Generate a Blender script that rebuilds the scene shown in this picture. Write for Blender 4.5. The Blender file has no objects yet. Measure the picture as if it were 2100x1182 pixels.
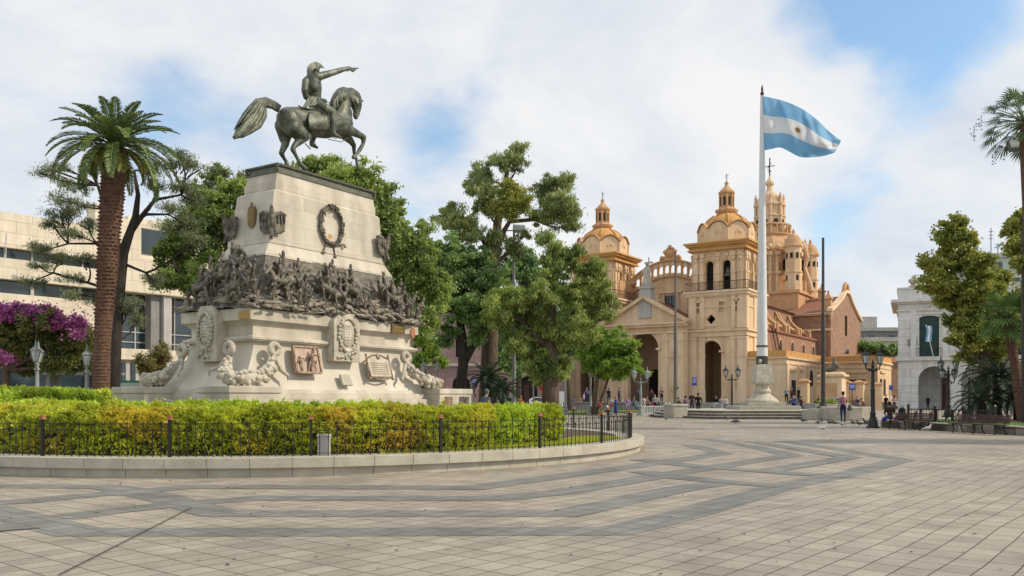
import bpy, bmesh, math, random
import numpy as np
from mathutils import Vector, Matrix, Euler, noise
from mathutils.geometry import tessellate_polygon
random.seed(11); RNG = np.random.default_rng(11)
R = math.radians
sc = bpy.context.scene
col = sc.collection

# ------------------------------------------------------------------ camera
CAMH = 1.4; HY = 815.0; F = 1750.0
cam_d = bpy.data.cameras.new('camera'); cam = bpy.data.objects.new('camera', cam_d); col.objects.link(cam)
cam.location = (0, 0, CAMH); cam.rotation_euler = (R(90), 0, 0)
cam_d.sensor_width = 36; cam_d.lens = 30.0; cam_d.shift_y = (HY - 591) / 2100.0
cam_d.clip_end = 3000; cam_d.clip_start = 0.1
sc.camera = cam
sc.view_settings.view_transform = 'Standard'; sc.view_settings.look = 'None'
sc.view_settings.exposure = 0.0; sc.view_settings.gamma = 1
sc.cycles.max_bounces = 6; sc.cycles.transparent_max_bounces = 8

# ------------------------------------------------------------------ sky with clouds
SUN_EL, SUN_AZ = R(38), R(97)           # azimuth clockwise from +Y (towards the right)
w = bpy.data.worlds.new('World'); sc.world = w; w.use_nodes = True
nt = w.node_tree; N = nt.nodes; L = nt.links; N.clear()
def wn(t, **k):
    n = N.new(t)
    for a, b in k.items(): setattr(n, a, b)
    return n
def wm(op, a, b=None, c=None, clamp=False):
    n = wn('ShaderNodeMath', operation=op); n.use_clamp = clamp
    for i, v in enumerate((a, b, c)):
        if v is None: continue
        if isinstance(v, (int, float)): n.inputs[i].default_value = v
        else: L.new(v, n.inputs[i])
    return n.outputs[0]
sky = wn('ShaderNodeTexSky', sky_type='NISHITA'); sky.sun_disc = False
sky.sun_elevation = SUN_EL; sky.sun_rotation = SUN_AZ; sky.air_density = 1.0; sky.dust_density = 0.6; sky.ozone_density = 1.6
tint = wn('ShaderNodeMix'); tint.data_type = 'RGBA'; tint.blend_type = 'MULTIPLY'; tint.inputs['Factor'].default_value = 1; L.new(sky.outputs[0], tint.inputs[6]); tint.inputs[7].default_value = (.95, 1.25, 1.3, 1)
bg1 = wn('ShaderNodeBackground'); L.new(tint.outputs[2], bg1.inputs[0]); bg1.inputs[1].default_value = 0.15
tc = wn('ShaderNodeTexCoord'); nrm = wn('ShaderNodeVectorMath', operation='NORMALIZE'); L.new(tc.outputs['Generated'], nrm.inputs[0])
sep = wn('ShaderNodeSeparateXYZ'); L.new(nrm.outputs[0], sep.inputs[0])
zz = wm('ADD', wm('MAXIMUM', sep.outputs[2], 0.0), 0.42)
cmb = wn('ShaderNodeCombineXYZ'); L.new(wm('DIVIDE', sep.outputs[0], zz), cmb.inputs[0]); L.new(wm('DIVIDE', sep.outputs[1], zz), cmb.inputs[1])
def cnoise(scale, detail, rough, off):
    mp = wn('ShaderNodeMapping'); mp.inputs['Location'].default_value = off; L.new(cmb.outputs[0], mp.inputs[0])
    n = wn('ShaderNodeTexNoise'); n.inputs['Scale'].default_value = scale; n.inputs['Detail'].default_value = detail
    n.inputs['Roughness'].default_value = rough; n.inputs['Distortion'].default_value = 0.35; L.new(mp.outputs[0], n.inputs['Vector']); return n.outputs[0]
dens = wm('ADD', wm('MULTIPLY', cnoise(1.7, 10, 0.58, (3.1, 1.2, 0)), 1.9), -0.16)
dens = wm('ADD', dens, wm('MULTIPLY', cnoise(6.5, 8, 0.62, (7, 2, 3)), 0.62))
def lobe(px, py, rad, amt):
    global dens
    d = Vector(((px - 1050) / F, 1, (HY - py) / F)).normalized()
    dp = wn('ShaderNodeVectorMath', operation='DOT_PRODUCT'); L.new(nrm.outputs[0], dp.inputs[0]); dp.inputs[1].default_value = d
    mr = wn('ShaderNodeMapRange', interpolation_type='SMOOTHSTEP'); L.new(dp.outputs['Value'], mr.inputs[0])
    mr.inputs[1].default_value = math.cos(rad); mr.inputs[2].default_value = 1.0; mr.inputs[3].default_value = 0; mr.inputs[4].default_value = amt
    dens = wm('ADD', dens, mr.outputs[0])
for h in ((1800, 40, .16, -.66), (1640, 0, .10, -.4), (1990, 10, .13, -.4), (925, 165, .12, -.36), (800, 245, .09, -.2), (560, 300, .08, -.2), (120, 275, .17, -.36), (390, 260, .13, -.30), (450, 200, .1, -.18), (1830, 390, .13, -.42), (1740, 440, .09, -.3),
          (2060, 70, .09, .12), (1400, 180, .26, .42), (1500, 60, .12, .35), (1950, 220, .16, .35), (500, 60, .25, .25), (1150, 60, .15, .1), (1250, 420, .2, .2), (650, 200, .10, .15), (830, 30, .12, .35), (1130, 330, .12, .15), (1600, 120, .1, .2), (30, 60, .14, .2), (60, 380, .08, .2), (300, 420, .15, .2), (2000, 560, .2, .35)):
    lobe(*h)
mask = wn('ShaderNodeMapRange', interpolation_type='SMOOTHSTEP'); L.new(dens, mask.inputs[0])
mask.inputs[1].default_value = 0.40; mask.inputs[2].default_value = 1.06
mfac = wm('MULTIPLY_ADD', mask.outputs[0], 0.80, 0.16)
shade = wm('ADD', wm('MULTIPLY', cnoise(2.6, 9, 0.6, (9, 4, 1)), 1.25), wm('MULTIPLY', dens, 0.15), clamp=True)
ramp = wn('ShaderNodeValToRGB'); L.new(shade, ramp.inputs[0])
ramp.color_ramp.elements[0].position = 0.38; ramp.color_ramp.elements[0].color = (0.56, 0.65, 0.78, 1)
ramp.color_ramp.elements[1].position = 0.98; ramp.color_ramp.elements[1].color = (0.97, 0.965, 0.96, 1)
e = ramp.color_ramp.elements.new(0.70); e.color = (0.78, 0.825, 0.89, 1)
bg2 = wn('ShaderNodeBackground'); L.new(ramp.outputs[0], bg2.inputs[0]); bg2.inputs[1].default_value = 0.97
mx = wn('ShaderNodeMixShader'); L.new(mfac, mx.inputs[0]); L.new(bg1.outputs[0], mx.inputs[1]); L.new(bg2.outputs[0], mx.inputs[2])
wo = wn('ShaderNodeOutputWorld'); L.new(mx.outputs[0], wo.inputs[0])

# ------------------------------------------------------------------ sun (hazy, from the right)
sd = bpy.data.lights.new('sun', 'SUN'); sun = bpy.data.objects.new('sun', sd); col.objects.link(sun)
sd.energy = 3.4; sd.angle = R(3.0); sd.color = (1.0, 0.87, 0.68)
sdir = Vector((math.sin(SUN_AZ) * math.cos(SUN_EL), math.cos(SUN_AZ) * math.cos(SUN_EL), math.sin(SUN_EL)))
sun.rotation_euler = (-sdir).to_track_quat('-Z', 'Y').to_euler()

# ------------------------------------------------------------------ helpers
def pt(px, py, Y): return Vector(((px - 1050) / F * Y, Y, CAMH + (HY - py) / F * Y))
def gy(py, z=0.0): return (CAMH - z) * F / (py - HY)          # depth of a point seen at row py and height z
def gp(px, py, z=0.0):
    Y = gy(py, z); return Vector(((px - 1050) / F * Y, Y, z))

def tag(o, label=None, cat=None, group=None, kind=None):
    if label: o['label'] = label
    if cat: o['category'] = cat
    if group: o['group'] = group
    if kind: o['kind'] = kind
    return o
def thing(name, label, cat, loc=(0, 0, 0), rz=0.0, group=None):
    o = bpy.data.objects.new(name, None); col.objects.link(o); o.empty_display_size = .3
    o.location = loc; o.rotation_euler = (0, 0, rz)
    return tag(o, label, cat, group)
def mw(o):
    M = Matrix.Translation(o.location) @ o.rotation_euler.to_matrix().to_4x4() @ Matrix.Diagonal(Vector(o.scale).to_4d())
    return mw(o.parent) @ M if o.parent else M

class MB:
    def __init__(s): s.v = []; s.f = []; s.m = []; s.M = Matrix(); s.mi = 0
    def add(s, vs, fs, mi=None):
        b = len(s.v); s.v += [tuple(s.M @ Vector(p)) for p in vs]; s.f += [tuple(i + b for i in f) for f in fs]
        s.m += [s.mi if mi is None else mi] * len(fs); return s
    def box(s, x0, x1, y0, y1, z0, z1):
        return s.frus(x0, x1, y0, y1, z0, x0, x1, y0, y1, z1)
    def frus(s, x0, x1, y0, y1, z0, X0, X1, Y0, Y1, z1):
        return s.add([(x0, y0, z0), (x1, y0, z0), (x1, y1, z0), (x0, y1, z0), (X0, Y0, z1), (X1, Y0, z1), (X1, Y1, z1), (X0, Y1, z1)],
                     [(3, 2, 1, 0), (4, 5, 6, 7), (0, 1, 5, 4), (1, 2, 6, 5), (2, 3, 7, 6), (3, 0, 4, 7)])
    def tube(s, p0, p1, r0, r1=None, n=8, caps=True):
        return s.path([p0, p1], [r0, r0 if r1 is None else r1], n, caps)
    def path(s, pts, rs, n=8, caps=True):
        pts = [Vector(p) for p in pts]; vs = []; fs = []
        if not hasattr(rs, '__len__'): rs = [rs] * len(pts)
        t0 = (pts[1] - pts[0]).normalized(); a = Vector((0, 0, 1)) if abs(t0.z) < .9 else Vector((1, 0, 0))
        a = (a - t0 * a.dot(t0)).normalized()
        for i, p in enumerate(pts):
            t = (pts[min(i + 1, len(pts) - 1)] - pts[max(i - 1, 0)])
            t = t.normalized() if t.length > 1e-9 else t0
            a = (a - t * a.dot(t)); a = a.normalized() if a.length > 1e-6 else t.orthogonal().normalized()
            b = t.cross(a)
            for k in range(n):
                an = 2 * math.pi * k / n; vs.append(p + (a * math.cos(an) + b * math.sin(an)) * rs[i])
        for i in range(len(pts) - 1):
            for k in range(n):
                k2 = (k + 1) % n; fs.append((i * n + k, i * n + k2, (i + 1) * n + k2, (i + 1) * n + k))
        if caps: fs += [tuple(range(n - 1, -1, -1)), tuple(range((len(pts) - 1) * n, len(pts) * n))]
        return s.add(vs, fs)
    def lathe(s, prof, n=16, c=(0, 0), rot=0.0, sx=1.0, sy=1.0):
        vs = []; fs = []
        for r, z in prof:
            for k in range(n):
                an = 2 * math.pi * k / n + rot; vs.append((c[0] + r * math.cos(an) * sx, c[1] + r * math.sin(an) * sy, z))
        for i in range(len(prof) - 1):
            for k in range(n):
                k2 = (k + 1) % n; fs.append((i * n + k, i * n + k2, (i + 1) * n + k2, (i + 1) * n + k))
        fs += [tuple(range(n - 1, -1, -1)), tuple(range((len(prof) - 1) * n, len(prof) * n))]
        return s.add(vs, fs)
    def ell(s, c, rx, ry, rz, n=10, m=7, rotm=None):
        vs = []; fs = []; c = Vector(c)
        for i in range(m + 1):
            th = math.pi * i / m
            for k in range(n):
                an = 2 * math.pi * k / n
                p = Vector((rx * math.sin(th) * math.cos(an), ry * math.sin(th) * math.sin(an), -rz * math.cos(th)))
                if rotm: p = rotm @ p
                vs.append(c + p)
        for i in range(m):
            for k in range(n):
                k2 = (k + 1) % n; fs.append((i * n + k, i * n + k2, (i + 1) * n + k2, (i + 1) * n + k))
        return s.add(vs, fs)
    def cap(s, p0, p1, r0, r1, n=12):       # tapered capsule with round ends (closed)
        p0 = Vector(p0); p1 = Vector(p1); d = p1 - p0
        if d.length < 1e-6: return s.ell(p0, r0, r0, r0, n, 8)
        t = d.normalized(); pts = []; rs = []
        for k in range(4):
            a = math.pi / 2 * (1 - k / 4); pts.append(p0 - t * r0 * math.sin(a)); rs.append(max(r0 * math.cos(a), r0 * .02))
        pts += [p0, p1]; rs += [r0, r1]
        for k in range(1, 5):
            a = math.pi / 2 * k / 4; pts.append(p1 + t * r1 * math.sin(a)); rs.append(max(r1 * math.cos(a), r1 * .02))
        return s.path(pts, rs, n)
    def prism(s, poly, y0, y1, axis='y'):    # poly in x,z (axis y) or x,y (axis z), ccw
        n = len(poly)
        P = (lambda p, d: (p[0], d, p[1])) if axis == 'y' else (lambda p, d: (p[0], p[1], d)) if axis == 'z' else (lambda p, d: (d, p[0], p[1]))
        vs = [P(p, y0) for p in poly] + [P(p, y1) for p in poly]
        tri = tessellate_polygon([[Vector((p[0], p[1], 0)) for p in poly]])
        fs = [tuple(t) for t in tri] + [tuple(i + n for i in reversed(t)) for t in tri]
        fs += [(i, (i + 1) % n, (i + 1) % n + n, i + n) for i in range(n)]
        return s.add(vs, fs)
    def wall(s, outer, holes, y0, y1):       # plate in x,z with through holes
        loops = [outer] + holes; allp = [p for l in loops for p in l]; n = len(allp)
        vs = [(p[0], y0, p[1]) for p in allp] + [(p[0], y1, p[1]) for p in allp]
        tri = tessellate_polygon([[Vector((p[0], p[1], 0)) for p in l] for l in loops])
        fs = [tuple(t) for t in tri] + [tuple(i + n for i in reversed(t)) for t in tri]
        b = 0
        for l in loops:
            k = len(l); fs += [(b + i, b + (i + 1) % k, b + (i + 1) % k + n, b + i + n) for i in range(k)]; b += k
        return s.add(vs, fs)
    def build(s, name, mats, parent=None, smooth=False, bevel=0.0, label=None, world=False, fix=True):
        me = bpy.data.meshes.new(name); vs = s.v
        if world and parent:
            Mi = mw(parent).inverted(); vs = [tuple(Mi @ Vector(p)) for p in vs]
        me.from_pydata(vs, [], s.f)
        if not isinstance(mats, (list, tuple)): mats = [mats]
        for m in mats: me.materials.append(m)
        me.polygons.foreach_set('material_index', [min(i, len(mats) - 1) for i in s.m])
        if fix:
            bm = bmesh.new(); bm.from_mesh(me); bmesh.ops.recalc_face_normals(bm, faces=bm.faces); bm.to_mesh(me); bm.free()
        if smooth:
            me.polygons.foreach_set('use_smooth', [True] * len(me.polygons))
            if smooth == 'auto': me.set_sharp_from_angle(angle=R(38))
        me.update()
        o = bpy.data.objects.new(name, me); col.objects.link(o)
        if parent: o.parent = parent
        if bevel:
            b = o.modifiers.new('bevel', 'BEVEL'); b.width = bevel; b.segments = 2; b.limit_method = 'ANGLE'; b.angle_limit = R(40)
        if label: o['label'] = label
        return o

def copy_tree(o, parent=None):
    c = o.copy(); col.objects.link(c); c.parent = parent
    for ch in list(o.children): copy_tree(ch, c)
    return c

def blob(mb, name, mats, parent=None, voxel=0.03, smooth=3, label=None, world=False, zones=None, extra=None):
    """melt the closed shapes of mb into one continuous smooth surface"""
    me = bpy.data.meshes.new('tmp'); me.from_pydata(mb.v, [], mb.f)
    bm = bmesh.new(); bm.from_mesh(me); bmesh.ops.recalc_face_normals(bm, faces=bm.faces); bm.to_mesh(me); bm.free()
    t = bpy.data.objects.new('tmp', me); col.objects.link(t)
    r = t.modifiers.new('r', 'REMESH'); r.mode = 'VOXEL'; r.voxel_size = voxel; r.use_smooth_shade = True
    if smooth:
        k = t.modifiers.new('s', 'SMOOTH'); k.iterations = smooth; k.factor = .5
    dg = bpy.context.evaluated_depsgraph_get(); dg.update()
    m2 = bpy.data.meshes.new_from_object(t.evaluated_get(dg)); bpy.data.objects.remove(t)
    nv = len(m2.vertices); co = np.empty(nv * 3); m2.vertices.foreach_get('co', co); co = co.reshape(-1, 3)
    faces = [tuple(p.vertices) for p in m2.polygons]; fm = np.zeros(len(faces), int)
    if zones is not None:
        cen = np.array([co[list(f)].mean(0) for f in faces]); best = np.full(len(faces), 1e9)
        for p0, p1, rr, mi in zones:
            p0 = np.array(p0, float); p1 = np.array(p1, float); d = p1 - p0; L2 = max(d @ d, 1e-9)
            tt = np.clip((cen - p0) @ d / L2, 0, 1); dist = np.linalg.norm(cen - (p0 + tt[:, None] * d), axis=1) - rr
            k = dist < best; best[k] = dist[k]; fm[k] = mi
    out = MB(); out.v = [tuple(c) for c in co]; out.f = faces; out.m = list(fm)
    if extra: out.add(extra.v, extra.f); out.m[len(faces):] = extra.m
    return out.build(name, mats, parent, smooth=True, label=label, world=world, fix=False)

# ------------------------------------------------------------------ materials
def mat(name, c1, c2=None, rough=.8, metal=0.0, scale=3.0, detail=5, bump=0.0, bscale=None, streak=0.0, sscale=4, brick=None, spec=.3, stretch=(1, 1, 1), c3=None):
    m = bpy.data.materials.new(name); m.use_nodes = True; T = m.node_tree; n = T.nodes; l = T.links
    b = n['Principled BSDF']; b.inputs['Roughness'].default_value = rough; b.inputs['Metallic'].default_value = metal
    b.inputs['Specular IOR Level'].default_value = spec
    tcn = n.new('ShaderNodeTexCoord'); mp = n.new('ShaderNodeMapping'); mp.inputs['Scale'].default_value = stretch; l.new(tcn.outputs['Object'], mp.inputs[0])
    nz = n.new('ShaderNodeTexNoise'); nz.inputs['Scale'].default_value = scale; nz.inputs['Detail'].default_value = detail; nz.inputs['Roughness'].default_value = .6
    l.new(mp.outputs[0], nz.inputs['Vector'])
    cr = n.new('ShaderNodeValToRGB'); l.new(nz.outputs[0], cr.inputs[0])
    if c2 is None: c2 = tuple(x * .82 for x in c1)
    cr.color_ramp.elements[0].position = .32; cr.color_ramp.elements[0].color = (*c2, 1)
    cr.color_ramp.elements[1].position = .68; cr.color_ramp.elements[1].color = (*c1, 1)
    if c3: e = cr.color_ramp.elements.new(.5); e.color = (*c3, 1)
    out = cr.outputs[0]
    def mixc(fac, a, bcol, blend='MULTIPLY'):
        x = n.new('ShaderNodeMix'); x.data_type = 'RGBA'; x.blend_type = blend
        if isinstance(fac, float): x.inputs['Factor'].default_value = fac
        else: l.new(fac, x.inputs['Factor'])
        l.new(a, x.inputs[6])
        if isinstance(bcol, tuple): x.inputs[7].default_value = (*bcol, 1)
        else: l.new(bcol, x.inputs[7])
        return x.outputs[2]
    if streak:     # vertical rain stains
        m2 = n.new('ShaderNodeMapping'); m2.inputs['Scale'].default_value = (1, 1, .12); l.new(tcn.outputs['Object'], m2.inputs[0])
        n2 = n.new('ShaderNodeTexNoise'); n2.inputs['Scale'].default_value = sscale; n2.inputs['Detail'].default_value = 6; l.new(m2.outputs[0], n2.inputs['Vector'])
        r2 = n.new('ShaderNodeValToRGB'); l.new(n2.outputs[0], r2.inputs[0]); r2.color_ramp.elements[0].position = .38; r2.color_ramp.elements[1].position = .62
        r2.color_ramp.elements[0].color = (1 - streak, 1 - streak * 1.08, 1 - streak * 1.15, 1); r2.color_ramp.elements[1].color = (1, 1, 1, 1)
        out = mixc(1.0, out, r2.outputs[0])
    if brick:      # (width, height, mortar, darkness, offset) joints on upright faces (x+y, z)
        s = n.new('ShaderNodeSeparateXYZ'); l.new(tcn.outputs['Object'], s.inputs[0])
        ad = n.new('ShaderNodeMath'); l.new(s.outputs[0], ad.inputs[0]); l.new(s.outputs[1], ad.inputs[1])
        cb = n.new('ShaderNodeCombineXYZ'); l.new(ad.outputs[0], cb.inputs[0]); l.new(s.outputs[2], cb.inputs[1])
        bt = n.new('ShaderNodeTexBrick'); l.new(cb.outputs[0], bt.inputs['Vector']); bt.offset = brick[4]
        bt.inputs['Scale'].default_value = 1; bt.inputs['Brick Width'].default_value = brick[0]; bt.inputs['Row Height'].default_value = brick[1]; bt.inputs['Mortar Size'].default_value = brick[2]
        k = brick[3]; bt.inputs['Color1'].default_value = (1, 1, 1, 1); bt.inputs['Color2'].default_value = (.88, .88, .87, 1); bt.inputs['Mortar'].default_value = (k, k, k, 1)
        out = mixc(1.0, out, bt.outputs[0])
    l.new(out, b.inputs['Base Color'])
    if bump:
        bn = n.new('ShaderNodeTexNoise'); bn.inputs['Scale'].default_value = bscale or scale * 4; bn.inputs['Detail'].default_value = 6; l.new(tcn.outputs['Object'], bn.inputs['Vector'])
        bp = n.new('ShaderNodeBump'); bp.inputs['Strength'].default_value = bump; bp.inputs['Distance'].default_value = .05; l.new(bn.outputs[0], bp.inputs['Height']); l.new(bp.outputs[0], b.inputs['Normal'])
    return m

def leafmat(name, dark, lit, scale=.6, trans=.42, hue=None):
    m = bpy.data.materials.new(name); m.use_nodes = True; T = m.node_tree; n = T.nodes; l = T.links; n.clear()
    tcn = n.new('ShaderNodeTexCoord'); nz = n.new('ShaderNodeTexNoise'); nz.inputs['Scale'].default_value = scale; nz.inputs['Detail'].default_value = 4; l.new(tcn.outputs['Object'], nz.inputs['Vector'])
    geo = n.new('ShaderNodeNewGeometry')
    ad = n.new('ShaderNodeMath'); ad.operation = 'MULTIPLY_ADD'; l.new(geo.outputs['Random Per Island'], ad.inputs[0]); ad.inputs[1].default_value = .38; l.new(nz.outputs[0], ad.inputs[2])
    cr = n.new('ShaderNodeValToRGB'); l.new(ad.outputs[0], cr.inputs[0]); E = cr.color_ramp.elements
    E[0].position = .42; E[0].color = (*dark, 1); E[1].position = .92; E[1].color = (*lit, 1)
    if hue: e = E.new(.97); e.color = (*hue, 1)
    df = n.new('ShaderNodeBsdfDiffuse'); tr = n.new('ShaderNodeBsdfTranslucent'); gl = n.new('ShaderNodeBsdfGlossy'); gl.inputs['Roughness'].default_value = .5
    l.new(cr.outputs[0], df.inputs[0])
    hs = n.new('ShaderNodeHueSaturation'); hs.inputs['Hue'].default_value = .485; hs.inputs['Value'].default_value = 1.25; l.new(cr.outputs[0], hs.inputs['Color']); l.new(hs.outputs[0], tr.inputs[0])
    gl.inputs[0].default_value = (.8, .85, .8, 1)
    m1 = n.new('ShaderNodeMixShader'); m1.inputs[0].default_value = trans; l.new(df.outputs[0], m1.inputs[1]); l.new(tr.outputs[0], m1.inputs[2])
    m2 = n.new('ShaderNodeMixShader'); m2.inputs[0].default_value = .035; l.new(m1.outputs[0], m2.inputs[1]); l.new(gl.outputs[0], m2.inputs[2])
    o = n.new('ShaderNodeOutputMaterial'); l.new(m2.outputs[0], o.inputs[0]); return m

def npmesh(name, verts, nper, mats, parent=None, world=True, label=None, mi=None):
    """verts (N*nper,3): N separate faces of nper corners"""
    verts = np.asarray(verts, float).reshape(-1, 3)
    if world and parent:
        Mi = np.array(mw(parent).inverted()); verts = verts @ Mi[:3, :3].T + Mi[:3, 3]
    n = len(verts) // nper; me = bpy.data.meshes.new(name)
    me.vertices.add(n * nper); me.vertices.foreach_set('co', verts.ravel())
    me.loops.add(n * nper); me.loops.foreach_set('vertex_index', np.arange(n * nper, dtype=np.int32))
    me.polygons.add(n); me.polygons.foreach_set('loop_start', np.arange(0, n * nper, nper, dtype=np.int32))
    try: me.polygons.foreach_set('loop_total', np.full(n, nper, dtype=np.int32))
    except Exception: pass
    if not isinstance(mats, (list, tuple)): mats = [mats]
    for m in mats: me.materials.append(m)
    if mi is not None: me.polygons.foreach_set('material_index', mi.astype(np.int32))
    me.update(calc_edges=True)
    o = bpy.data.objects.new(name, me); col.objects.link(o)
    if parent: o.parent = parent
    if label: o['label'] = label
    return o

def unit(a): return a / np.maximum(np.linalg.norm(a, axis=-1, keepdims=True), 1e-9)
def rand_dirs(n): return unit(RNG.normal(size=(n, 3)))
def leafquads(c, L_, W_, dirs=None, nrm=None):
    n = len(c); t = rand_dirs(n) if dirs is None else unit(dirs)
    b = unit(np.cross(t, rand_dirs(n) if nrm is None else nrm))
    L_ = (np.full(n, L_) if np.isscalar(L_) else L_) * RNG.uniform(.7, 1.3, n); W_ = (np.full(n, W_) if np.isscalar(W_) else W_) * RNG.uniform(.7, 1.3, n)
    t = t * L_[:, None] / 2; b = b * W_[:, None] / 2
    return np.stack([c - t, c + b * 1.0 - t * .1, c + t, c - b * 1.0 - t * .1], 1).reshape(-1, 3)
def puffs(clumps, npuff, rp, nleaf, out=.45, flat=.75):
    """clumps (k,6): centre + radii. returns leaf centres gathered in small puffs"""
    cs = []
    vol = np.array([c[3] * c[4] * c[5] for c in clumps]) ** .75; vol /= vol.sum()
    for c, wgt in zip(clumps, vol):
        k = max(3, int(npuff * wgt)); d = rand_dirs(k); r = RNG.uniform(0, 1, k) ** out
        pc = np.array(c[:3]) + d * (r * RNG.uniform(.72, 1.28, k))[:, None] * np.array(c[3:6]); m = max(4, int(nleaf * wgt / k))
        off = RNG.normal(size=(k, m, 3)) * .5; off[..., 2] *= flat
        rr = rp * RNG.uniform(.45, 1.35, (k, 1, 1)); cs.append((pc[:, None, :] + off * rr).reshape(-1, 3))
    return np.concatenate(cs)
M_ = {}
M_['stone'] = mat('pale_stone', (.68, .635, .535), (.54, .50, .415), rough=.85, scale=1.3, detail=9, streak=.2, sscale=2.2, brick=(1.15, .46, .005, .68, .5), bump=.15, bscale=30)
M_['stone_plain'] = mat('pale_carved_stone', (.64, .60, .50), (.42, .385, .31), rough=.85, scale=5, detail=8, streak=.18, bump=.3, bscale=25)
M_['kerbstone'] = mat('grey_kerb_stone', (.52, .49, .405), (.38, .35, .285), rough=.85, scale=2.5, bump=.2, bscale=40, detail=8)
M_['bronze'] = mat('green_brown_bronze', (.22, .245, .185), (.05, .058, .045), rough=.5, metal=.35, scale=3.6, detail=9, bump=.3, bscale=16, spec=.5, c3=(.115, .13, .098), streak=.3, sscale=7)
M_['bronze_dark'] = mat('dark_cast_bronze', (.27, .235, .18), (.05, .045, .04), rough=.55, metal=.3, scale=7, detail=8, bump=.5, bscale=25, spec=.5, c3=(.13, .115, .09))
M_['rock'] = mat('dark_cast_rock', (.27, .24, .20), (.13, .115, .10), rough=.75, metal=.1, scale=3, detail=8, bump=.8, bscale=9)
M_['capbronze'] = mat('dark_frieze_bronze', (.16, .17, .13), (.09, .095, .08), rough=.55, metal=.3, scale=4, bump=.2)
M_['gold'] = mat('gilt_plaque', (.42, .28, .09), (.30, .19, .06), rough=.4, metal=.5, scale=12)
M_['brassbrown'] = mat('brown_brass', (.22, .15, .07), (.15, .10, .05), rough=.45, metal=.4, scale=12)
M_['copper'] = mat('copper_relief', (.42, .31, .23), (.17, .11, .08), rough=.45, metal=.35, scale=9, bump=.5)
M_['iron'] = mat('black_iron', (.035, .033, .03), (.02, .02, .02), rough=.45, metal=.4, scale=8, spec=.5)
M_['rustcap'] = mat('rusty_post_cap', (.50, .22, .11), (.33, .13, .07), rough=.7, scale=20)
M_['soil'] = mat('soil', (.14, .11, .07), (.07, .055, .04), rough=.95, scale=6, bump=.8)
M_['grass'] = mat('lawn_green', (.20, .26, .05), (.10, .15, .03), rough=.9, scale=5)
M_['bark'] = mat('grey_brown_bark', (.16, .12, .09), (.07, .052, .04), rough=.9, scale=7, stretch=(1, 1, .25), bump=.8, bscale=14)
M_['darkbark'] = mat('dark_bark', (.06, .05, .04), (.025, .022, .02), rough=.9, scale=7, stretch=(1, 1, .3), bump=.6)
M_['palmbark'] = mat('palm_bark', (.21, .12, .08), (.075, .045, .033), rough=.9, scale=6, stretch=(1, 1, 2), bump=.8, bscale=18)
M_['whitepaint'] = mat('white_paint', (.74, .76, .76), (.66, .68, .69), rough=.4, scale=1.5, streak=.06)
M_['greysteel'] = mat('grey_painted_steel', (.24, .26, .26), (.17, .185, .185), rough=.45, scale=3)
M_['lampgrey'] = mat('weathered_grey_lamp_paint', (.30, .33, .31), (.20, .225, .215), rough=.5, scale=8)
M_['darksteel'] = mat('dark_steel', (.075, .065, .065), (.045, .04, .04), rough=.45, scale=3)
M_['lampglass'] = mat('frosted_lamp_glass', (.55, .60, .58), (.42, .47, .46), rough=.25, scale=8, spec=.5)
M_['glass'] = mat('dark_window_glass', (.035, .06, .075), (.015, .025, .03), rough=.08, scale=.5, spec=.8)
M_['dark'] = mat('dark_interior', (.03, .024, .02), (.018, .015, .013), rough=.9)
M_['wood'] = mat('dark_brown_bench_wood', (.105, .06, .058), (.06, .036, .034), rough=.55, scale=4, stretch=(1, 10, 10))
M_['church'] = mat('warm_cream_stucco', (.77, .58, .375), (.65, .46, .28), rough=.85, scale=.5, detail=9, streak=.16, sscale=1.3, bump=.15, bscale=6)
M_['churchlt'] = mat('pale_cream_stucco', (.80, .63, .44), (.71, .53, .35), rough=.85, scale=.5, detail=9, streak=.14, sscale=1.3, bump=.12, bscale=6)
M_['ochre'] = mat('ochre_stucco', (.62, .36, .13), (.50, .26, .085), rough=.8, scale=.8, detail=8, streak=.07)
M_['orange'] = mat('orange_stucco', (.62, .39, .21), (.50, .285, .14), rough=.8, scale=1.2, detail=8, streak=.09)
M_['brickwall'] = mat('old_brick_and_rubble', (.42, .255, .17), (.25, .145, .10), rough=.9, scale=1.8, detail=9, bump=.5, brick=(.9, .28, .03, .8, .5))
M_['tileroof'] = mat('red_tile_roof', (.32, .15, .095), (.20, .09, .06), rough=.85, scale=2.5, detail=7, stretch=(1, 3, 1))
M_['marble'] = mat('white_grey_plaster', (.78, .775, .75), (.64, .635, .61), rough=.7, scale=1.2, streak=.12, sscale=2, brick=(2.6, .92, .035, .68, .5))
M_['marble_plain'] = mat('white_trim', (.76, .755, .73), (.64, .635, .61), rough=.7, scale=2, streak=.14, sscale=2)
M_['greenshutter'] = mat('dark_green_shutter', (.03, .075, .065), (.015, .04, .035), rough=.35, scale=2)
M_['travertine'] = mat('cream_travertine_panels', (.80, .73, .60), (.68, .60, .47), rough=.75, scale=.9, streak=.1, brick=(1.9, .72, .03, .74, .5))
M_['concrete'] = mat('grey_concrete', (.30, .30, .29), (.22, .22, .215), rough=.9, scale=1, streak=.15)
M_['concretelt'] = mat('light_concrete', (.50, .49, .46), (.40, .39, .37), rough=.9, scale=1, streak=.12)
M_['pink'] = mat('pink_grey_stucco', (.36, .25, .24), (.27, .185, .18), rough=.9, scale=.7, streak=.2)
M_['blue'] = mat('blue_sign_enamel', (.03, .06, .42), (.025, .05, .34), rough=.35)
M_['white'] = mat('white_letter', (.8, .8, .8), (.75, .75, .75), rough=.5)
M_['green'] = mat('green_panel', (.01, .26, .11), (.01, .20, .09), rough=.5)
M_['red'] = mat('red_paint', (.5, .03, .03), (.4, .02, .02), rough=.5)
M_['pigeon'] = mat('grey_pigeon_feathers', (.13, .13, .14), (.05, .05, .055), rough=.7, scale=30)
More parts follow.
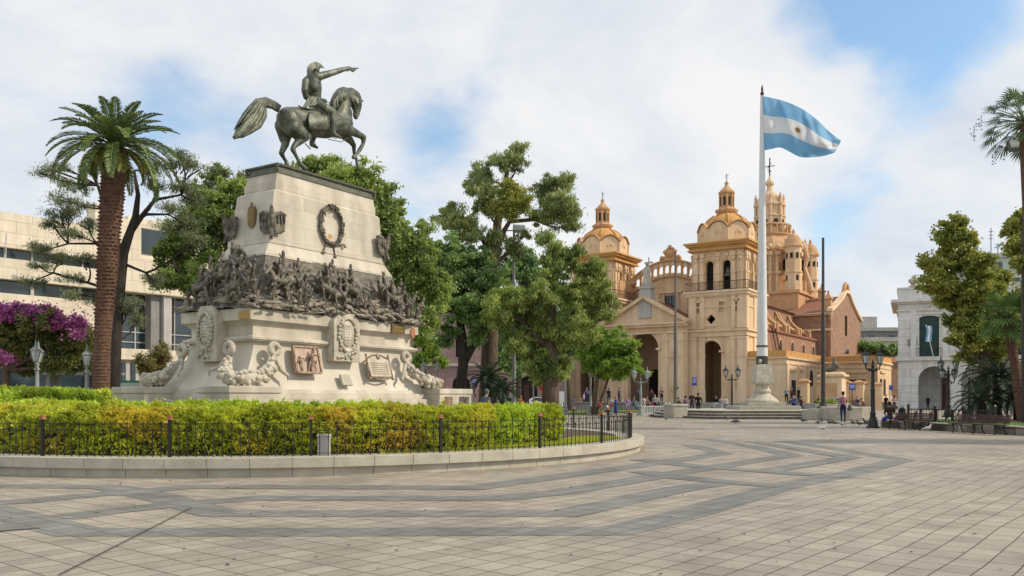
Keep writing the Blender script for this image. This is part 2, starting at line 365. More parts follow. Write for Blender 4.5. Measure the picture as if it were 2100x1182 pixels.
M_['pigeonlt'] = mat('pale_pigeon_feathers', (.55, .54, .52), (.35, .34, .33), rough=.7, scale=30)
M_['skin'] = mat('skin', (.46, .27, .19), (.40, .23, .16), rough=.6)
M_['hair'] = mat('dark_hair', (.03, .02, .015), (.02, .015, .01), rough=.6)
def cloth(name, c): 
    k = 'cloth_' + name
    if k not in M_: M_[k] = mat('cloth_' + name, c, tuple(x * .75 for x in c), rough=.85, scale=9)
    return M_[k]
LF = {}
LF['palm'] = leafmat('palm_leaf', (0.056, 0.106, 0.037), (0.240, 0.320, 0.096), trans=.2)
LF['palmyel'] = leafmat('yellowing_palm_leaf', (.17, .20, .05), (.36, .36, .10), trans=.3)
LF['fan'] = leafmat('fan_palm_leaf', (0.050, 0.094, 0.037), (0.192, 0.288, 0.112), trans=.25)
LF['fanlt'] = leafmat('bright_fan_palm_leaf', (.06, .13, .035), (.22, .34, .11), trans=.3)
LF['cedar'] = leafmat('cedar_needles', (0.069, 0.094, 0.056), (0.240, 0.288, 0.136), trans=.2)
LF['tipa'] = leafmat('green_leaf', (.06, .12, .028), (.40, .52, .13), scale=.45)
LF['tipa2'] = leafmat('mid_green_leaf', (.05, .12, .045), (.31, .47, .15), scale=.5)
LF['gum'] = leafmat('dull_green_needles', (.08, .12, .05), (.44, .52, .19), scale=.5, hue=(.32, .34, .09))
LF['gumyel'] = leafmat('yellow_green_needles', (0.143, 0.187, 0.033), (0.396, 0.420, 0.084), scale=.7)
LF['olive'] = leafmat('olive_leaf', (.08, .135, .032), (.44, .54, .14), scale=.45)
LF['bright'] = leafmat('bright_green_leaf', (0.072, 0.168, 0.024), (0.312, 0.475, 0.062), scale=.7, hue=(.45, .42, .05))
LF['plane'] = leafmat('plane_tree_leaf', (.09, .12, .025), (.44, .48, .10), scale=.5, hue=(.45, .32, .07))
LF['cycad'] = leafmat('dark_cycad_leaf', (.012, .028, .012), (.045, .08, .035), trans=.1)
LF['boug'] = leafmat('bougainvillea_leaf', (0.050, 0.081, 0.025), (0.288, 0.304, 0.080), scale=.8)
LF['flower'] = leafmat('magenta_bracts', (.30, .05, .22), (.62, .20, .48), scale=2)
LF['hedge'] = leafmat('hedge_leaf_green', (0.225, 0.285, 0.022), (0.621, 0.675, 0.061), scale=1.6)
LF['hedgeyel'] = leafmat('hedge_leaf_yellow', (0.390, 0.360, 0.030), (0.810, 0.702, 0.081), scale=1.6, hue=(.58, .36, .10))
LF['hedgeor'] = leafmat('hedge_leaf_orange', (.46, .33, .04), (.74, .54, .12), scale=1.6)
LF['hedgetop'] = leafmat('hedge_leaf_top', (0.270, 0.405, 0.030), (0.608, 0.756, 0.081), scale=1.2)
LF['shrub'] = leafmat('dry_shrub_leaf', (.14, .13, .05), (.33, .29, .10), scale=1)
M_['flank'] = mat('smooth_pale_stone', (.70, .655, .56), (.60, .555, .465), rough=.85, scale=.9, detail=9, streak=.13, sscale=1.2, bump=.1, bscale=20)
M_['dustrock'] = mat('dusty_bronze_rock', (.38, .34, .275), (.15, .13, .105), rough=.8, scale=5, detail=9, bump=.9, bscale=12)
M_['plaquestone'] = mat('pinkish_plaque_ground', (.56, .44, .36), (.40, .29, .22), rough=.6, scale=9, bump=.4)
M_['warmsteel'] = mat('warm_grey_pole_paint', (.15, .14, .125), (.10, .093, .085), rough=.5, scale=3)
# ------------------------------------------------------------------ plaza
def pavemat(name, ca, cb, mort, cc=None):
    m = bpy.data.materials.new(name); m.use_nodes = True; T = m.node_tree; n = T.nodes; l = T.links; b = n['Principled BSDF']
    tcn = n.new('ShaderNodeTexCoord'); mp = n.new('ShaderNodeMapping'); mp.inputs['Rotation'].default_value = (0, 0, R(-51)); l.new(tcn.outputs['Object'], mp.inputs[0])
    wv = n.new('ShaderNodeTexNoise'); wv.inputs['Scale'].default_value = .35; l.new(tcn.outputs['Object'], wv.inputs['Vector'])
    vm = n.new('ShaderNodeVectorMath'); vm.operation = 'MULTIPLY_ADD'; l.new(wv.outputs['Color'], vm.inputs[0]); vm.inputs[1].default_value = (.13, .13, 0); l.new(mp.outputs[0], vm.inputs[2])
    bt = n.new('ShaderNodeTexBrick'); l.new(vm.outputs[0], bt.inputs['Vector']); bt.offset = 0.0
    bt.inputs['Scale'].default_value = 1; bt.inputs['Brick Width'].default_value = .33; bt.inputs['Row Height'].default_value = .25; bt.inputs['Mortar Size'].default_value = .0075
    bt.inputs['Mortar Smooth'].default_value = .3; bt.inputs['Bias'].default_value = -.1
    bt.inputs['Color1'].default_value = (*ca, 1); bt.inputs['Color2'].default_value = (*cb, 1); bt.inputs['Mortar'].default_value = (*mort, 1)
    def mul(fac, a, scale, lo, hi, p0=.35, p1=.65, det=5, stretch=None):
        nz = n.new('ShaderNodeTexNoise'); nz.inputs['Scale'].default_value = scale; nz.inputs['Detail'].default_value = det
        if stretch:
            q = n.new('ShaderNodeMapping'); q.inputs['Scale'].default_value = stretch; l.new(tcn.outputs['Object'], q.inputs[0]); l.new(q.outputs[0], nz.inputs['Vector'])
        else: l.new(tcn.outputs['Object'], nz.inputs['Vector'])
        r = n.new('ShaderNodeValToRGB'); l.new(nz.outputs[0], r.inputs[0]); r.color_ramp.elements[0].position = p0; r.color_ramp.elements[1].position = p1
        r.color_ramp.elements[0].color = (*lo, 1); r.color_ramp.elements[1].color = (*hi, 1)
        x = n.new('ShaderNodeMix'); x.data_type = 'RGBA'; x.blend_type = 'MULTIPLY'; x.inputs['Factor'].default_value = fac; l.new(a, x.inputs[6]); l.new(r.outputs[0], x.inputs[7]); return x.outputs[2]
    # tint per slab row group
    mp2 = n.new('ShaderNodeVectorMath'); mp2.operation = 'DIVIDE'; l.new(vm.outputs[0], mp2.inputs[0]); mp2.inputs[1].default_value = (.33, .25, 1)
    fl = n.new('ShaderNodeVectorMath'); fl.operation = 'FLOOR'; l.new(mp2.outputs[0], fl.inputs[0])
    wh = n.new('ShaderNodeTexWhiteNoise'); l.new(fl.outputs[0], wh.inputs['Vector'])
    mr = n.new('ShaderNodeMapRange'); l.new(wh.outputs[0], mr.inputs[0]); mr.inputs[3].default_value = .87; mr.inputs[4].default_value = 1.06
    x = n.new('ShaderNodeMix'); x.data_type = 'RGBA'; x.blend_type = 'MULTIPLY'; x.inputs['Factor'].default_value = 1; l.new(bt.outputs[0], x.inputs[6]); l.new(mr.outputs[0], x.inputs[7])
    c = mul(1, x.outputs[2], .25, (.84, .83, .84), (1.05, 1.04, 1.0), det=7)
    c = mul(1, c, 2.2, (.86, .85, .84), (1.03, 1.03, 1.03), det=8)
    c = mul(1, c, .9, (.80, .79, .78), (1.04, 1.04, 1.04), .30, .52, det=9)
    c = mul(1, c, 22, (.9, .9, .9), (1.04, 1.04, 1.04), det=3)
    c = mul(1, c, 55, (.45, .42, .4), (1, 1, 1), .20, .27, det=2)
    l.new(c, b.inputs['Base Color']); b.inputs['Roughness'].default_value = .62; b.inputs['Specular IOR Level'].default_value = .35
    bp = n.new('ShaderNodeBump'); bp.inputs['Strength'].default_value = .35; bp.inputs['Distance'].default_value = .01; l.new(bt.outputs['Fac'], bp.inputs['Height']); bp.invert = True; l.new(bp.outputs[0], b.inputs['Normal'])
    return m
PV = pavemat('beige_paving', (.405, .36, .295), (.355, .312, .255), (.075, .062, .05))
PB = pavemat('grey_paving', (.235, .238, .222), (.19, .193, .18), (.06, .06, .055))
g = MB(); g.add([(-500, -60, 0), (500, -60, 0), (500, 1500, 0), (-500, 1500, 0)], [(0, 1, 2, 3)])
tag(g.build('plaza_ground', PV), 'beige and pinkish stone slab paving of the wide plaza', kind='structure')

def ribbon(name, pxs, width=.5, z=.004, label=None):
    P = [gp(x, y, z) if isinstance(x, (int, float)) else x for x, y in pxs]
    P = [p.to_2d() for p in P]; L_, R_ = [], []
    for i, p in enumerate(P):
        a = (P[i] - P[i - 1]).normalized() if i else (P[1] - P[0]).normalized()
        b = (P[i + 1] - P[i]).normalized() if i < len(P) - 1 else a
        t = (a + b).normalized() if (a + b).length > .05 else a; nn = Vector((-t.y, t.x)); k = 1 / max(.35, nn.dot(Vector((-a.y, a.x))))
        L_.append(p + nn * k * width / 2); R_.append(p - nn * k * width / 2)
    vs = [(p.x, p.y, z) for p in L_] + [(p.x, p.y, z) for p in R_]; n = len(P)
    m = MB(); m.add(vs, [(i + n, i + 1 + n, i + 1, i) for i in range(n - 1)])
    o = m.build(name, PB); tag(o, label or 'grey paving band crossing the beige plaza', kind='structure'); return o
k = 0
for pl in ([(-120, 1018), (0, 1050), (160, 1091), (700, 1091), (1265, 1089), (1400, 1056), (1600, 999), (1750, 970), (1850, 943), (1717, 921), (1600, 905)],
           [(217, 998), (330, 1020), (450, 1053), (700, 1053), (1160, 1053), (1400, 1001), (1500, 989)],
           [(123, 1062), (240, 1047), (370, 1033), (517, 1022), (1017, 1022), (1150, 1010), (1367, 973), (1477, 956), (1622, 934), (1533, 913), (1440, 900)],
           [(-100, 997), (0, 997), (217, 998), (290, 1008), (383, 998), (973, 1000), (1250, 963), (1400, 942), (1483, 930), (1417, 913)],
           [(-80, 1035), (60, 1027), (217, 1012), (300, 1010)],
           [(1310, 966), (1400, 980), (1500, 989), (1610, 997)], [(1310, 942), (1400, 953), (1480, 960), (1677, 974)],
           [(1560, 967), (1640, 955), (1742, 938), (1633, 920), (1540, 905)], [(-90, 1090), (20, 1080), (80, 1076)]):
    ribbon('paving_band', pl, .56, .003 + .0008 * k); k += 1
# the long dark joint across the near slabs
m = MB(); a = gp(433, 1182 - 6); b = gp(1010, 975)
o = None
jm = mat('dark_joint', (.07, .055, .045), rough=.9)
P0 = gp(120, 1182); P1 = gp(392, 1043)
d = (P1 - P0).normalized(); nn = Vector((-d.y, d.x, 0)) * .009
m.add([P0 - nn + Vector((0, 0, .0115)), P1 - nn + Vector((0, 0, .0115)), P1 + nn + Vector((0, 0, .0115)), P0 + nn + Vector((0, 0, .0115))], [(0, 1, 2, 3)])
tag(m.build('paving_joint', jm), 'dark tarred joint running diagonally across the near slabs', kind='structure')

# ------------------------------------------------------------------ round planter: kerb, soil, fence
RC = Vector((-6.0, 24.35)); RR = 9.65
def ringmb(m, r0, r1, z0, z1, n0, n1, nseg, gap=0.0):
    """stones of a ring between angles; each stone is its own block"""
    for i in range(n0, n1):
        a0 = 2 * math.pi * i / nseg + gap; a1 = 2 * math.pi * (i + 1) / nseg - gap
        vs = []
        for a in (a0, (a0 + a1) / 2, a1):
            for r in (r0, r1):
                for z in (z0, z1): vs.append((r * math.cos(a), r * math.sin(a), z))
        f = []
        for j in (0, 4):
            f += [(j, j + 4, j + 5, j + 1), (j + 2, j + 3, j + 7, j + 6), (j + 1, j + 5, j + 7, j + 3), (j, j + 2, j + 6, j + 4)]
        f += [(0, 1, 3, 2), (8, 10, 11, 9)]
        m.add(vs, f)
pl = thing('round_planter', 'low round planter of two pale stone courses around the horseman monument', 'planter', (RC.x, RC.y, 0))
m = MB(); ringmb(m, RR - .45, RR - .09, -.02, .16, 0, 84, 84, .0004); m.build('lower_course', M_['kerbstone'], pl, bevel=.004)
m = MB(); ringmb(m, RR - .75, RR, .162, .345, 0, 84, 84, .0004); m.build('coping', M_['kerbstone'], pl, bevel=.006)
m = MB(); m.lathe([(RR - .46, .02), (RR - .46, .30), (RR - .6, .33)], 96); m.build('soil', M_['soil'], pl)
fe = thing('ring_fence', 'low black iron picket fence with rusty post caps around the round planter', 'fence', (RC.x, RC.y, .345))
FR = RR - .32; NP = 24; a_off = math.atan2(15.0 - 24.35, (363 - 1050) / F * 15.35 + 6.0)
for i in range(NP):
    a = a_off + 2 * math.pi * i / NP; c, s = math.cos(a), math.sin(a); m = MB(); m.M = Matrix.Translation((FR * c, FR * s, 0)) @ Matrix.Rotation(a, 4, 'Z')
    m.box(-.025, .025, -.025, .025, 0, .66); p = m.build('post', M_['iron'], fe)
    m = MB(); m.M = Matrix.Translation((FR * c, FR * s, .66)) @ Matrix.Rotation(a, 4, 'Z')
    m.frus(-.045, .045, -.045, .045, .0, -.045, .045, -.045, .045, .02); m.frus(-.03, .03, -.03, .03, .02, -.042, .042, -.042, .042, .07); m.build('post_cap', M_['rustcap'], p)
    m = MB(); a2 = a + 2 * math.pi / NP
    P = lambda t, z: Vector((FR * math.cos(a + (a2 - a) * t), FR * math.sin(a + (a2 - a) * t), z))
    for z, r in ((.05, .006), (.46, .0075), (.585, .007)):
        m.path([P(t / 6, z) for t in range(7)], r, 5)
    for j in range(1, 16):
        t = j / 16.0; top = .585 if j % 2 else .47
        m.tube(P(t, .0), P(t, top), .0092, n=5); m.ell(P(t, top + .012), .02, .02, .022, 6, 4)
    m.build('picket_panel', M_['iron'], fe)
# ------------------------------------------------------------------ hedges: dense leaf shells over an opaque dark core
def hedge(name, label, r0, r1, a0, a1, ztop, n, mats, leaf=(.062, .028), gapfac=.5, z0=.32, seed=1, bulge=.12, group=None):
    """arc hedge between radii; angles from the ring centre in degrees"""
    rg = np.random.default_rng(seed)
    am = R((a0 + a1) / 2); h = thing(name, label, 'hedge', (RC.x + (r0 + r1) / 2 * math.cos(am), RC.y + (r0 + r1) / 2 * math.sin(am), z0), 0, group)
    ns = 90; core = MB(); rows = []
    def disp(a, r, z):
        return noise.noise(Vector((a * 9 + seed, r * 1.6, z * 1.6))) * bulge + noise.noise(Vector((a * 34, r * 5 + seed, z * 5))) * bulge * .45
    prof = [(r1 - .10, z0), (r1 - .05, z0 + .45 * (ztop - z0)), (r1 - .12, ztop - .16), (r1 - .3, ztop - .07), ((r0 + r1) / 2, ztop - .06), (r0 + .12, ztop - .14), (r0 + .1, z0)]
    vs = []
    for i in range(ns + 1):
        a = R(a0 + (a1 - a0) * i / ns)
        for r, z in prof:
            d = disp(a, r, z); e = min(1, min(i, ns - i) / 3); rr = (r0 + r1) / 2 + (r - (r0 + r1) / 2) * (.3 + .7 * e)
            vs.append((RC.x + (rr + d) * math.cos(a), RC.y + (rr + d) * math.sin(a), z0 + (z - z0) * (.5 + .5 * e) + d * .5))
    q = len(prof); fs = [(i * q + j, i * q + j + 1, (i + 1) * q + j + 1, (i + 1) * q + j) for i in range(ns) for j in range(q - 1)]
    core.add(vs, fs); core.build('dark_core', M_['hedgecore'], h, world=True)  # opaque core added behind leaves; its dark colour stands for shade in gaps
    # leaves on the shell
    A = rg.uniform(R(a0), R(a1), n); u = rg.uniform(0, 1, n)
    H = ztop - z0; W = r1 - r0; tot = H + W + H * .5; side = u < H / tot; top = (u >= H / tot) & (u < (H + W) / tot); back = ~(side | top)
    r = np.where(side, r1 - .03, np.where(top, r0 + (u - H / tot) * tot, r0 + .03)); z = np.where(side, ztop - (u * tot / H) ** 1.25 * H * .97, ztop)
    z = np.where(back, ztop - rg.uniform(0, 1, n) * H, z)
    edge = np.minimum((ztop - z) + 0, .25); r = r - np.where(side, .16 * np.exp(-(ztop - z) / .12), 0); z = z - np.where(top, .12 * np.exp(-np.minimum(r1 - r, r - r0) / .15), 0)
    D = np.array([disp(a, rr, zz) for a, rr, zz in zip(A, r, z)])
    # clumps: pull leaves to puff centres
    cl = np.array([noise.noise(Vector((a * 62, rr * 9, zz * 8))) for a, rr, zz in zip(A, r, z)])
    keep = (cl > -.22) | (rg.uniform(0, 1, n) > gapfac) ; low = side & (rg.uniform(0, 1, n) < np.clip(.95 - (z - z0) / H * 1.5, 0, .8)); keep &= ~low
    push = D + cl * .10 + rg.normal(0, .03, n); rr = r + np.where(side, push, np.where(back, -push, 0)); zz = z + np.where(side, 0, push) + cl * .03
    c = np.stack([RC.x + rr * np.cos(A), RC.y + rr * np.sin(A), zz], 1)[keep]
    dirs = np.stack([np.cos(A), np.sin(A), np.full(n, 1.1)], 1)[keep] + rg.normal(0, .7, (keep.sum(), 3))
    global RNG; v = leafquads(c, leaf[0], leaf[1], dirs=dirs)
    hue = np.array([noise.noise(Vector((a * 7 + seed * 3, zz_ * 1.2, 5))) for a, zz_ in zip(A[keep], z[keep])]) + rg.normal(0, .10, keep.sum())
    ang = np.degrees(A[keep]) % 360
    mi = np.where(hue > .2, 1, 0)
    if len(mats) > 2:
        for (c0, wd) in ((296, 2.4), (288.5, 1.2)):
            mi = np.where((rg.random(len(ang)) < .6) & (np.abs(ang - c0) < wd + rg.normal(0, .7, len(ang))) & (hue + .25 * rg.random(len(ang)) > -.05), 2, mi)
    npmesh('foliage', v, 4, mats, h, mi=mi); return h
M_['hedgecore'] = mat('dark_hedge_core', (.055, .06, .018), (.02, .02, .01), rough=1, scale=9, bump=1, bscale=25)
hedge('clipped_hedge', 'yellow green clipped hedge with orange patches right behind the black fence', RR - 1.75, RR - .62, 205, 309, 1.13, 330000, [LF['hedge'], LF['hedgeyel'], LF['hedgeor']], seed=3)
hedge('clipped_hedge', 'bright green second hedge between the front hedge and the monument', RR - 3.35, RR - 2.2, 190, 303, 1.20, 90000, [LF['hedgetop'], LF['hedge']], leaf=(.09, .04), seed=8)
hedge('clipped_hedge', 'round bushy green end of the hedge beside the grass strip', RR - 2.1, RR - 1.1, 307, 327, 1.16, 45000, [LF['hedgetop'], LF['hedge']], leaf=(.08, .036), seed=5)
hedge('clipped_hedge', 'taller green hedge under the date palm left of the monument', 7.6, 9.2, 150, 203, 1.55, 80000, [LF['hedgetop'], LF['hedgeyel']], leaf=(.1, .045), seed=13)
# grass strip where the hedge ends
n = 12000; A = RNG.uniform(R(293), R(345), n); r = RNG.uniform(RR - 1.6, RR - .55, n)
c = np.stack([RC.x + r * np.cos(A), RC.y + r * np.sin(A), np.full(n, .36)], 1)
tag(npmesh('grass_tufts', leafquads(c, .12, .02, dirs=np.stack([RNG.normal(0, .4, n), RNG.normal(0, .4, n), np.ones(n)], 1)), 4, LF['hedge']), 'thin yellowish grass between the fence pickets and the hedge end', kind='stuff')
m = MB(); m.lathe([(.15, .33), (.16, .36), (.16, .74), (.135, .78), (.13, .9)], 4, rot=R(20)); m.M = Matrix()
q = gp(652, 938, .34); bx = thing('utility_box', 'small grey electric cabinet standing among the hedge stems behind the fence', 'box', (q.x, q.y + .5, .33))
m = MB(); m.box(-.11, .11, -.09, .09, 0, .36); m.build('cabinet', M_['concretelt'], bx, bevel=.02); m = MB(); m.frus(-.125, .125, -.1, .1, .36, -.1, .1, -.08, .08, .40); m.build('lid', M_['concretelt'], bx)
# ------------------------------------------------------------------ monument
TH = R(57); MC = Vector((-5.85, 24.3, 0)); SU, SN = .10, .10
ped = thing('monument_pedestal', 'tall pale stone pedestal with dark bronze battle reliefs carrying the bronze horseman', 'pedestal', tuple(MC), TH)
Uv = Vector((math.cos(TH), math.sin(TH), 0)); Nv = Vector((math.sin(TH), -math.cos(TH), 0))
def trace_n(px, py, n0):      # pixel -> pedestal coordinates on the plane n = n0 (long face)
    d = Vector(((px - 1050) / F, 1, (HY - py) / F)); C0 = Vector((0, 0, CAMH)); t = (n0 - (C0 - MC).dot(Nv)) / d.dot(Nv); P = C0 + d * t - MC
    return Vector((P.dot(Uv), -n0, P.z))
def trace_u(px, py, u0):      # short face
    d = Vector(((px - 1050) / F, 1, (HY - py) / F)); C0 = Vector((0, 0, CAMH)); t = (u0 - (C0 - MC).dot(Uv)) / d.dot(Uv); P = C0 + d * t - MC
    return Vector((u0, -P.dot(Nv), P.z))
def lvl(m, a0, b0, z0, a1, b1, z1, c0=(SU, SN), c1=None):
    c1 = c1 or c0
    m.frus(c0[0] - a0, c0[0] + a0, -c0[1] - b0, -c0[1] + b0, z0, c1[0] - a1, c1[0] + a1, -c1[1] - b1, -c1[1] + b1, z1)
S = M_['stone']
m = MB(); lvl(m, 4.5, 2.45, -.02, 4.5, 2.45, .55, (-.08, -.08)); lvl(m, 4.15, 2.2, .55, 4.15, 2.2, .95, (-.08, -.08)); lvl(m, 3.78, 1.92, .95, 3.78, 1.92, 1.34, (-.08, -.08)); m.build('stepped_base', S, ped, bevel=.015)
m = MB(); lvl(m, 3.56, 1.74, 1.34, 3.56, 1.74, 1.50, (-.08, -.08)); lvl(m, 3.50, 1.68, 1.50, 3.46, 1.64, 1.60, (-.08, -.08)); m.build('ledge', S, ped, bevel=.012)
for sx in (-1, 1):
    for sy in (-1, 1):
        m = MB(); x0, x1 = (-4.42, -2.92) if sx < 0 else (3.35, 5.0); y0, y1 = (1.02, 2.2)
        if sy < 0: m.box(x0, x1, -2.18, -1.02, -.02, 1.62)
        else: m.box(x0, x1, 1.02, 2.35, -.02, 1.62)
        m.box(x0 - .03, x1 + .03, (-2.21 if sy < 0 else .99), (-.99 if sy < 0 else 2.38), 1.50, 1.66)
        m.build('corner_block', S, ped, bevel=.015)
# flare: concave profile
m = MB(); n = 12; sh = lambda t: (SU * (1 - t) - .08 * t + (-.04) * (1 - t), SN * (1 - t) - .08 * t - .04 * (1 - t)); pr = []
for i in range(n + 1):
    t = i / n; k = (1 - math.cos(t * math.pi / 2)) ** 1.15
    pr.append((3.0 + (3.44 - 3.0) * k, 1.22 + (1.62 - 1.22) * k, 2.82 - (2.82 - 1.6) * t, sh(t)))
vs = []; fs = []
for a, b_, z, c in pr:
    vs += [(c[0] - a, -c[1] - b_, z), (c[0] + a, -c[1] - b_, z), (c[0] + a, -c[1] + b_, z), (c[0] - a, -c[1] + b_, z)]
for i in range(n):
    for k in range(4): fs.append((i * 4 + k, i * 4 + (k + 1) % 4, (i + 1) * 4 + (k + 1) % 4, (i + 1) * 4 + k))
m.add(vs, fs + [(0, 3, 2, 1), (n * 4, n * 4 + 1, n * 4 + 2, n * 4 + 3)]); m.build('curved_flank', M_['flank'], ped)
c0 = (.05, .05)
m = MB(); lvl(m, 3.13, 1.33, 2.79, 3.15, 1.35, 2.83, c0); lvl(m, 3.17, 1.37, 2.83, 3.17, 1.37, 2.90, c0); lvl(m, 3.12, 1.31, 2.90, 3.05, 1.24, 2.94, c0); lvl(m, 3.02, 1.2, 2.94, 3.02, 1.2, 3.17, c0)
lvl(m, 3.02, 1.2, 3.17, 3.10, 1.28, 3.27, c0); lvl(m, 3.12, 1.30, 3.27, 3.17, 1.35, 3.31, c0); lvl(m, 3.22, 1.36, 3.31, 3.22, 1.36, 3.60, c0); m.build('cornice', S, ped, bevel=.008)
c0 = (.08, .08)
m = MB(); lvl(m, 2.46, .94, 5.03, 2.44, .92, 5.08, c0); lvl(m, 2.44, .92, 5.08, 2.22, .80, 5.40, c0); lvl(m, 2.23, .82, 5.40, 2.22, .81, 5.57, c0)
lvl(m, 2.16, .775, 5.57, 2.04, .725, 6.78, c0, (.11, .11)); c0 = (.115, .115); lvl(m, 2.04, .725, 6.78, 1.98, .67, 6.84, c0); lvl(m, 1.93, .62, 6.84, 1.93, .62, 7.10, (.13, .13)); lvl(m, 1.90, .59, 7.10, 1.86, .575, 7.34, (.14, .14)); m.build('upper_block', S, ped, bevel=.012)
c0 = (.145, .145)
m = MB(); lvl(m, 1.90, .60, 7.33, 1.90, .60, 7.37, c0); lvl(m, 1.86, .57, 7.37, 1.84, .565, 7.52, c0); lvl(m, 1.89, .62, 7.52, 1.90, .63, 7.57, c0)
for sx in (-1, 1):
    for sy in (-1, 1):
        for q in range(4): m.ell((c0[0] + sx * 1.88, -c0[1] + sy * .6, 7.38 + q * .055), .05, .05, .035, 8, 5)
m.build('bronze_cap', M_['capbronze'], ped)
# rock band: rough bronze ground sloping from the upper block to the cornice
def rockface(P, nu, nv, amp0, amp1, seed):
    vs = []; fs = []
    for j in range(nv + 1):
        for i in range(nu + 1):
            u, v = i / nu, j / nv; p, nn = P(u, v); q = p * 1.6 + Vector((seed, 0, 0))
            amp = amp0 + (amp1 - amp0) * v ** 1.5; e = min(1, 4 * u + .2, 4 * (1 - u) + .2)
            d = (noise.fractal(Vector((q.x * 1.2, q.y * 1.2, q.z * 2.6)), .8, 2.2, 5) * .8 + .45 * abs(noise.noise(Vector((q.x * 4, q.y * 4, q.z * 9))))) * amp
            vs.append(p + nn * (d * e + .01) + Vector((0, 0, -.02 * 0)))
    for j in range(nv):
        for i in range(nu): fs.append((j * (nu + 1) + i, j * (nu + 1) + i + 1, (j + 1) * (nu + 1) + i + 1, (j + 1) * (nu + 1) + i))
    return vs, fs
TA, TB, TZ = (2.43, .91, 5.05), (3.24, 1.38, 3.60), None
def rockP(side, bulge=1.0):
    def f(u, v):
        a = TA[0] + (TB[0] - TA[0]) * v ** 1.35; b_ = TA[1] + (TB[1] - TA[1]) * v ** 1.35; z = TA[2] + (TB[2] - TA[2]) * v; cx = .08; cy = -.08
        s = 2 * u - 1
        if side == 0: return Vector((cx + s * a, cy - b_, z)), Vector((0, -1, .35)).normalized()
        if side == 1: return Vector((cx - a, cy - s * b_, z)), Vector((-1, 0, .35)).normalized()
        if side == 2: return Vector((cx + a, cy + s * b_, z)), Vector((1, 0, .35)).normalized()
        return Vector((cx - s * a, cy + b_, z)), Vector((0, 1, .35)).normalized()
    return f
m = MB()
for sd_, nu in ((0, 150), (1, 70), (2, 70), (3, 100)):
    vs, fs = rockface(rockP(sd_), nu, 50, .04, .24, 3.0); m.add(vs, fs)
lvl(m, 2.4, .88, 3.5, 2.4, .88, 5.04, (.08, .08)); rk = m.build('bronze_rock_band', M_['rock'], ped, smooth=True)

# --- small bronze soldiers and horses in high relief
def soldier(m, P, ux, out, h=.75, pose=0, hat=True):
    """P foot point, ux direction along face, out outward dir"""
    rr = random.uniform; up = Vector((0, 0, 1)) if pose < 0 or h < .3 else (Vector((0, 0, 1)) + ux * rr(-.28, .28) + out * rr(-.05, .2)).normalized(); h *= 1 if h < .5 else rr(.78, 1.08); k = h / 1.75
    def q(a, b_, c): return P + ux * a * k + out * b_ * k + up * c * k
    st = rr(.08, .2); m.cap(q(-st, 0, .06), q(-.09, .02, .85), .055 * k * 1.5, .1 * k * 1.3); m.cap(q(st, .05, .06), q(.09, .02, .85), .055 * k * 1.5, .1 * k * 1.3)
    m.cap(q(0, .02, .85), q(rr(-.06, .06), .06, 1.35), .17 * k, .2 * k); m.cap(q(0, .06, 1.45), q(0, .09, 1.62), .1 * k, .13 * k)
    if hat: m.cap(q(-.0, .09, 1.74), q(0, .08, 1.88), .13 * k, .12 * k)
    e1 = q(.30, .15, rr(1.0, 1.5)); m.cap(q(.2, .05, 1.38), e1, .075 * k, .06 * k); m.cap(e1, q(rr(.15, .6), .4, rr(.9, 1.7)), .06 * k, .05 * k)
    e2 = q(-.32, .12, rr(.95, 1.3)); m.cap(q(-.2, .05, 1.38), e2, .075 * k, .06 * k); m.cap(e2, q(rr(-.4, .1), .35, rr(.9, 1.3)), .06 * k, .05 * k)
    if pose: m.cap(q(.35, .3, .1), q(.5 * rr(.2, 1), .3, 2.0), .03 * k, .025 * k)
def minihorse(m, P, ux, out, h=.62, rear=0.0, rider=True):
    up = Vector((0, 0, 1)); k = h / 1.5; rr = random.uniform
    def q(a, b_, c):
        c2 = c + (a + .6) * rear; return P + ux * a * k + out * b_ * k + up * c2 * k
    m.cap(q(-.6, 0, 1.15), q(.1, .03, 1.1), .3 * k, .28 * k); m.cap(q(.1, .03, 1.1), q(.55, .05, 1.2), .28 * k, .29 * k)
    m.cap(q(.6, .05, 1.3), q(.95, .12, 1.75), .22 * k, .13 * k); m.cap(q(.95, .12, 1.78), q(1.3, .18, 1.45), .13 * k, .075 * k)
    m.cap(q(.9, .1, 1.88), q(.95, .12, 1.98), .04 * k, .02 * k)
    for a, s in ((-.75, -.1), (-.6, .14), (.5, -.1), (.62, .14)):
        kx = a + rr(-.12, .22); m.cap(q(a, s, 1.0), q(kx, s * 1.2, .55), .15 * k, .08 * k); m.cap(q(kx, s * 1.2, .55), q(kx + rr(-.2, .1), s * 1.3, .05 + (.0 if a < 0 else rr(0, .25))), .07 * k, .05 * k)
    m.cap(q(-.9, 0, 1.3), q(-1.15, .02, .7), .09 * k, .05 * k)
    if rider:
        m.cap(q(0, .05, 1.45), q(.05, .08, 2.0), .17 * k, .19 * k); m.cap(q(.05, .1, 2.15), q(.06, .1, 2.3), .11 * k, .13 * k); m.cap(q(.06, .1, 2.42), q(.06, .1, 2.52), .14 * k, .1 * k)
        m.cap(q(.0, .28, 1.45), q(.25, .36, 1.0), .12 * k, .08 * k); m.cap(q(.15, .15, 1.95), q(.6, .3, rr(1.6, 2.5)), .08 * k, .05 * k)
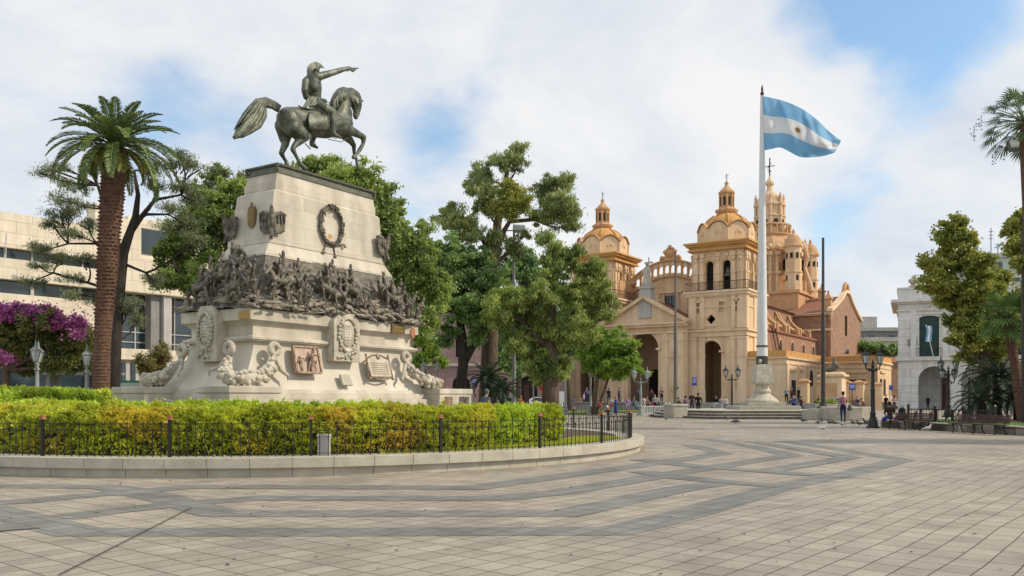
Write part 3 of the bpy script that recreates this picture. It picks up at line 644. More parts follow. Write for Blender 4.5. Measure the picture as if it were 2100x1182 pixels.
def relief(name, items, label):
    m = MB(); items = items + [(k_, s_, min(.995, max(.005, u_ + random.uniform(-.035, .035))), max(.3, v_ - random.uniform(.12, .3)), h_ * .9, a_) for (k_, s_, u_, v_, h_, a_) in items if k_ != 'c' and v_ > .6]
    for kind, side, u, v, h, a in items:
        p, _ = rockP(side)(u, v); ux = {0: Vector((1, 0, 0)), 1: Vector((0, -1, 0)), 2: Vector((0, 1, 0)), 3: Vector((-1, 0, 0))}[side]; out = {0: Vector((0, -1, 0)), 1: Vector((-1, 0, 0)), 2: Vector((1, 0, 0)), 3: Vector((0, 1, 0))}[side]
        P = p + out * (.16 + .05 * random.random()); h *= .98 if kind == 'h' else .84; v = min(.985, v + .02 + .06 * random.random())
        if kind == 's': soldier(m, P, ux * (1 if a >= 0 else -1), out, h, abs(a) > 1)
        elif kind == 'c':  # corner figure
            P = p + (out + ux * (-1 if u < .5 else 1)).normalized() * .12; o2 = (out + ux * (-1 if u < .5 else 1)).normalized(); soldier(m, P, ux, o2, h, abs(a) > 1)
        else: minihorse(m, P, ux * (1 if a >= 0 else -1), out, h, rear=abs(a) - 1)
    blob(m, name, M_['bronze_dark'], ped, voxel=.0155, smooth=1, label=label)
random.seed(5)
relief('relief_group', [('h', 1, .30, .88, .58, 1.1), ('h', 1, .58, .72, .62, 1.12), ('h', 1, .82, .93, .55, 1.05), ('s', 1, .48, .95, .55, 1), ('h', 1, .70, .45, .5, 1.1), ('s', 1, .22, .55, .5, 1), ('s', 1, .42, .5, .5, 1), ('s', 1, .9, .62, .6, 1), ('s', 1, .12, .9, .5, 1),
                        ('c', 0, .005, .82, .62, 1), ('s', 0, .03, .60, .64, 1), ('s', 0, .055, .86, .66, 1), ('h', 0, .10, .80, .60, -1.0), ('s', 0, .085, .62, .6, 1), ('s', 0, .15, .83, .66, 2), ('h', 0, .175, .72, .52, 1.05), ('s', 0, .205, .88, .6, 1), ('s', 0, .13, .6, .55, -1), ('s', 0, .24, .90, .55, 1)], 'bronze cavalry relief wrapping round the near corner')
relief('relief_group', [('h', 0, .37, .84, .56, -1.2), ('h', 0, .44, .86, .50, 1.0), ('h', 0, .42, .55, .5, -1.3), ('s', 0, .47, .55, .5, 1), ('h', 0, .52, .80, .58, -1.25), ('s', 0, .50, .52, .52, 2), ('s', 0, .55, .62, .5, 1), ('s', 0, .58, .74, .46, 1), ('s', 0, .61, .80, .42, -1), ('s', 0, .64, .86, .36, 1), ('s', 0, .67, .88, .32, 1), ('s', 0, .40, .35, .45, 2)], 'bronze relief of charging horsemen in the middle of the long side')
relief('relief_group', [('h', 0, .80, .80, .55, -1.1), ('s', 0, .85, .86, .66, 1), ('s', 0, .875, .74, .62, -1), ('s', 0, .90, .88, .68, 1), ('s', 0, .935, .88, .68, -1), ('s', 0, .95, .7, .62, 1), ('c', 0, .985, .86, .70, 1), ('s', 0, .97, .9, .66, 2), ('s', 0, .76, .86, .4, 1)], 'bronze relief of standing soldiers at the far corner')
relief('relief_group', [('h', 3, .2, .8, .55, 1.1), ('h', 3, .45, .8, .55, -1.1), ('s', 3, .6, .8, .6, 1), ('h', 3, .8, .8, .55, 1.0), ('h', 2, .35, .8, .55, 1), ('h', 2, .7, .8, .55, -1)], 'bronze relief on the far sides')

# rubble and fallen gear heaped along the foot of the reliefs
for sd_, nn_ in ((0, 170), (1, 60), (2, 50)):
    m = MB()
    for k in range(nn_):
        u = random.random(); v = random.uniform(.66, 1.0); p, nn = rockP(sd_)(u, v); s_ = random.uniform(.05, .15); al = {0: Vector((1, 0, 0)), 1: Vector((0, 1, 0)), 2: Vector((0, 1, 0))}[sd_]
        q = p + nn * random.uniform(.05, .22) * v; d = (al * random.choice((-1, 1)) + Vector(rand_dirs(1)[0]) * .35).normalized()
        m.cap(q, q + d * s_ * random.uniform(1, 3.2), s_ * .5, s_ * .3, 7)
    m.build('rubble_relief', M_['dustrock'], ped)
# --- eagles on the corners of the upper block
def eagle(cx, cy, sx, sy, z):
    """corner point; wings spread along both faces"""
    m = MB(); out = Vector((sx, sy, 0)).normalized(); P = Vector((cx, cy, z)) + out * .06; up = Vector((0, 0, 1))
    m.cap(P + up * .12 + out * .05, P + up * .42 + out * .12, .085, .10); m.cap(P + up * .42 + out * .12, P + up * .62 + out * .17, .085, .055); m.cap(P + up * .67 + out * .18, P + up * .68 + out * .25, .05, .035)
    m.cap(P + up * .67 + out * .25, P + up * .63 + out * .31, .028, .01); m.cap(P + up * .1 + out * .1, P - up * .06 + out * .16, .05, .04); m.cap(P + up * .1, P - up * .12 + out * .06, .07, .03)
    for wd in (Vector((-sx, 0, 0)), Vector((0, -sy, 0))):
        o2 = Vector((0, sy, 0)) if wd.x else Vector((sx, 0, 0))
        sh = P + up * .47 + out * .02; el = sh + wd * .22 + up * .10 + o2 * .07; m.cap(sh, el, .07, .06); m.cap(el, el + wd * .14 - up * .03, .06, .05)
        for k in range(9):
            t = k / 8; a = sh + (el + wd * .14 - sh) * t + o2 * .015; ln = .50 - .10 * abs(t - .6); a2 = a - up * ln + wd * (.06 - .10 * t) + o2 * .02
            m.cap(a, a2, .027, .016, 8)
            if k % 2: m.cap(a + o2 * .035, a - up * ln * .45 + o2 * .06, .028, .016, 8)
    blob(m, 'eagle', M_['bronze_dark'], ped, voxel=.011, smooth=1)
for sx in (-1, 1):
    for sy in (-1, 1): eagle(.09 + sx * 2.10, -.09 + sy * .77, sx, sy, 5.62)
# --- wreath on the long face
m = MB(); cw = trace_n(678, 463, .87); W_, H_ = .42, .52
for k in range(34):
    a = 2 * math.pi * k / 34 + .1
    for j in range(3):
        r = 1 + random.uniform(-.10, .10); p = cw + Vector((W_ * r * math.cos(a), -.03 - .05 * random.random(), H_ * r * math.sin(a))); d = Vector((-math.sin(a) * W_ + random.uniform(-.2, .2), random.uniform(-.25, .05), math.cos(a) * H_ + random.uniform(-.2, .2))).normalized()
        m.cap(p, p + d * .10, .034, .012, 6)
m.path([cw + Vector((W_ * math.cos(2 * math.pi * k / 24), -.03, H_ * math.sin(2 * math.pi * k / 24))) for k in range(25)], .045, 8)
for dx, dz in ((-.32, -.80), (.12, -.86), (.5, -.52)):
    m.cap(cw + Vector((dx * .5, -.03, -.5)), cw + Vector((dx, -.05, dz + .06)), .03, .02, 6); m.ell(cw + Vector((dx, -.06, dz)), .06, .03, .04)
m.build('wreath', M_['bronze_dark'], ped, smooth=True)
m = MB(); m.ell(cw + Vector((-.0, .03, -.33)), .22, .012, .13); m.build('copper_stain', mat('copper_stain', (.55, .36, .18), (.45, .28, .14), rough=.9), ped)
# --- gilt oval plaque on the short face
m = MB(); c = trace_u(519, 446, -2.06 + .09 - .04); m.prism([(c.y + .14 * math.copysign(abs(math.cos(a)) ** .8, math.cos(a)), c.z + .29 * math.copysign(abs(math.sin(a)) ** .6, math.sin(a))) for a in [2 * math.pi * k / 24 for k in range(24)]], c.x - .07, c.x + .02, 'x')
m.ell((c.x - .05, c.y, c.z + .33), .03, .04, .07); q = m.build('gilt_plaque', M_['brassbrown'], ped)
m = MB(); 
for k in range(8): m.box(c.x - .082, c.x - .071, c.y - .08, c.y + .08, c.z + .17 - k * .042, c.z + .185 - k * .042)
m.ell((c.x - .075, c.y, c.z - .22), .015, .03, .035); m.build('inscription', M_['gold'], q)
# --- cartouches on both faces
def cartouche(c, ax, out, hw, zt, zb):
    m = MB()
    def q(a, o, z): return c + ax * a + out * o + Vector((0, 0, z))
    pts = [(-hw, zb), (hw, zb), (hw, zt - .22), (hw * .55, zt), (-hw * .55, zt), (-hw, zt - .22)]
    vs = [q(a, -.45, z) for a, z in pts] + [q(a, .17, z) for a, z in pts]; n = 6
    m.add(vs, [tuple(range(5, -1, -1)), tuple(range(6, 12))] + [(i, (i + 1) % n, (i + 1) % n + n, i + n) for i in range(n)]); p = m.build('cartouche_panel', M_['stone_plain'], ped, bevel=.01)
    m = MB(); rot = Matrix((ax, out, Vector((0, 0, 1)))).transposed(); zc = (zt + zb) / 2 + .10
    m.ell(q(0, .18, zc), hw * .52, .07, .36, 20, 12, rot); s = m.build('oval_shield', M_['stone_plain'], p, smooth=True)
    m = MB()
    for k in range(26):
        a = 2 * math.pi * k / 26; rx = hw * (.66 + .05 * math.sin(k * 2.4)); P = q(rx * math.cos(a), .20, zc - .02 + .45 * math.sin(a)); m.ell(P, .055 + .02 * random.random(), .045, .06, 8, 5)
    for k in range(14): m.ell(q(random.uniform(-.7, .7) * hw, .19, zb + .22 + random.uniform(-.12, .12)), .06, .045, .05, 7, 5)
    m.build('laurel_frame', M_['stone_plain'], p, smooth=True)
    m = MB()
    for r in range(6):
        for k in range(5 - abs(r - 2) // 2):
            m.ell(q((k - 2) * hw * .17 + random.uniform(-.02, .02), .245 - .010 * abs(k - 2), zc + .2 - r * .075), .026, .012, .024, 6, 4)
    m.build('shield_carving', mat('verdigris_stain_carving', (.34, .35, .29), (.24, .25, .21), rough=.9), p)
cc = trace_n(704, 690, 1.43); cartouche(Vector((cc.x, -1.41, 0)), Vector((1, 0, 0)), Vector((0, -1, 0)), .50, 3.70, 2.38)
cc = trace_u(437, 680, -3.12); cartouche(Vector((-3.17, cc.y, 0)), Vector((0, -1, 0)), Vector((-1, 0, 0)), .40, 3.70, 2.30)
cartouche(Vector((3.27, -.05, 0)), Vector((0, 1, 0)), Vector((1, 0, 0)), .40, 3.70, 2.30)
# --- plaques
def plaque(name, px0, py0, px1, py1, n0, tilt, mt, label, border=None, th=.05):
    a = trace_n(px0, py1, n0); b_ = trace_n(px1, py0, n0); c = (a + b_) / 2; hw = abs(b_.x - a.x) / 2; hh = abs(b_.z - a.z) / 2
    m = MB(); m.M = Matrix.Translation(c) @ Matrix.Rotation(tilt, 4, 'X'); m.box(-hw, hw, -th, .03, -hh, hh); p = m.build(name, mt, ped, label=label, bevel=.006); return p, c, hw, hh, m.M
p, c, hw, hh, MM = plaque('relief_plaque', 602, 714, 652, 766, 1.47, R(-14), M_['plaquestone'], 'copper coloured picture relief')
m = MB(); m.M = MM
for sgn in (-1, 1): m.box(sgn * hw - .025, sgn * hw + .025, -.085, -.03, -hh, hh); m.box(-hw, hw, -.085, -.03, sgn * hh - .025, sgn * hh + .025)
m.build('frame', M_['copper'], p)
m = MB(); m.M = MM
soldier(m, Vector((0, -.06, -hh + .02)), Vector((1, 0, 0)), Vector((0, -1, 0)), hh * 1.75, 0, True)
for sx in (-1, 1): soldier(m, Vector((sx * hw * .6, -.04, -hh + .02)), Vector((-sx, 0, 0)), Vector((0, -1, 0)), hh * 1.2, 0, False)
m.build('figures', M_['copper'], p, smooth=True)
p, c, hw, hh, MM = plaque('inscribed_tablet', 754, 738, 797, 774, 1.50, R(-16), M_['stone_plain'], 'ivory tablet in a bronze scroll frame', th=.06)
m = MB(); m.M = MM
for sgn in (-1, 1): m.tube((sgn * (hw + .02), -.05, -hh * 1.15), (sgn * (hw + .02), -.05, hh * 1.3), .028); m.ell((sgn * (hw + .02), -.05, hh * 1.38), .035, .035, .05); m.ell((sgn * (hw + .02), -.05, -hh * 1.2), .05, .04, .05)
m.path([(-hw, -.05, hh), (-hw * .5, -.05, hh * 1.35), (0, -.05, hh * 1.5), (hw * .5, -.05, hh * 1.35), (hw, -.05, hh)], .025); m.path([(-hw, -.05, -hh), (-hw * .4, -.05, -hh * 1.25), (0, -.05, -hh * 1.35), (hw * .4, -.05, -hh * 1.25), (hw, -.05, -hh)], .03)
m.ell((0, -.07, hh * 1.25), .075, .04, .09); m.build('scroll_frame', M_['copper'], p, smooth=True)
m = MB(); m.M = MM
for k in range(6):
    x = -hw * .8
    while x < hw * .75:
        l_ = random.uniform(.02, .07); m.box(x, min(x + l_, hw * .8), -.066, -.061, hh * (.5 - k * .24) - .012, hh * (.5 - k * .24) + .006); x += l_ + .02
m.build('engraved_lines', M_['brassbrown'], p)
plaque('small_plaque', 699, 768, 719, 792, 1.58, R(-24), M_['kerbstone'], 'small grey stone plaque leaning on the curved flank', th=.04)
p, c, hw, hh, MM = plaque('brown_plaque', 803, 667, 830, 684, 1.44, 0, M_['brassbrown'], 'brown metal plaque on the cornice', th=.02)
m = MB(); m.M = MM
for r, n_ in ((.35, 6), (-.35, 7)):
    for k in range(n_): m.box(-hw * .6 + k * hw * .19, -hw * .6 + k * hw * .19 + hw * .12, -.024, -.020, hh * r - hh * .2, hh * r + hh * .2)
m.build('raised_letters', M_['gold'], p)
a = trace_u(489, 654, -3.19); b_ = trace_u(512, 637, -3.19); m = MB(); m.box(-3.195, -3.15, min(a.y, b_.y), max(a.y, b_.y), a.z, b_.z); m.build('gold_plaque', M_['gold'], ped)
a = trace_n(847, 685, 1.43); m = MB(); m.prism([(a.x + .10 * math.cos(t) * (1.2 if math.sin(t) > 0 else .9), a.z + .03 + .17 * math.sin(t)) for t in [2 * math.pi * k / 10 for k in range(10)]], -1.44, -1.41); m.build('shield_badge', M_['rustcap'], ped)
for dx0, dx1, mt in ((.25, .62, M_['copper']), (1.0, 1.5, M_['bronze_dark'])):
    m = MB(); m.box(3.35 + dx0, 3.35 + dx1, -2.205, -2.17, 1.02, 1.42); m.build('block_plaque', mt, ped)
# --- fruit garlands round the corners
def garland(sx, sy):
    m = MB(); K = lambda x, y, z: Vector((sx * x - .03, sy * y + .03, z))
    A0, A1 = K(3.26, .92, 2.60), K(2.52, 1.50, 2.60)
    for c, ax in ((A0, 'x'), (A1, 'y')):
        pts = []
        for k in range(15):
            a = 2 * math.pi * k / 14 * 1.0; o = .13
            pts.append(c + (Vector((sx * .10, math.cos(a) * o, math.sin(a) * o)) if ax == 'x' else Vector((math.cos(a) * o, sy * .08, math.sin(a) * o))))
        m.path(pts, .078, 8)
    P = [K(3.34, .92, 2.45), K(3.5, .98, 2.2), K(3.75, 1.2, 1.93), K(3.9, 1.62, 1.83), K(3.7, 1.85, 1.83), K(3.3, 1.86, 1.86), K(2.95, 1.78, 1.98), K(2.68, 1.66, 2.2), K(2.54, 1.58, 2.45)]
    rad = [.06, .13, .19, .22, .23, .22, .20, .15, .06]; m.path(P, [r * .6 for r in rad], 10)
    for i in range(len(P) - 1):
        for k in range(30):
            t = random.random(); c = P[i].lerp(P[i + 1], t); r = rad[i] * (1 - t) + rad[i + 1] * t; d = Vector(rand_dirs(1)[0]); s = random.uniform(.45, .95) * min(.075, r * .5) + .014
            m.ell(c + d * r * .72, s, s, s, 8, 6)
    for e, d in ((P[0], K(3.7, .6, 2.05)), (P[-1], K(2.2, 1.72, 1.95))):
        m.path([e, (e + d) / 2 + Vector((0, 0, -.12)), d, d + Vector((0, 0, -.14))], [.05, .06, .05, .01], 6)
    m.build('fruit_garland', M_['stone_plain'], ped, smooth=True)
for sx in (-1, 1):
    for sy in (-1, 1): garland(sx, sy)

# ------------------------------------------------------------------ equestrian statue (traced on the vertical plane of the pedestal's long axis)
W0 = .145
st = thing('equestrian_statue', 'green bronze rider on a prancing horse pointing ahead with his right arm', 'statue', tuple(MC + Uv * .14 + Nv * W0 + Vector((0, 0, 7.57))), TH)
def Z(zx, zy, wv=0.0):
    p = trace_n(440 + .22 * zx, 100 + .22 * zy, W0 + wv); return MC + Uv * p.x - Nv * p.y + Vector((0, 0, p.z))
RZ = .00300
def zc(m, a, ra, b_, rb, n=14): m.cap(Z(*a), Z(*b_), ra * RZ, rb * RZ, n)
def chain(m, pts, n=14):
    for (p, r), (q, s) in zip(pts[:-1], pts[1:]): zc(m, p, r, q, s, n)
m = MB()
# trunk
chain(m, [((690, 660), 112), ((790, 665), 120), ((900, 690), 135), ((1020, 700), 140), ((1120, 690), 128), ((1185, 690), 112)])
for s in (-1, 1):
    chain(m, [((690, 660, s * .13), 100), ((730, 740, s * .16), 92)]); chain(m, [((1150, 650, s * .12), 80), ((1200, 720, s * .13), 78)])
chain(m, [((1150, 640), 112), ((1180, 540), 92), ((1215, 460), 76), ((1270, 420), 60), ((1315, 440), 50)])
chain(m, [((1200, 600), 90), ((1235, 700), 60)])
# head
chain(m, [((1318, 455), 54), ((1330, 510), 50), ((1322, 570), 36), ((1312, 620), 27), ((1318, 640), 24)]); chain(m, [((1345, 480), 30), ((1350, 540), 26), ((1332, 620), 20)]); chain(m, [((1285, 500), 36), ((1300, 560), 22)])
for s in (-1, 1): chain(m, [((1360, 480, s * .07), 15), ((1392, 492, s * .085), 6)]); m.ell(Z(1352, 535, s * .10), .022, .022, .022)
# near hind leg
chain(m, [((720, 730, .17), 92), ((800, 790, .20), 72), ((862, 812, .20), 40)]); chain(m, [((855, 815, .20), 42), ((800, 850, .19), 42), ((745, 905, .18), 26), ((728, 940, .18), 24), ((765, 1010, .18), 16), ((795, 1070, .18), 18), ((825, 1100, .18), 20), ((848, 1122, .18), 24)])
# far hind leg
chain(m, [((650, 730, -.15), 90), ((655, 830, -.17), 58), ((660, 890, -.17), 36), ((622, 975, -.17), 24), ((645, 1020, -.17), 17), ((668, 1052, -.17), 18), ((672, 1080, -.17), 22)])
# near foreleg lifted
chain(m, [((1190, 735, .16), 66), ((1290, 775, .17), 44), ((1390, 825, .17), 29), ((1385, 890, .17), 19), ((1352, 945, .17), 21), ((1325, 985, .17), 16), ((1297, 1012, .17), 24)])
# far foreleg
chain(m, [((1200, 790, -.14), 58), ((1265, 855, -.15), 38), ((1298, 900, -.15), 25), ((1300, 970, -.15), 17), ((1325, 1040, -.15), 18), ((1330, 1085, -.15), 19), ((1342, 1122, -.15), 17)])
blob(m, 'horse', M_['bronze'], st, voxel=.022, smooth=4, world=True)
# mane
m = MB()
for k in range(30):
    t = k / 29; cx = 1090 + 250 * t; a = [(1080, 490), (1110, 420), (1150, 370), (1200, 352), (1255, 368), (1300, 400), (1335, 435)]
    i = min(5, int(t * 6)); f_ = t * 6 - i; p0 = (a[i][0] * (1 - f_) + a[i + 1][0] * f_, a[i][1] * (1 - f_) + a[i + 1][1] * f_)
    ln = 230 - 130 * t + random.uniform(-20, 20)
    for s in (1, -1):
        pts = [Z(p0[0], p0[1] + 10, s * .02), Z(p0[0] - 4, p0[1] + ln * .35, s * .17), Z(p0[0] + 6 * math.sin(k), p0[1] + ln * .7, s * (.22 + .02 * math.sin(k * 1.7))), Z(p0[0] + 25 + 12 * math.sin(k * 2), p0[1] + ln, s * .20)]
        m.path(pts, [.03, .042, .036, .008], 7)
m.build('mane', M_['bronze'], st, smooth=True, world=True)
# tail
m = MB(); spine = [(600, 560), (545, 525), (480, 505), (430, 520), (400, 590), (350, 670), (285, 740), (220, 800), (175, 835)]; wid = [22, 26, 34, 48, 82, 95, 75, 48, 16]
for k in range(34):
    o = random.uniform(-1, 1); ww = random.uniform(-.12, .12); pts = []; n_ = len(spine); end = n_ - (0 if abs(o) < .4 else random.choice((1, 2)))
    for i in range(end):
        x, y = spine[i]; dx = spine[min(i + 1, n_ - 1)][0] - spine[max(i - 1, 0)][0]; dy = spine[min(i + 1, n_ - 1)][1] - spine[max(i - 1, 0)][1]; l_ = math.hypot(dx, dy); wob = 7 * math.sin(i * 1.3 + k)
        pts.append(Z(x - dy / l_ * (o * wid[i] + wob * i / 6), y + dx / l_ * (o * wid[i] + wob * i / 6), ww * min(1, i / 4)))
    m.path(pts, [.05] * 3 + [.062] * (end - 5) + [.045, .012], 7)
m.build('tail', M_['bronze'], st, smooth=True, world=True)
# saddle cloth
def sheet(m, fn, nu, nv, th=.02):
    vs = []; fs = []
    for s in (0, 1):
        for j in range(nv + 1):
            for i in range(nu + 1):
                vs.append(fn(i / nu, j / nv, s * th))
    K = (nu + 1) * (nv + 1); W = nu + 1
    for j in range(nv):
        for i in range(nu):
            a = j * W + i; fs += [(a, a + 1, a + 1 + W, a + W), (a + K, a + W + K, a + 1 + W + K, a + 1 + K)]
    for i in range(nu): fs += [(i, i + K, i + 1 + K, i + 1), (nv * W + i, nv * W + i + 1, nv * W + i + 1 + K, nv * W + i + K)]
    for j in range(nv): fs += [(j * W, (j + 1) * W, (j + 1) * W + K, j * W + K), (j * W + nu, j * W + nu + K, (j + 1) * W + nu + K, (j + 1) * W + nu)]
    m.add(vs, fs)
for s in (1, -1):
    m = MB()
    def fn(u, v, t):
        zx = 885 + 190 * u - 12 * math.sin(v * 3.1) * (1 - u); zy = 556 + (212 - 14 * abs(u - .5) * 4 * .5) * v; kk = (zy - 695) / 138; wv = math.sqrt(max(0, 1 - min(1, abs(kk)) ** 2)) * .40 + .03 + t + .008 * math.sin(v * 9 + u * 5); return Z(zx, zy, s * max(wv, .06))
    sheet(m, fn, 14, 12); m.build('saddle_cloth', M_['bronze'], st, smooth=True, world=True)
# rider
m = MB(); zones = []
chain(m, [((935, 520), 62), ((930, 450), 66), ((918, 370), 84), ((915, 310), 80), ((925, 275), 58)]); chain(m, [((925, 250), 32), ((935, 215), 30)])
for s in (-1, 1): chain(m, [((925, 305, s * .10), 62), ((920, 360, s * .09), 62)])
chain(m, [((938, 200), 40), ((945, 165), 42)]); chain(m, [((958, 205), 20), ((972, 212), 9)])
chain(m, [((955, 265, .20), 40), ((1100, 225, .25), 30), ((1215, 190, .25), 22), ((1262, 184, .25), 20)])
chain(m, [((865, 300, -.20), 42), ((845, 400, -.30), 34), ((860, 455, -.30), 28), ((960, 480, -.18), 24), ((1030, 490, -.05), 22)])
chain(m, [((850, 305, .14), 34), ((838, 390, .16), 30), ((850, 450, .14), 26), ((905, 470, .12), 22)])
chain(m, [((950, 520, .16), 56), ((1030, 555, .36), 48), ((1100, 592, .42), 38), ((1105, 690, .44), 33), ((1105, 780, .44), 22), ((1120, 805, .44), 22), ((1175, 828, .45), 14)])
chain(m, [((950, 520, -.16), 56), ((980, 590, -.36), 46), ((1000, 660, -.44), 38), ((950, 770, -.44), 30), ((905, 870, -.44), 24), ((905, 895, -.44), 22), ((955, 922, -.45), 14)])
ex = MB()
for k, (dx, dy, r_) in enumerate(((78, -2, 6), (52, 22, 7), (44, 26, 7), (36, 26, 6))):
    ex.cap(Z(1262, 184 + k * 5, .25 + .012 * k), Z(1262 + dx, 184 + k * 5 + dy * .4, .25 + .01 * k), 9 * RZ, r_ * RZ, 7)
    if k: ex.cap(Z(1262 + dx, 184 + k * 5 + dy * .4, .25 + .01 * k), Z(1262 + dx - 18, 196 + k * 5 + 6, .25), r_ * RZ, 5 * RZ, 7)
ex.cap(Z(1240, 192, .27), Z(1240, 212, .28), 9 * RZ, 6 * RZ, 7)
blob(m, 'rider', M_['bronze'], st, voxel=.017, smooth=3, world=True, extra=ex)
m = MB()   # coat skirt
for s in (1, -1):
    def fn(u, v, t): return Z(868 + 130 * u + (v ** 1.3) * (-55 + 0 * u), 445 + v * (112 - 30 * u) + 4 * math.sin(u * 9), s * (.20 + .10 * v + t + .015 * math.sin(u * 12)))
    sheet(m, fn, 10, 8, .025)
m.path([Z(780, 530, .1), Z(820, 556, .24), Z(880, 562, .32), Z(935, 550, .33)], [.015, .03, .03, .02], 6); m.build('coat_tails', M_['bronze'], st, smooth=True, world=True)
m = MB()   # crosswise cocked hat
pts = [(866, 256), (858, 212), (866, 168), (895, 136), (940, 120), (984, 138), (1008, 160), (1027, 182)]
prof = [.012, .04, .07, .085, .09, .07, .04, .01]; lower = [(870, 258), (892, 240), (912, 212), (922, 196), (938, 184), (965, 180), (992, 183), (1026, 185)]
vs = []; fs = []
for (a, b_, r_) in zip(pts, lower, prof):
    for wv, q in ((-r_, b_), (-r_ * .5, a), (r_ * .5, a), (r_, b_)): vs.append(Z(q[0], q[1], wv * 1.5))
for i in range(7):
    for k in range(4): fs.append((i * 4 + k, i * 4 + (k + 1) % 4, (i + 1) * 4 + (k + 1) % 4, (i + 1) * 4 + k))
m.add(vs, fs + [(3, 2, 1, 0), (28, 29, 30, 31)]); m.build('cocked_hat', M_['bronze'], st, smooth='auto', world=True)
m = MB()   # bridle, reins, girth, sabre
m.path([Z(1320, 620, .09), Z(1240, 600, .16), Z(1150, 540, .2), Z(1030, 490, .1)], .011, 5); m.path([Z(1300, 470, .15), Z(1330, 540, .13), Z(1322, 610, .09)], .012, 5); m.path([Z(1370, 500, .05), Z(1340, 505, .15), Z(1290, 500, .13)], .012, 5)
m.path([Z(1060, 590, .44), Z(1068, 690, .45), Z(1085, 780, .46)], .012, 5); m.path([Z(940, 545, .34), Z(1050, 620, .44)], .016, 5); m.path([Z(1085, 820, .46), Z(1130, 838, .46), Z(1160, 822, .46)], .014, 5); m.path([Z(1060, 845, .2), Z(1180, 870, .1), Z(1240, 830, .12)], .012, 5)
m.path([Z(1170, 640, .30), Z(1260, 680, .24), Z(1290, 700, .0)], .02, 6); m.build('harness', M_['bronze_dark'], st, world=True, smooth=True)
m = MB(); m.path([Z(845, 885, -.46), Z(895, 938, -.5)], .018, 5); m.build('scabbard', M_['bronze_dark'], st, world=True)
m = MB(); m.path([Z(930, 850, -.46), Z(940, 900, -.46), Z(965, 925, -.46)], .013, 5); m.build('stirrup', M_['bronze_dark'], st, world=True)
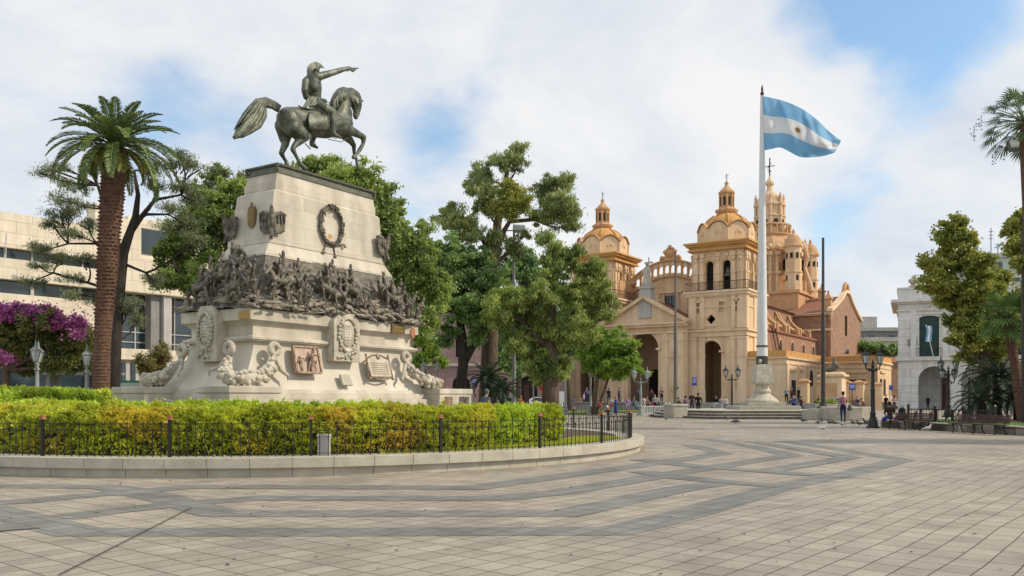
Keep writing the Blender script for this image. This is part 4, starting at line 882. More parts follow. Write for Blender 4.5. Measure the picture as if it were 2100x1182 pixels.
# ------------------------------------------------------------------ cathedral
def arch(xc, hw, z0, zs, n=10, k=1.0):
    return [(xc - hw, z0), (xc + hw, z0)] + [(xc + hw * math.cos(a), zs + hw * k * math.sin(a)) for a in [math.pi * i / n for i in range(n + 1)]]
def rect(x0, x1, z0, z1): return [(x0, z0), (x1, z0), (x1, z1), (x0, z1)]
CO = Vector((27.4, 100, 0)); CR = -R(33)
ch = thing('cathedral', 'large cream and ochre baroque cathedral with two bell towers and a turreted dome', 'cathedral', tuple(CO), CR)
ST, SL, OC, OR_, DK = M_['church'], M_['churchlt'], M_['ochre'], M_['orange'], M_['dark']
Z0 = .75
def tower(ox, arch_x):
    m = MB(); holes = [arch(arch_x, 1.28, Z0, 6.9)]
    q = []
    for k in range(16):
        a = 2 * math.pi * k / 16; r = .42 + .16 * abs(math.cos(2 * a)); q.append((arch_x - .0 + r * math.cos(a) * .95, 10.75 + r * math.sin(a)))
    m.wall(rect(0, 7, 0, 13.9), holes + [q] + [rect(x - .35, x + .35, 11.55, 12.75) for x in (1.25, 4.1, 5.9)], 0, .75)
    m.box(0, .8, .75, 7, 0, 13.9); m.box(6.2, 7, .75, 7, 0, 13.9); m.box(.8, 6.2, 6.2, 7, 0, 13.9); m.box(.8, 6.2, .76, 6.2, 9.0, 9.3)
    for x in (1.25, 4.1, 5.9): m.box(x - .34, x + .34, .3, .7, 11.5, 12.8)
    t = m.build('tower', ST, ch); t.location = (ox, 0, 0); t['label'] = 'bell tower with arched doorway'
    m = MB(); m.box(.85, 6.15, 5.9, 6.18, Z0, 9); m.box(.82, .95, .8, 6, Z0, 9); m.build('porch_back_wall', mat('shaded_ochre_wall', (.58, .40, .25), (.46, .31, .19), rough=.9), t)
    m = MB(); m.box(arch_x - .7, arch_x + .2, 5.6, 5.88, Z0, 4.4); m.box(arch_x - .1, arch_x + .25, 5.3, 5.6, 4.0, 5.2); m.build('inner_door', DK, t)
    m = MB()      # pilasters, plinths, string courses
    for x0, x1 in ((-.05, 1.0), (1.35, 2.05), (5.95, 7.05), (5.25, 5.8)):
        m.box(x0, x1, -.13, -.002, 0, 8.6); m.box(x0 - .06, x1 + .06, -.19, -.004, 0, 2.2); m.box(x0 - .05, x1 + .05, -.18, -.004, 6.2, 6.45); m.box(x0 - .07, x1 + .07, -.2, -.004, 8.3, 8.6)
        m.box(x0 + .05, x1 - .05, -.12, -.002, 9.6, 13.5)
    for y0, y1 in ((-.0, 1.0), (5.9, 7.0), (2.9, 4.1)):
        m.box(7.002, 7.13, y0, y1, 0, 8.6); m.box(7.004, 7.12, y0, y1, 9.6, 13.5)
    for z0, z1, o in ((8.65, 8.85, .22), (8.85, 9.25, .16), (9.25, 9.5, .38), (12.15, 12.28, .10), (13.45, 13.6, .2), (13.6, 13.9, .34), (13.9, 14.15, .5)):
        m.box(-o, 7 + o, -o, 7 + o, z0, z1) if z0 > 13.8 else [m.box(-o, 7 + o, -o, -.003, z0, z1), m.box(7.003, 7 + o, -.003, 7 + o, z0, z1), m.box(-o, -.003, -.003, 7 + o, z0, z1)]
    for sx in (-1, 1): m.box(arch_x + sx * 1.3 - .25, arch_x + sx * 1.3 + .35 * (1 if sx > 0 else .9), -.2, .3, 6.75, 7.0)
    for k in range(20):
        a0, a1 = math.pi * k / 20, math.pi * (k + 1) / 20; r0, r1 = 1.3, 1.55
        m.add([(arch_x + r * math.cos(a), y, 6.95 + r * math.sin(a)) for y in (-.09, -.004) for r, a in ((r0, a0), (r1, a0), (r1, a1), (r0, a1))], [(0, 1, 2, 3), (4, 7, 6, 5), (1, 5, 6, 2), (0, 3, 7, 4)])
    for x in (1.25, 4.1, 5.9): m.prism([(x - .5, 12.8), (x + .5, 12.8), (x, 13.2)], -.12, -.004); m.box(x - .5, x - .37, -.1, -.004, 11.5, 12.8); m.box(x + .37, x + .5, -.1, -.004, 11.5, 12.8)
    m.box(arch_x - .8, arch_x + .8, -.13, -.005, 9.9, 10.1); m.build('pilasters', SL, t)
    m = MB()      # belfry
    for M in (Matrix(), Matrix.Translation((7, 0, 0)) @ Matrix.Rotation(R(90), 4, 'Z'), Matrix.Translation((7, 7, 0)) @ Matrix.Rotation(R(180), 4, 'Z'), Matrix.Translation((0, 7, 0)) @ Matrix.Rotation(R(270), 4, 'Z')):
        m.M = M @ Matrix.Translation((.35, .35, 0)); e = .001 if M != Matrix() else 0
        m.wall(rect(e, 6.3 - e, 14.15, 19.0), [arch(2.1, .50, 14.3, 17.3), arch(4.2, .50, 14.3, 17.3)], 0, .6)
        for xc in (.45, 1.2, 3.15, 5.1, 5.85):
            m.box(xc - .26, xc + .26, -.22, -.003, 14.15, 16.2); m.box(xc - .32, xc + .32, -.28, -.004, 16.2, 16.45); m.box(xc - .22, xc + .22, -.2, -.003, 16.45, 18.2); m.box(xc - .3, xc + .3, -.3, -.004, 18.2, 18.7); m.ell((xc, -.25, 17.9), .22, .14, .28)
        for xc in (2.1, 4.2):
            m.ell((xc, -.05, 18.45), .3, .12, .3, 12, 8)
            for k in range(12):
                a = math.pi * (k + .5) / 12; m.ell((xc + .64 * math.cos(a), -.03, 17.3 + .72 * math.sin(a)), .1, .1, .1, 6, 4)
    m.M = Matrix(); bf = m.build('belfry', ST, t)
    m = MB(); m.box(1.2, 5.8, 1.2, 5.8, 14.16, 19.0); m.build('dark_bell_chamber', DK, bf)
    m = MB(); m.lathe([(.1, 17.0), (.25, 16.9), (.35, 16.3), (.55, 15.9), (.5, 15.85)], 12, (4.55, .95)); m.build('bell', M_['bronze'], bf, smooth=True)
    m = MB()
    for z0, z1, o in ((19.0, 19.2, .45), (19.2, 19.55, .3), (19.55, 19.8, .62), (19.8, 20.0, .85)): m.box(-o + .3, 7 + o - .3, -o + .3, 7 + o - .3, z0, z1)
    m.build('tower_cornice', OC, t)
    m = MB()      # railing on the ledge
    for z in (14.2, 15.15):
        m.path([(-.35, -.35, z), (7.35, -.35, z), (7.35, 7.35, z), (-.35, 7.35, z), (-.35, -.35, z)], .035, 4)
    for k in range(30):
        x = -.35 + 7.7 * k / 29; m.tube((x, -.35, 14.15), (x, -.35, 15.15), .022, n=4); m.tube((7.35, x, 14.15), (7.35, x, 15.15), .022, n=4)
    m.build('balcony_railing', M_['iron'], t)
    C = (3.5, 3.5)  # gabled drum
    m = MB(); rr = 3.15
    for k in range(8):
        M = Matrix.Translation((C[0], C[1], 0)) @ Matrix.Rotation(R(45 * k), 4, 'Z'); m.M = M; w = rr * math.tan(R(22.5)) * (1.0)
        pts = [(-w, 20.0), (w, 20.0), (w, 21.55)] + [(w * math.cos(a) * .9, 21.6 + .85 * math.sin(a) ** 1.6 if math.sin(a) > 0 else 21.6) for a in [math.pi * j / 8 for j in range(1, 8)]] + [(-w, 21.55)]
        m.prism(pts, -rr, -rr + .5)
        m.prism([(-.42, 21.1), (0, 21.55), (.42, 21.1), (.28, 21.02), (0, 21.3), (-.28, 21.02)], -rr - .07, -rr - .005); m.box(w - .12, w + .04, -rr - .1, -rr + .1, 20, 21.7)
    m.M = Matrix(); dr = m.build('gabled_drum', ST, t)
    m = MB()
    for k in range(8):
        M = Matrix.Translation((C[0], C[1], 0)) @ Matrix.Rotation(R(45 * k), 4, 'Z'); m.M = M; w = rr * math.tan(R(22.5))
        P = [(w * math.cos(a), 21.63 + .9 * max(0, math.sin(a)) ** 1.6) for a in [math.pi * j / 8 for j in range(9)]]
        for (xa, za), (xb, zb) in zip(P[:-1], P[1:]): m.add([(x, y, z + d) for (x, z) in ((xa, za), (xb, zb)) for y in (-rr - .2, -rr + .55) for d in (0, .12)], [(0, 2, 3, 1), (4, 5, 7, 6), (0, 4, 6, 2), (1, 3, 7, 5), (0, 1, 5, 4), (2, 6, 7, 3)])
    m.M = Matrix(); m.build('gable_mouldings', OR_, dr)
    m = MB(); m.lathe([(3.0, 20.9), (2.95, 21.8), (2.7, 22.5), (2.2, 23.15), (1.5, 23.65), (1.05, 23.85)], 24, C); dm = m.build('dome', OC, t, smooth='auto')
    m = MB()
    for k in range(8):
        a = R(45 * k + 22.5); m.path([(C[0] + r * math.cos(a), C[1] + r * math.sin(a), z) for r, z in ((3.05, 21.6), (2.98, 21.9), (2.72, 22.6), (2.22, 23.22), (1.5, 23.72))], .09, 5)
    m.build('dome_ribs', OC, dm)
    m = MB(); m.lathe([(1.0, 23.7), (1.1, 23.9), (1.3, 24.05), (1.42, 24.3), (1.35, 24.42), (1.0, 24.5), (.84, 24.65), (.82, 26.3), (1.0, 26.4), (1.02, 26.6), (.86, 26.65), (.8, 26.75), (.55, 27.05), (.3, 27.25), (.2, 27.5), (.27, 27.65), (.2, 27.8), (.06, 28.05)], 8, C, rot=R(22.5)); ln = m.build('lantern', OR_, t)
    m = MB()
    for k in range(8):
        m.M = Matrix.Translation((C[0], C[1], 0)) @ Matrix.Rotation(R(45 * k), 4, 'Z'); m.prism(arch(0, .13, 24.85, 25.85, 6), -.80, -.76)
    m.build('lantern_openings', DK, ln)
    m = MB()
    for k in range(8):
        a = R(45 * k + 22.5); m.tube((C[0] + .86 * math.cos(a), C[1] + .86 * math.sin(a), 24.5), (C[0] + .86 * math.cos(a), C[1] + .86 * math.sin(a), 26.35), .08, n=6)
    m.build('lantern_columns', OR_, ln)
    m = MB(); m.tube((C[0], C[1], 28), (C[0], C[1], 28.9), .035, n=5); m.tube((C[0] - .25, C[1], 28.6), (C[0] + .25, C[1], 28.6), .03, n=5); m.tube((C[0] - .15, C[1], 28.3), (C[0] + .2, C[1], 28.35), .03, n=5); m.build('iron_cross', M_['iron'], t)
    return t
tw = tower(-7, 2.75)
t2 = copy_tree(tw, ch); t2.location = (-24, 0, 0)
# clock on the left tower
m = MB(); m.lathe([(.78, 0), (.78, .1), (.7, .12)], 24); ck = m.build('clock', M_['white'], ch); ck.rotation_euler = (R(90), 0, -R(38)); ck.location = (-22.9, .55, 21.1)
m = MB(); m.box(-.04, .04, -.05, .6, .125, .14); m.box(-.05, .42, -.03, .03, .142, .155)
for k in range(12):
    a = math.pi * k / 6; m.box(.58 * math.cos(a) - .03, .58 * math.cos(a) + .03, .58 * math.sin(a) - .03, .58 * math.sin(a) + .03, .122, .13)
m.build('clock_hands', M_['iron'], ck)
# portico with pediment
m = MB(); m.wall(rect(-17.4, -6.9, 0, 10.0), [arch(-12.5, 2.05, Z0, 7.4, 16)], -1.3, -.4); m.box(-17.4, -6.9, -.39, 6, 9.6, 10.0); po = m.build('portico', ST, ch)
m = MB()
for x0, x1 in ((-10.0, -9.2), (-7.9, -7.1), (-15.8, -15.0), (-17.4, -16.6)):
    m.box(x0, x1, -1.45, -1.302, 0, 9.2); m.box(x0 - .06, x1 + .06, -1.52, -1.304, 0, 2.2); m.box(x0 - .06, x1 + .06, -1.52, -1.304, 8.2, 8.45); m.box(x0 - .05, x1 + .05, -1.5, -1.304, 6.3, 6.5)
m.box(-9.0, -8.1, -1.42, -1.303, 6.3, 6.5); m.prism(arch(-8.55, .34, 2.6, 5.4), -1.36, -1.303); m.prism(arch(-8.55, .3, 7.0, 8.2), -1.35, -1.303); m.box(-9.0, -8.1, -1.4, -1.303, 2.3, 2.5)
for sx in (-1, 1): m.box(-12.5 + sx * 2.1 - .3, -12.5 + sx * 2.1 + .3, -1.5, -.6, 7.2, 7.45)
m.box(-17.6, -6.75, -1.5, -1.303, 9.2, 9.4); m.box(-17.7, -6.65, -1.72, -.9, 10.0, 10.3); m.box(-17.9, -6.5, -2.0, -.8, 10.3, 10.5); m.build('portico_mouldings', SL, po)
m = MB(); m.prism([(-17.6, 10.5), (-6.9, 10.5), (-12.25, 13.5)], -1.35, -.9); pd = m.build('pediment', SL, po)
m = MB()
for sx in (-1, 1):
    xa = -12.25 + sx * 5.75; m.add([(x, y, z + d) for (x, z) in ((xa, 10.3), (-12.25, 13.55)) for y in (-2.0, -.5) for d in (0, .42)], [(0, 2, 3, 1), (4, 5, 7, 6), (0, 4, 6, 2), (1, 3, 7, 5), (0, 1, 5, 4), (2, 6, 7, 3)])
m.build('raking_cornice', ST, po)
m = MB()
for sx in (-1, 1): m.add([(-12.25 + sx * 5.6, -.9, 10.5), (-12.25 + sx * 5.6, 6, 10.5), (-12.25, 6, 13.6), (-12.25, -.9, 13.6)], [(0, 1, 2, 3)])
m.build('portico_roof', M_['tileroof'], po)
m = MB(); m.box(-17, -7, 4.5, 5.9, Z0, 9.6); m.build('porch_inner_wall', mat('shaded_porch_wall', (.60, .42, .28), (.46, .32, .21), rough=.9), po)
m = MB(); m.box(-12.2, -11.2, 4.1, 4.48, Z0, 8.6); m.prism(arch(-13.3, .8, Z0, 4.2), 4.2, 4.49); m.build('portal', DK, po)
# nave front gable with window and pierced arcade
cur = lambda x: 1 - ((x + 12.0) / 5.6) ** 2
gx = [-17 + 10 * k / 16 for k in range(17)]
m = MB(); m.wall([(-17, 0), (-7, 0)] + [(x, 14.9 + 2.3 * cur(x)) for x in reversed(gx)], [rect(-12.7, -11.0, 12.2, 14.7)], 6.1, 6.8); gb = m.build('nave_gable', ST, ch)
m = MB(); m.box(-12.9, -12.72, 5.95, 6.1, 12.1, 14.95); m.box(-10.98, -10.8, 5.95, 6.1, 12.1, 14.95); m.box(-13.4, -10.3, 5.85, 6.1, 15.0, 15.25); m.box(-14.2, -13.4, 5.95, 6.1, 11.5, 14.9); m.box(-10.3, -9.5, 5.95, 6.1, 11.5, 14.9); m.build('window_surround', SL, gb)
m = MB(); m.box(-12.7, -11.0, 6.35, 6.42, 12.2, 14.7); wi = m.build('window', M_['glass'], gb)
m = MB()
for k in range(5): m.box(-12.7 + .425 * k - .03, -12.7 + .425 * k + .03, 6.28, 6.34, 12.2, 14.7)
for k in range(6): m.box(-12.7, -11.0, 6.29, 6.33, 12.2 + .5 * k - .03, 12.2 + .5 * k + .03)
m.build('window_bars', M_['iron'], wi)
m = MB(); hs = []
for k in range(12):
    x = -16.5 + 9.1 * k / 11; z = 15.35 + 2.3 * cur(x); hs.append(arch(x, .29, z, z + .75, 6))
m.wall([(x, 14.95 + 2.3 * cur(x)) for x in gx] + [(x, 16.9 + 2.3 * cur(x)) for x in reversed(gx)], hs, 5.9, 6.3); ar = m.build('pierced_arcade', ST, gb)
m = MB()
for dz, o in ((14.85, .15), (16.9, .2)):
    for xa, xb in zip(gx[:-1], gx[1:]): m.add([(x, y, dz + 2.3 * cur(x) + d) for x in (xa, xb) for y in (5.9 - o, 6.3 + o) for d in (0, .2)], [(0, 2, 3, 1), (4, 5, 7, 6), (0, 4, 6, 2), (1, 3, 7, 5), (0, 1, 5, 4), (2, 6, 7, 3)])
for k in range(13):
    x = -16.9 + 9.1 * k / 11 if k < 12 else -7.2; z = 15.1 + 2.3 * cur(x); m.box(x - .08, x + .08, 5.78, 5.9, z, z + 1.8)
m.build('arcade_mouldings', OR_, ar)
m = MB(); c = -11.9
m.prism([(c - 1.5, 19.1), (c + 1.5, 19.1), (c + 1.45, 19.7), (c + 1.1, 19.95), (c + .8, 19.75), (c + .75, 20.3), (c + .5, 20.9), (c, 21.15), (c - .5, 20.9), (c - .75, 20.3), (c - .8, 19.75), (c - 1.1, 19.95), (c - 1.45, 19.7)], 5.9, 6.3)
for dx, dz, r in ((-1.15, 19.65, .3), (1.15, 19.65, .3), (-.7, 20.4, .3), (.7, 20.4, .3), (0, 21, .32), (0, 20.1, .5)): m.ell((c + dx, 5.9, dz), r, .22, r)
m.build('gable_crest', OR_, gb)
m = MB()
for k in range(9):
    m.ell((-17.6 + random.uniform(-.7, .7), 3.5 + random.uniform(-2, 2), 11.6 + k * .62), .55, .6, .45)
m.box(-18.3, -17, 1.5, 6, 8, 16.6); m.build('scroll_buttress', OR_, gb)
# nave, aisle, transept
m = MB(); m.box(-17, 0, 7.01, 34, 0, 9.9); m.box(-14, -3.5, 7.2, 38, 9.9, 14.2); nv = m.build('aisle', M_['brickwall'], ch)
m = MB(); m.box(-.3, .25, 7.1, 34, 9.8, 10.05); m.build('aisle_coping', M_['tileroof'], nv)
m = MB()
for sx in (0, 1):
    x0, x1 = (-14.4, -8.75) if sx == 0 else (-3.1, -8.75); m.add([(x0, 7, 14.1), (x0, 38, 14.1), (x1, 38, 15.6), (x1, 7, 15.6)], [(0, 1, 2, 3)])
m.build('nave_roof', M_['tileroof'], nv)
for y in (14.3, 20, 25.9, 31.5):
    m = MB(); m.M = Matrix.Translation((0, y, 0)) @ Matrix.Rotation(R(90), 4, 'Z'); m.prism(arch(0, .75, 6.6, 8.5), -.06, -.003); nch = m.build('niche', OR_, nv)
    m = MB(); m.M = Matrix.Translation((0, y, 0)) @ Matrix.Rotation(R(90), 4, 'Z'); m.prism(arch(0, .5, 6.6, 8.4), -.12, -.063); m.build('niche_recess', M_['darkbark'], nch)
for y in (9, 12.4, 13.6, 17.5, 19, 24, 25.2, 30.5):   # scroll buttresses over the aisle roof
    m = MB(); P = [(-3.4 + 3.1 * t, 13.6 - 3.2 * t ** .6) for t in [k / 8 for k in range(9)]]; m.path([(x, y, z) for x, z in P], .22, 6); m.box(-.45, -.05, y - .25, y + .25, 9.9, 10.9); m.ell((-.3, y, 11.0), .3, .3, .25, 8, 5); m.build('scroll_buttress', OR_, nv)
m = MB(); m.add([(.5, 9.2, 7), (.5, 12.6, 7), (-.2, 12.6, 11), (-.2, 9.2, 11)], [(0, 1, 2, 3)])
m.M = Matrix.Translation((.3, 9.5, 6.8)); 
for s in (0, 1.5): m.tube((0, 2.5 + s, 0), (0, .0 + s, 3.4), .07, n=5)
for k in range(12): m.tube((0, 2.5 - 2.5 * k / 11, 3.4 * k / 11), (0, 4.0 - 2.5 * k / 11, 3.4 * k / 11), .035, n=4)
m.v = m.v[4:]; m.f = [tuple(i - 4 for i in f) for f in m.f[1:]]; m.m = m.m[1:]; m.build('roof_ladder', M_['iron'], nv)
m = MB(); m.box(-6, 1.6, 34.2, 56, 0, 13.6); m.M = Matrix.Translation((2, 34, 0)) @ Matrix.Rotation(R(90), 4, 'Z')
m.wall([(0, 0), (22, 0), (22, 14.2), (19.5, 15.0), (14.5, 16.7), (12.3, 17.9), (9.7, 17.9), (7.5, 16.7), (2.5, 15.0), (0, 14.2)], [rect(9.7, 11.5, 11.2, 14.4)], 0, .35); m.M = Matrix(); tr = m.build('transept', M_['brickwall'], ch)
m = MB(); m.box(1.72, 1.76, 43.6, 45.6, 11.1, 14.5); tw_ = m.build('window', M_['glass'], tr)
m = MB()
for k in range(4): m.box(1.77, 1.84, 43.7 + .6 * k - .05, 43.7 + .6 * k + .05, 11.2, 14.4)
for k in range(5): m.box(1.78, 1.83, 43.7, 45.5, 11.2 + .8 * k - .05, 11.2 + .8 * k + .05)
m.build('window_bars', M_['iron'], tw_)
m = MB()
for y0, y1 in ((33.6, 45), (56.4, 45)): m.add([(-7, y0, 13.9), (1.9, y0, 13.9), (1.9, y1, 17.6), (-7, y1, 17.6)], [(0, 1, 2, 3)])
m.build('transept_roof', M_['tileroof'], tr)
m = MB(); P = [(33.7, 14.2), (36.5, 15.0), (41.5, 16.8), (43.8, 18.0), (46.2, 18.0), (48.5, 16.8), (53.5, 15.0), (56.3, 14.2)]
for (a, za), (b_, zb) in zip(P[:-1], P[1:]): m.add([(x, y, z + d) for (y, z) in ((a, za), (b_, zb)) for x in (1.5, 2.35) for d in (0, .45)], [(0, 2, 3, 1), (4, 5, 7, 6), (0, 4, 6, 2), (1, 3, 7, 5), (0, 1, 5, 4), (2, 6, 7, 3)])
m.box(-5, 2.2, 33.9, 34.15, 11.4, 11.7); m.box(-5, 2.2, 33.85, 34.15, 13.7, 14.1); m.build('gable_coping', SL, tr)
for x, y, z, h in ((1.2, 36, 15.0, 2.6), (1.2, 55, 14.6, 2.6), (-1.5, 43.5, 17.2, 2.4)):
    m = MB(); m.box(x - .5, x + .5, y - .5, y + .5, z - 1, z + h * .5); m.frus(x - .7, x + .7, y - .7, y + .7, z + h * .5, x - .15, x + .15, y - .15, y + .15, z + h * .8); m.ell((x, y, z + h * .9), .16, .16, .3); m.build('pinnacle', OR_, tr)
m = MB(); m.path([(1.9, 45 + 1.5 * math.cos(a), 18.1 + 1.5 * math.sin(a)) for a in [math.pi * k / 8 for k in range(9)]], .3, 6); m.build('bell_arch', OR_, tr)
# crossing tower and dome
cx, cy = -10, 44; C = (cx, cy)
m = MB(); m.box(cx - 6.3, cx + 6.3, cy - 6.3, cy + 6.3, 0, 17.8); m.box(cx - 6.6, cx + 6.6, cy - 6.6, cy + 6.6, 17.8, 18.3); m.lathe([(5.6, 18.3), (5.4, 24.6), (5.7, 24.8), (5.7, 25.2), (5.0, 25.4), (4.5, 26.6), (3.6, 27.6), (3.2, 28)], 8, C, rot=R(22.5)); cd = m.build('crossing_tower', OR_, ch, smooth=False)
m = MB(); 
for k in range(8):
    a = R(45 * k); r = 5.2
    m.M = Matrix.Translation((cx, cy, 0)) @ Matrix.Rotation(a, 4, 'Z')
    for xx in (-1.6, 1.6): m.tube((xx, -r - .1, 18.4), (xx, -r - .1, 24.5), .28, n=8); m.box(xx - .4, xx + .4, -r - .5, -r + .2, 21.2, 21.6); m.box(xx - .42, xx + .42, -r - .55, -r + .2, 24.2, 24.8); m.ell((xx, -r - .3, 25.6), .45, .4, .5)
    m.path([(0, -r - .1, 26.8), (0, -r - .6, 25.6), (0, -r - .9, 24.2), (0, -r - .5, 22.5), (0, -r - 1.2, 20.2), (0, -r - 1.6, 18.5)], [.35, .4, .45, .35, .45, .55], 7)
m.build('drum_columns_and_scrolls', ST, cd)
m = MB()
for k in range(8):
    a = R(45 * k + 45); m.M = Matrix.Translation((cx, cy, 0)) @ Matrix.Rotation(a, 4, 'Z'); m.prism(arch(0, .55, 21.9, 23.2), -5.5, -5.2)
m.build('drum_windows', DK, cd)
for sx in (-1, 1):
    for sy in (-1, 1):
        m = MB(); c = (cx + sx * 5.3, cy + sy * 5.3); m.lathe([(1.25, 17.9), (1.25, 21.0), (1.38, 21.05), (1.38, 21.3), (1.22, 21.35), (1.22, 25.0), (1.5, 25.2), (1.55, 25.5), (1.3, 25.6)], 8, c, rot=R(22.5)); tt = m.build('turret', ST, cd)
        m = MB(); m.lathe([(1.4, 25.5), (1.25, 26.1), (.95, 26.7), (.5, 27.1), (.22, 27.3), (.25, 27.6), (.1, 28.0)], 12, c); m.build('turret_cupola', OR_, tt, smooth='auto')
        m = MB()
        for k in range(8):
            m.M = Matrix.Translation((c[0], c[1], 0)) @ Matrix.Rotation(R(45 * k), 4, 'Z')
            for z in (23.3,) + ((19.8,) if k % 2 else ()): m.box(-.2, .2, -1.2, -1.13, z, z + .85)
        m.build('turret_windows', DK, tt)
        m = MB(); q = (cx + sx * 6.9 * .75, cy + sy * 2.4); m.lathe([(.5, 24.5), (.45, 26), (.6, 26.1), (.05, 27.6)], 6, q); m.build('pinnacle', OR_, cd)
m = MB(); m.lathe([(3.2, 27.6), (3.3, 28.0), (3.5, 28.1), (3.5, 28.3), (3.05, 28.3)], 24, C)
for k in range(20):
    a = 2 * math.pi * k / 20; m.tube((cx + 3.3 * math.cos(a), cy + 3.3 * math.sin(a), 28.2), (cx + 3.3 * math.cos(a), cy + 3.3 * math.sin(a), 29.7), .17, n=6)
m.path([(cx + 3.3 * math.cos(a), cy + 3.3 * math.sin(a), 29.75) for a in [2 * math.pi * k / 24 for k in range(25)]], .22, 6); m.build('ring_gallery', OR_, cd)
m = MB(); m.lathe([(2.2, 28.2), (2.2, 31.2), (2.35, 31.3), (2.35, 31.5), (2.1, 31.6), (2.1, 33.0), (2.4, 33.2), (2.4, 33.5), (2.15, 33.6), (2.05, 34.3), (1.6, 35.0), (.8, 35.5), (.55, 35.8), (.42, 36.5), (.7, 36.9), (.65, 37.3), (.25, 37.8), (.1, 38.2)], 16, C, rot=.2)
for k in range(8):
    a = 2 * math.pi * k / 8 + .35; c2 = (cx + 2.25 * math.cos(a), cy + 2.25 * math.sin(a)); m.lathe([(.28, 28.4), (.25, 31.2), (.4, 31.4), (.25, 31.6), (.25, 33), (.42, 33.3), (.3, 33.7), (.2, 34.3), (.28, 34.5), (.05, 35.2)], 6, c2)
up = m.build('upper_lantern', ST, cd)
m = MB()
for k in range(8):
    m.M = Matrix.Translation((cx, cy, 0)) @ Matrix.Rotation(2 * math.pi * (k + .0) / 8 + .35 - math.pi / 2 + math.pi / 8 + math.pi, 4, 'Z'); m.prism(arch(0, .35, 29.6, 30.5, 6), -2.26, -2.1)
m.build('lantern_openings', DK, up)
m = MB(); m.tube((cx, cy, 38), (cx, cy, 41.3), .09, n=5); m.tube((cx - .9, cy, 39.9), (cx + .9, cy, 39.9), .07, n=5)
for k in range(26):
    a = random.uniform(0, 6.28); z = random.uniform(38.6, 41.0); r = random.uniform(.15, .7) * (1 - abs(z - 39.8) / 2.2); m.tube((cx, cy, z), (cx + r * math.cos(a), cy + r * .3 * math.sin(a), z + random.uniform(-.2, .3)), .04, n=4)
m.build('iron_cross', M_['iron'], cd)
# steps and terrace in front of the cathedral
sp = thing('cathedral_terrace', 'long grey stone terrace with steps in front of the cathedral', 'terrace', tuple(CO), CR)
m = MB()
for k in range(5): m.box(-45 - k * .4, 12 + k * .4, -6.5 - k * .42, 60, -.02 - .001 * k, .75 - k * .15)
m.build('steps', mat('terrace_stone', (.36, .35, .32), (.22, .21, .20), rough=.85, scale=3, detail=8), sp)

# low annexes on the right flank
an = thing('low_annex', 'single storey cream annex with a yellow parapet along the cathedral flank', 'building', tuple(CO), CR)
def annexbox(m, x0, x1, y0, y1, zt=6.8): m.box(x0, x1, y0, y1, 0, zt - .95)
def par(m, x0, x1, y0, y1, zt=6.8):
    m.box(x0 - .02, x1 + .02, y0 - .02, y1, zt - .72, zt); 
def trim(m, x0, x1, y0, y1, zt=6.8):
    m.box(x0 - .25, x1 + .25, y0 - .25, y1, zt - .94, zt - .73); m.box(x0 - .1, x1 + .1, y0 - .1, y1, zt - 1.6, zt - 1.45); m.box(x0 - .12, x1 + .12, y0 - .12, y1, 0, 1.6)
m = MB(); m.box(.0, 4.6, .3, 20, 0, 5.86); m.build('wall', SL, an)
m = MB(); par(m, 0, 4.6, .3, 19.15); m.build('parapet', OC, an); m = MB(); trim(m, 0.2, 4.6, .3, 19.1)
for y in (.35, 5.2, 9.5, 13.5, 18.2): m.box(4.602, 4.72, y, y + .8, 1.6, 5.2)
for y, w_ in ((2.9, 1.6), (7.4, .9), (15.8, 1.4)): m.box(4.602, 4.85, y - w_, y + w_, 4.5, 4.75)
m.build('trim', ST, an)
for y, z0_, z1_ in ((3.3, 1.3, 3.4), (11.6, 2.8, 4.2)):
    m = MB(); m.M = Matrix.Translation((4.6, y, 0)) @ Matrix.Rotation(R(90), 4, 'Z'); m.prism(rect(-.75, .75, z0_, z1_) if y < 5 else arch(0, .6, z0_, z1_), -.1, -.003); m.build('window', DK, an)
ab = thing('low_annex', 'low orange cream building with a long dark opening behind the blue sign', 'building', tuple(CO), CR)
m = MB(); m.box(0, 11, 19.22, 30, 0, 5.86); m.build('wall', ST, ab)
m = MB(); par(m, 4.62, 11, 19.18, 30.2); m.build('parapet', OC, ab); m = MB(); trim(m, 4.62, 11, 19.2, 30)
m.box(6.5, 9.8, 19.0, 19.2, 4.6, 4.85); m.box(11.0, 11.2, 21.5, 25, 4.6, 4.85); m.build('trim', SL, ab)
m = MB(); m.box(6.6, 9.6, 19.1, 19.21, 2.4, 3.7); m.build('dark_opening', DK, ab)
for y in (22, 24.6):
    m = MB(); m.box(11.003, 11.08, y - .6, y + .6, 1.6, 3.8); m.build('window', M_['darkbark'], ab)
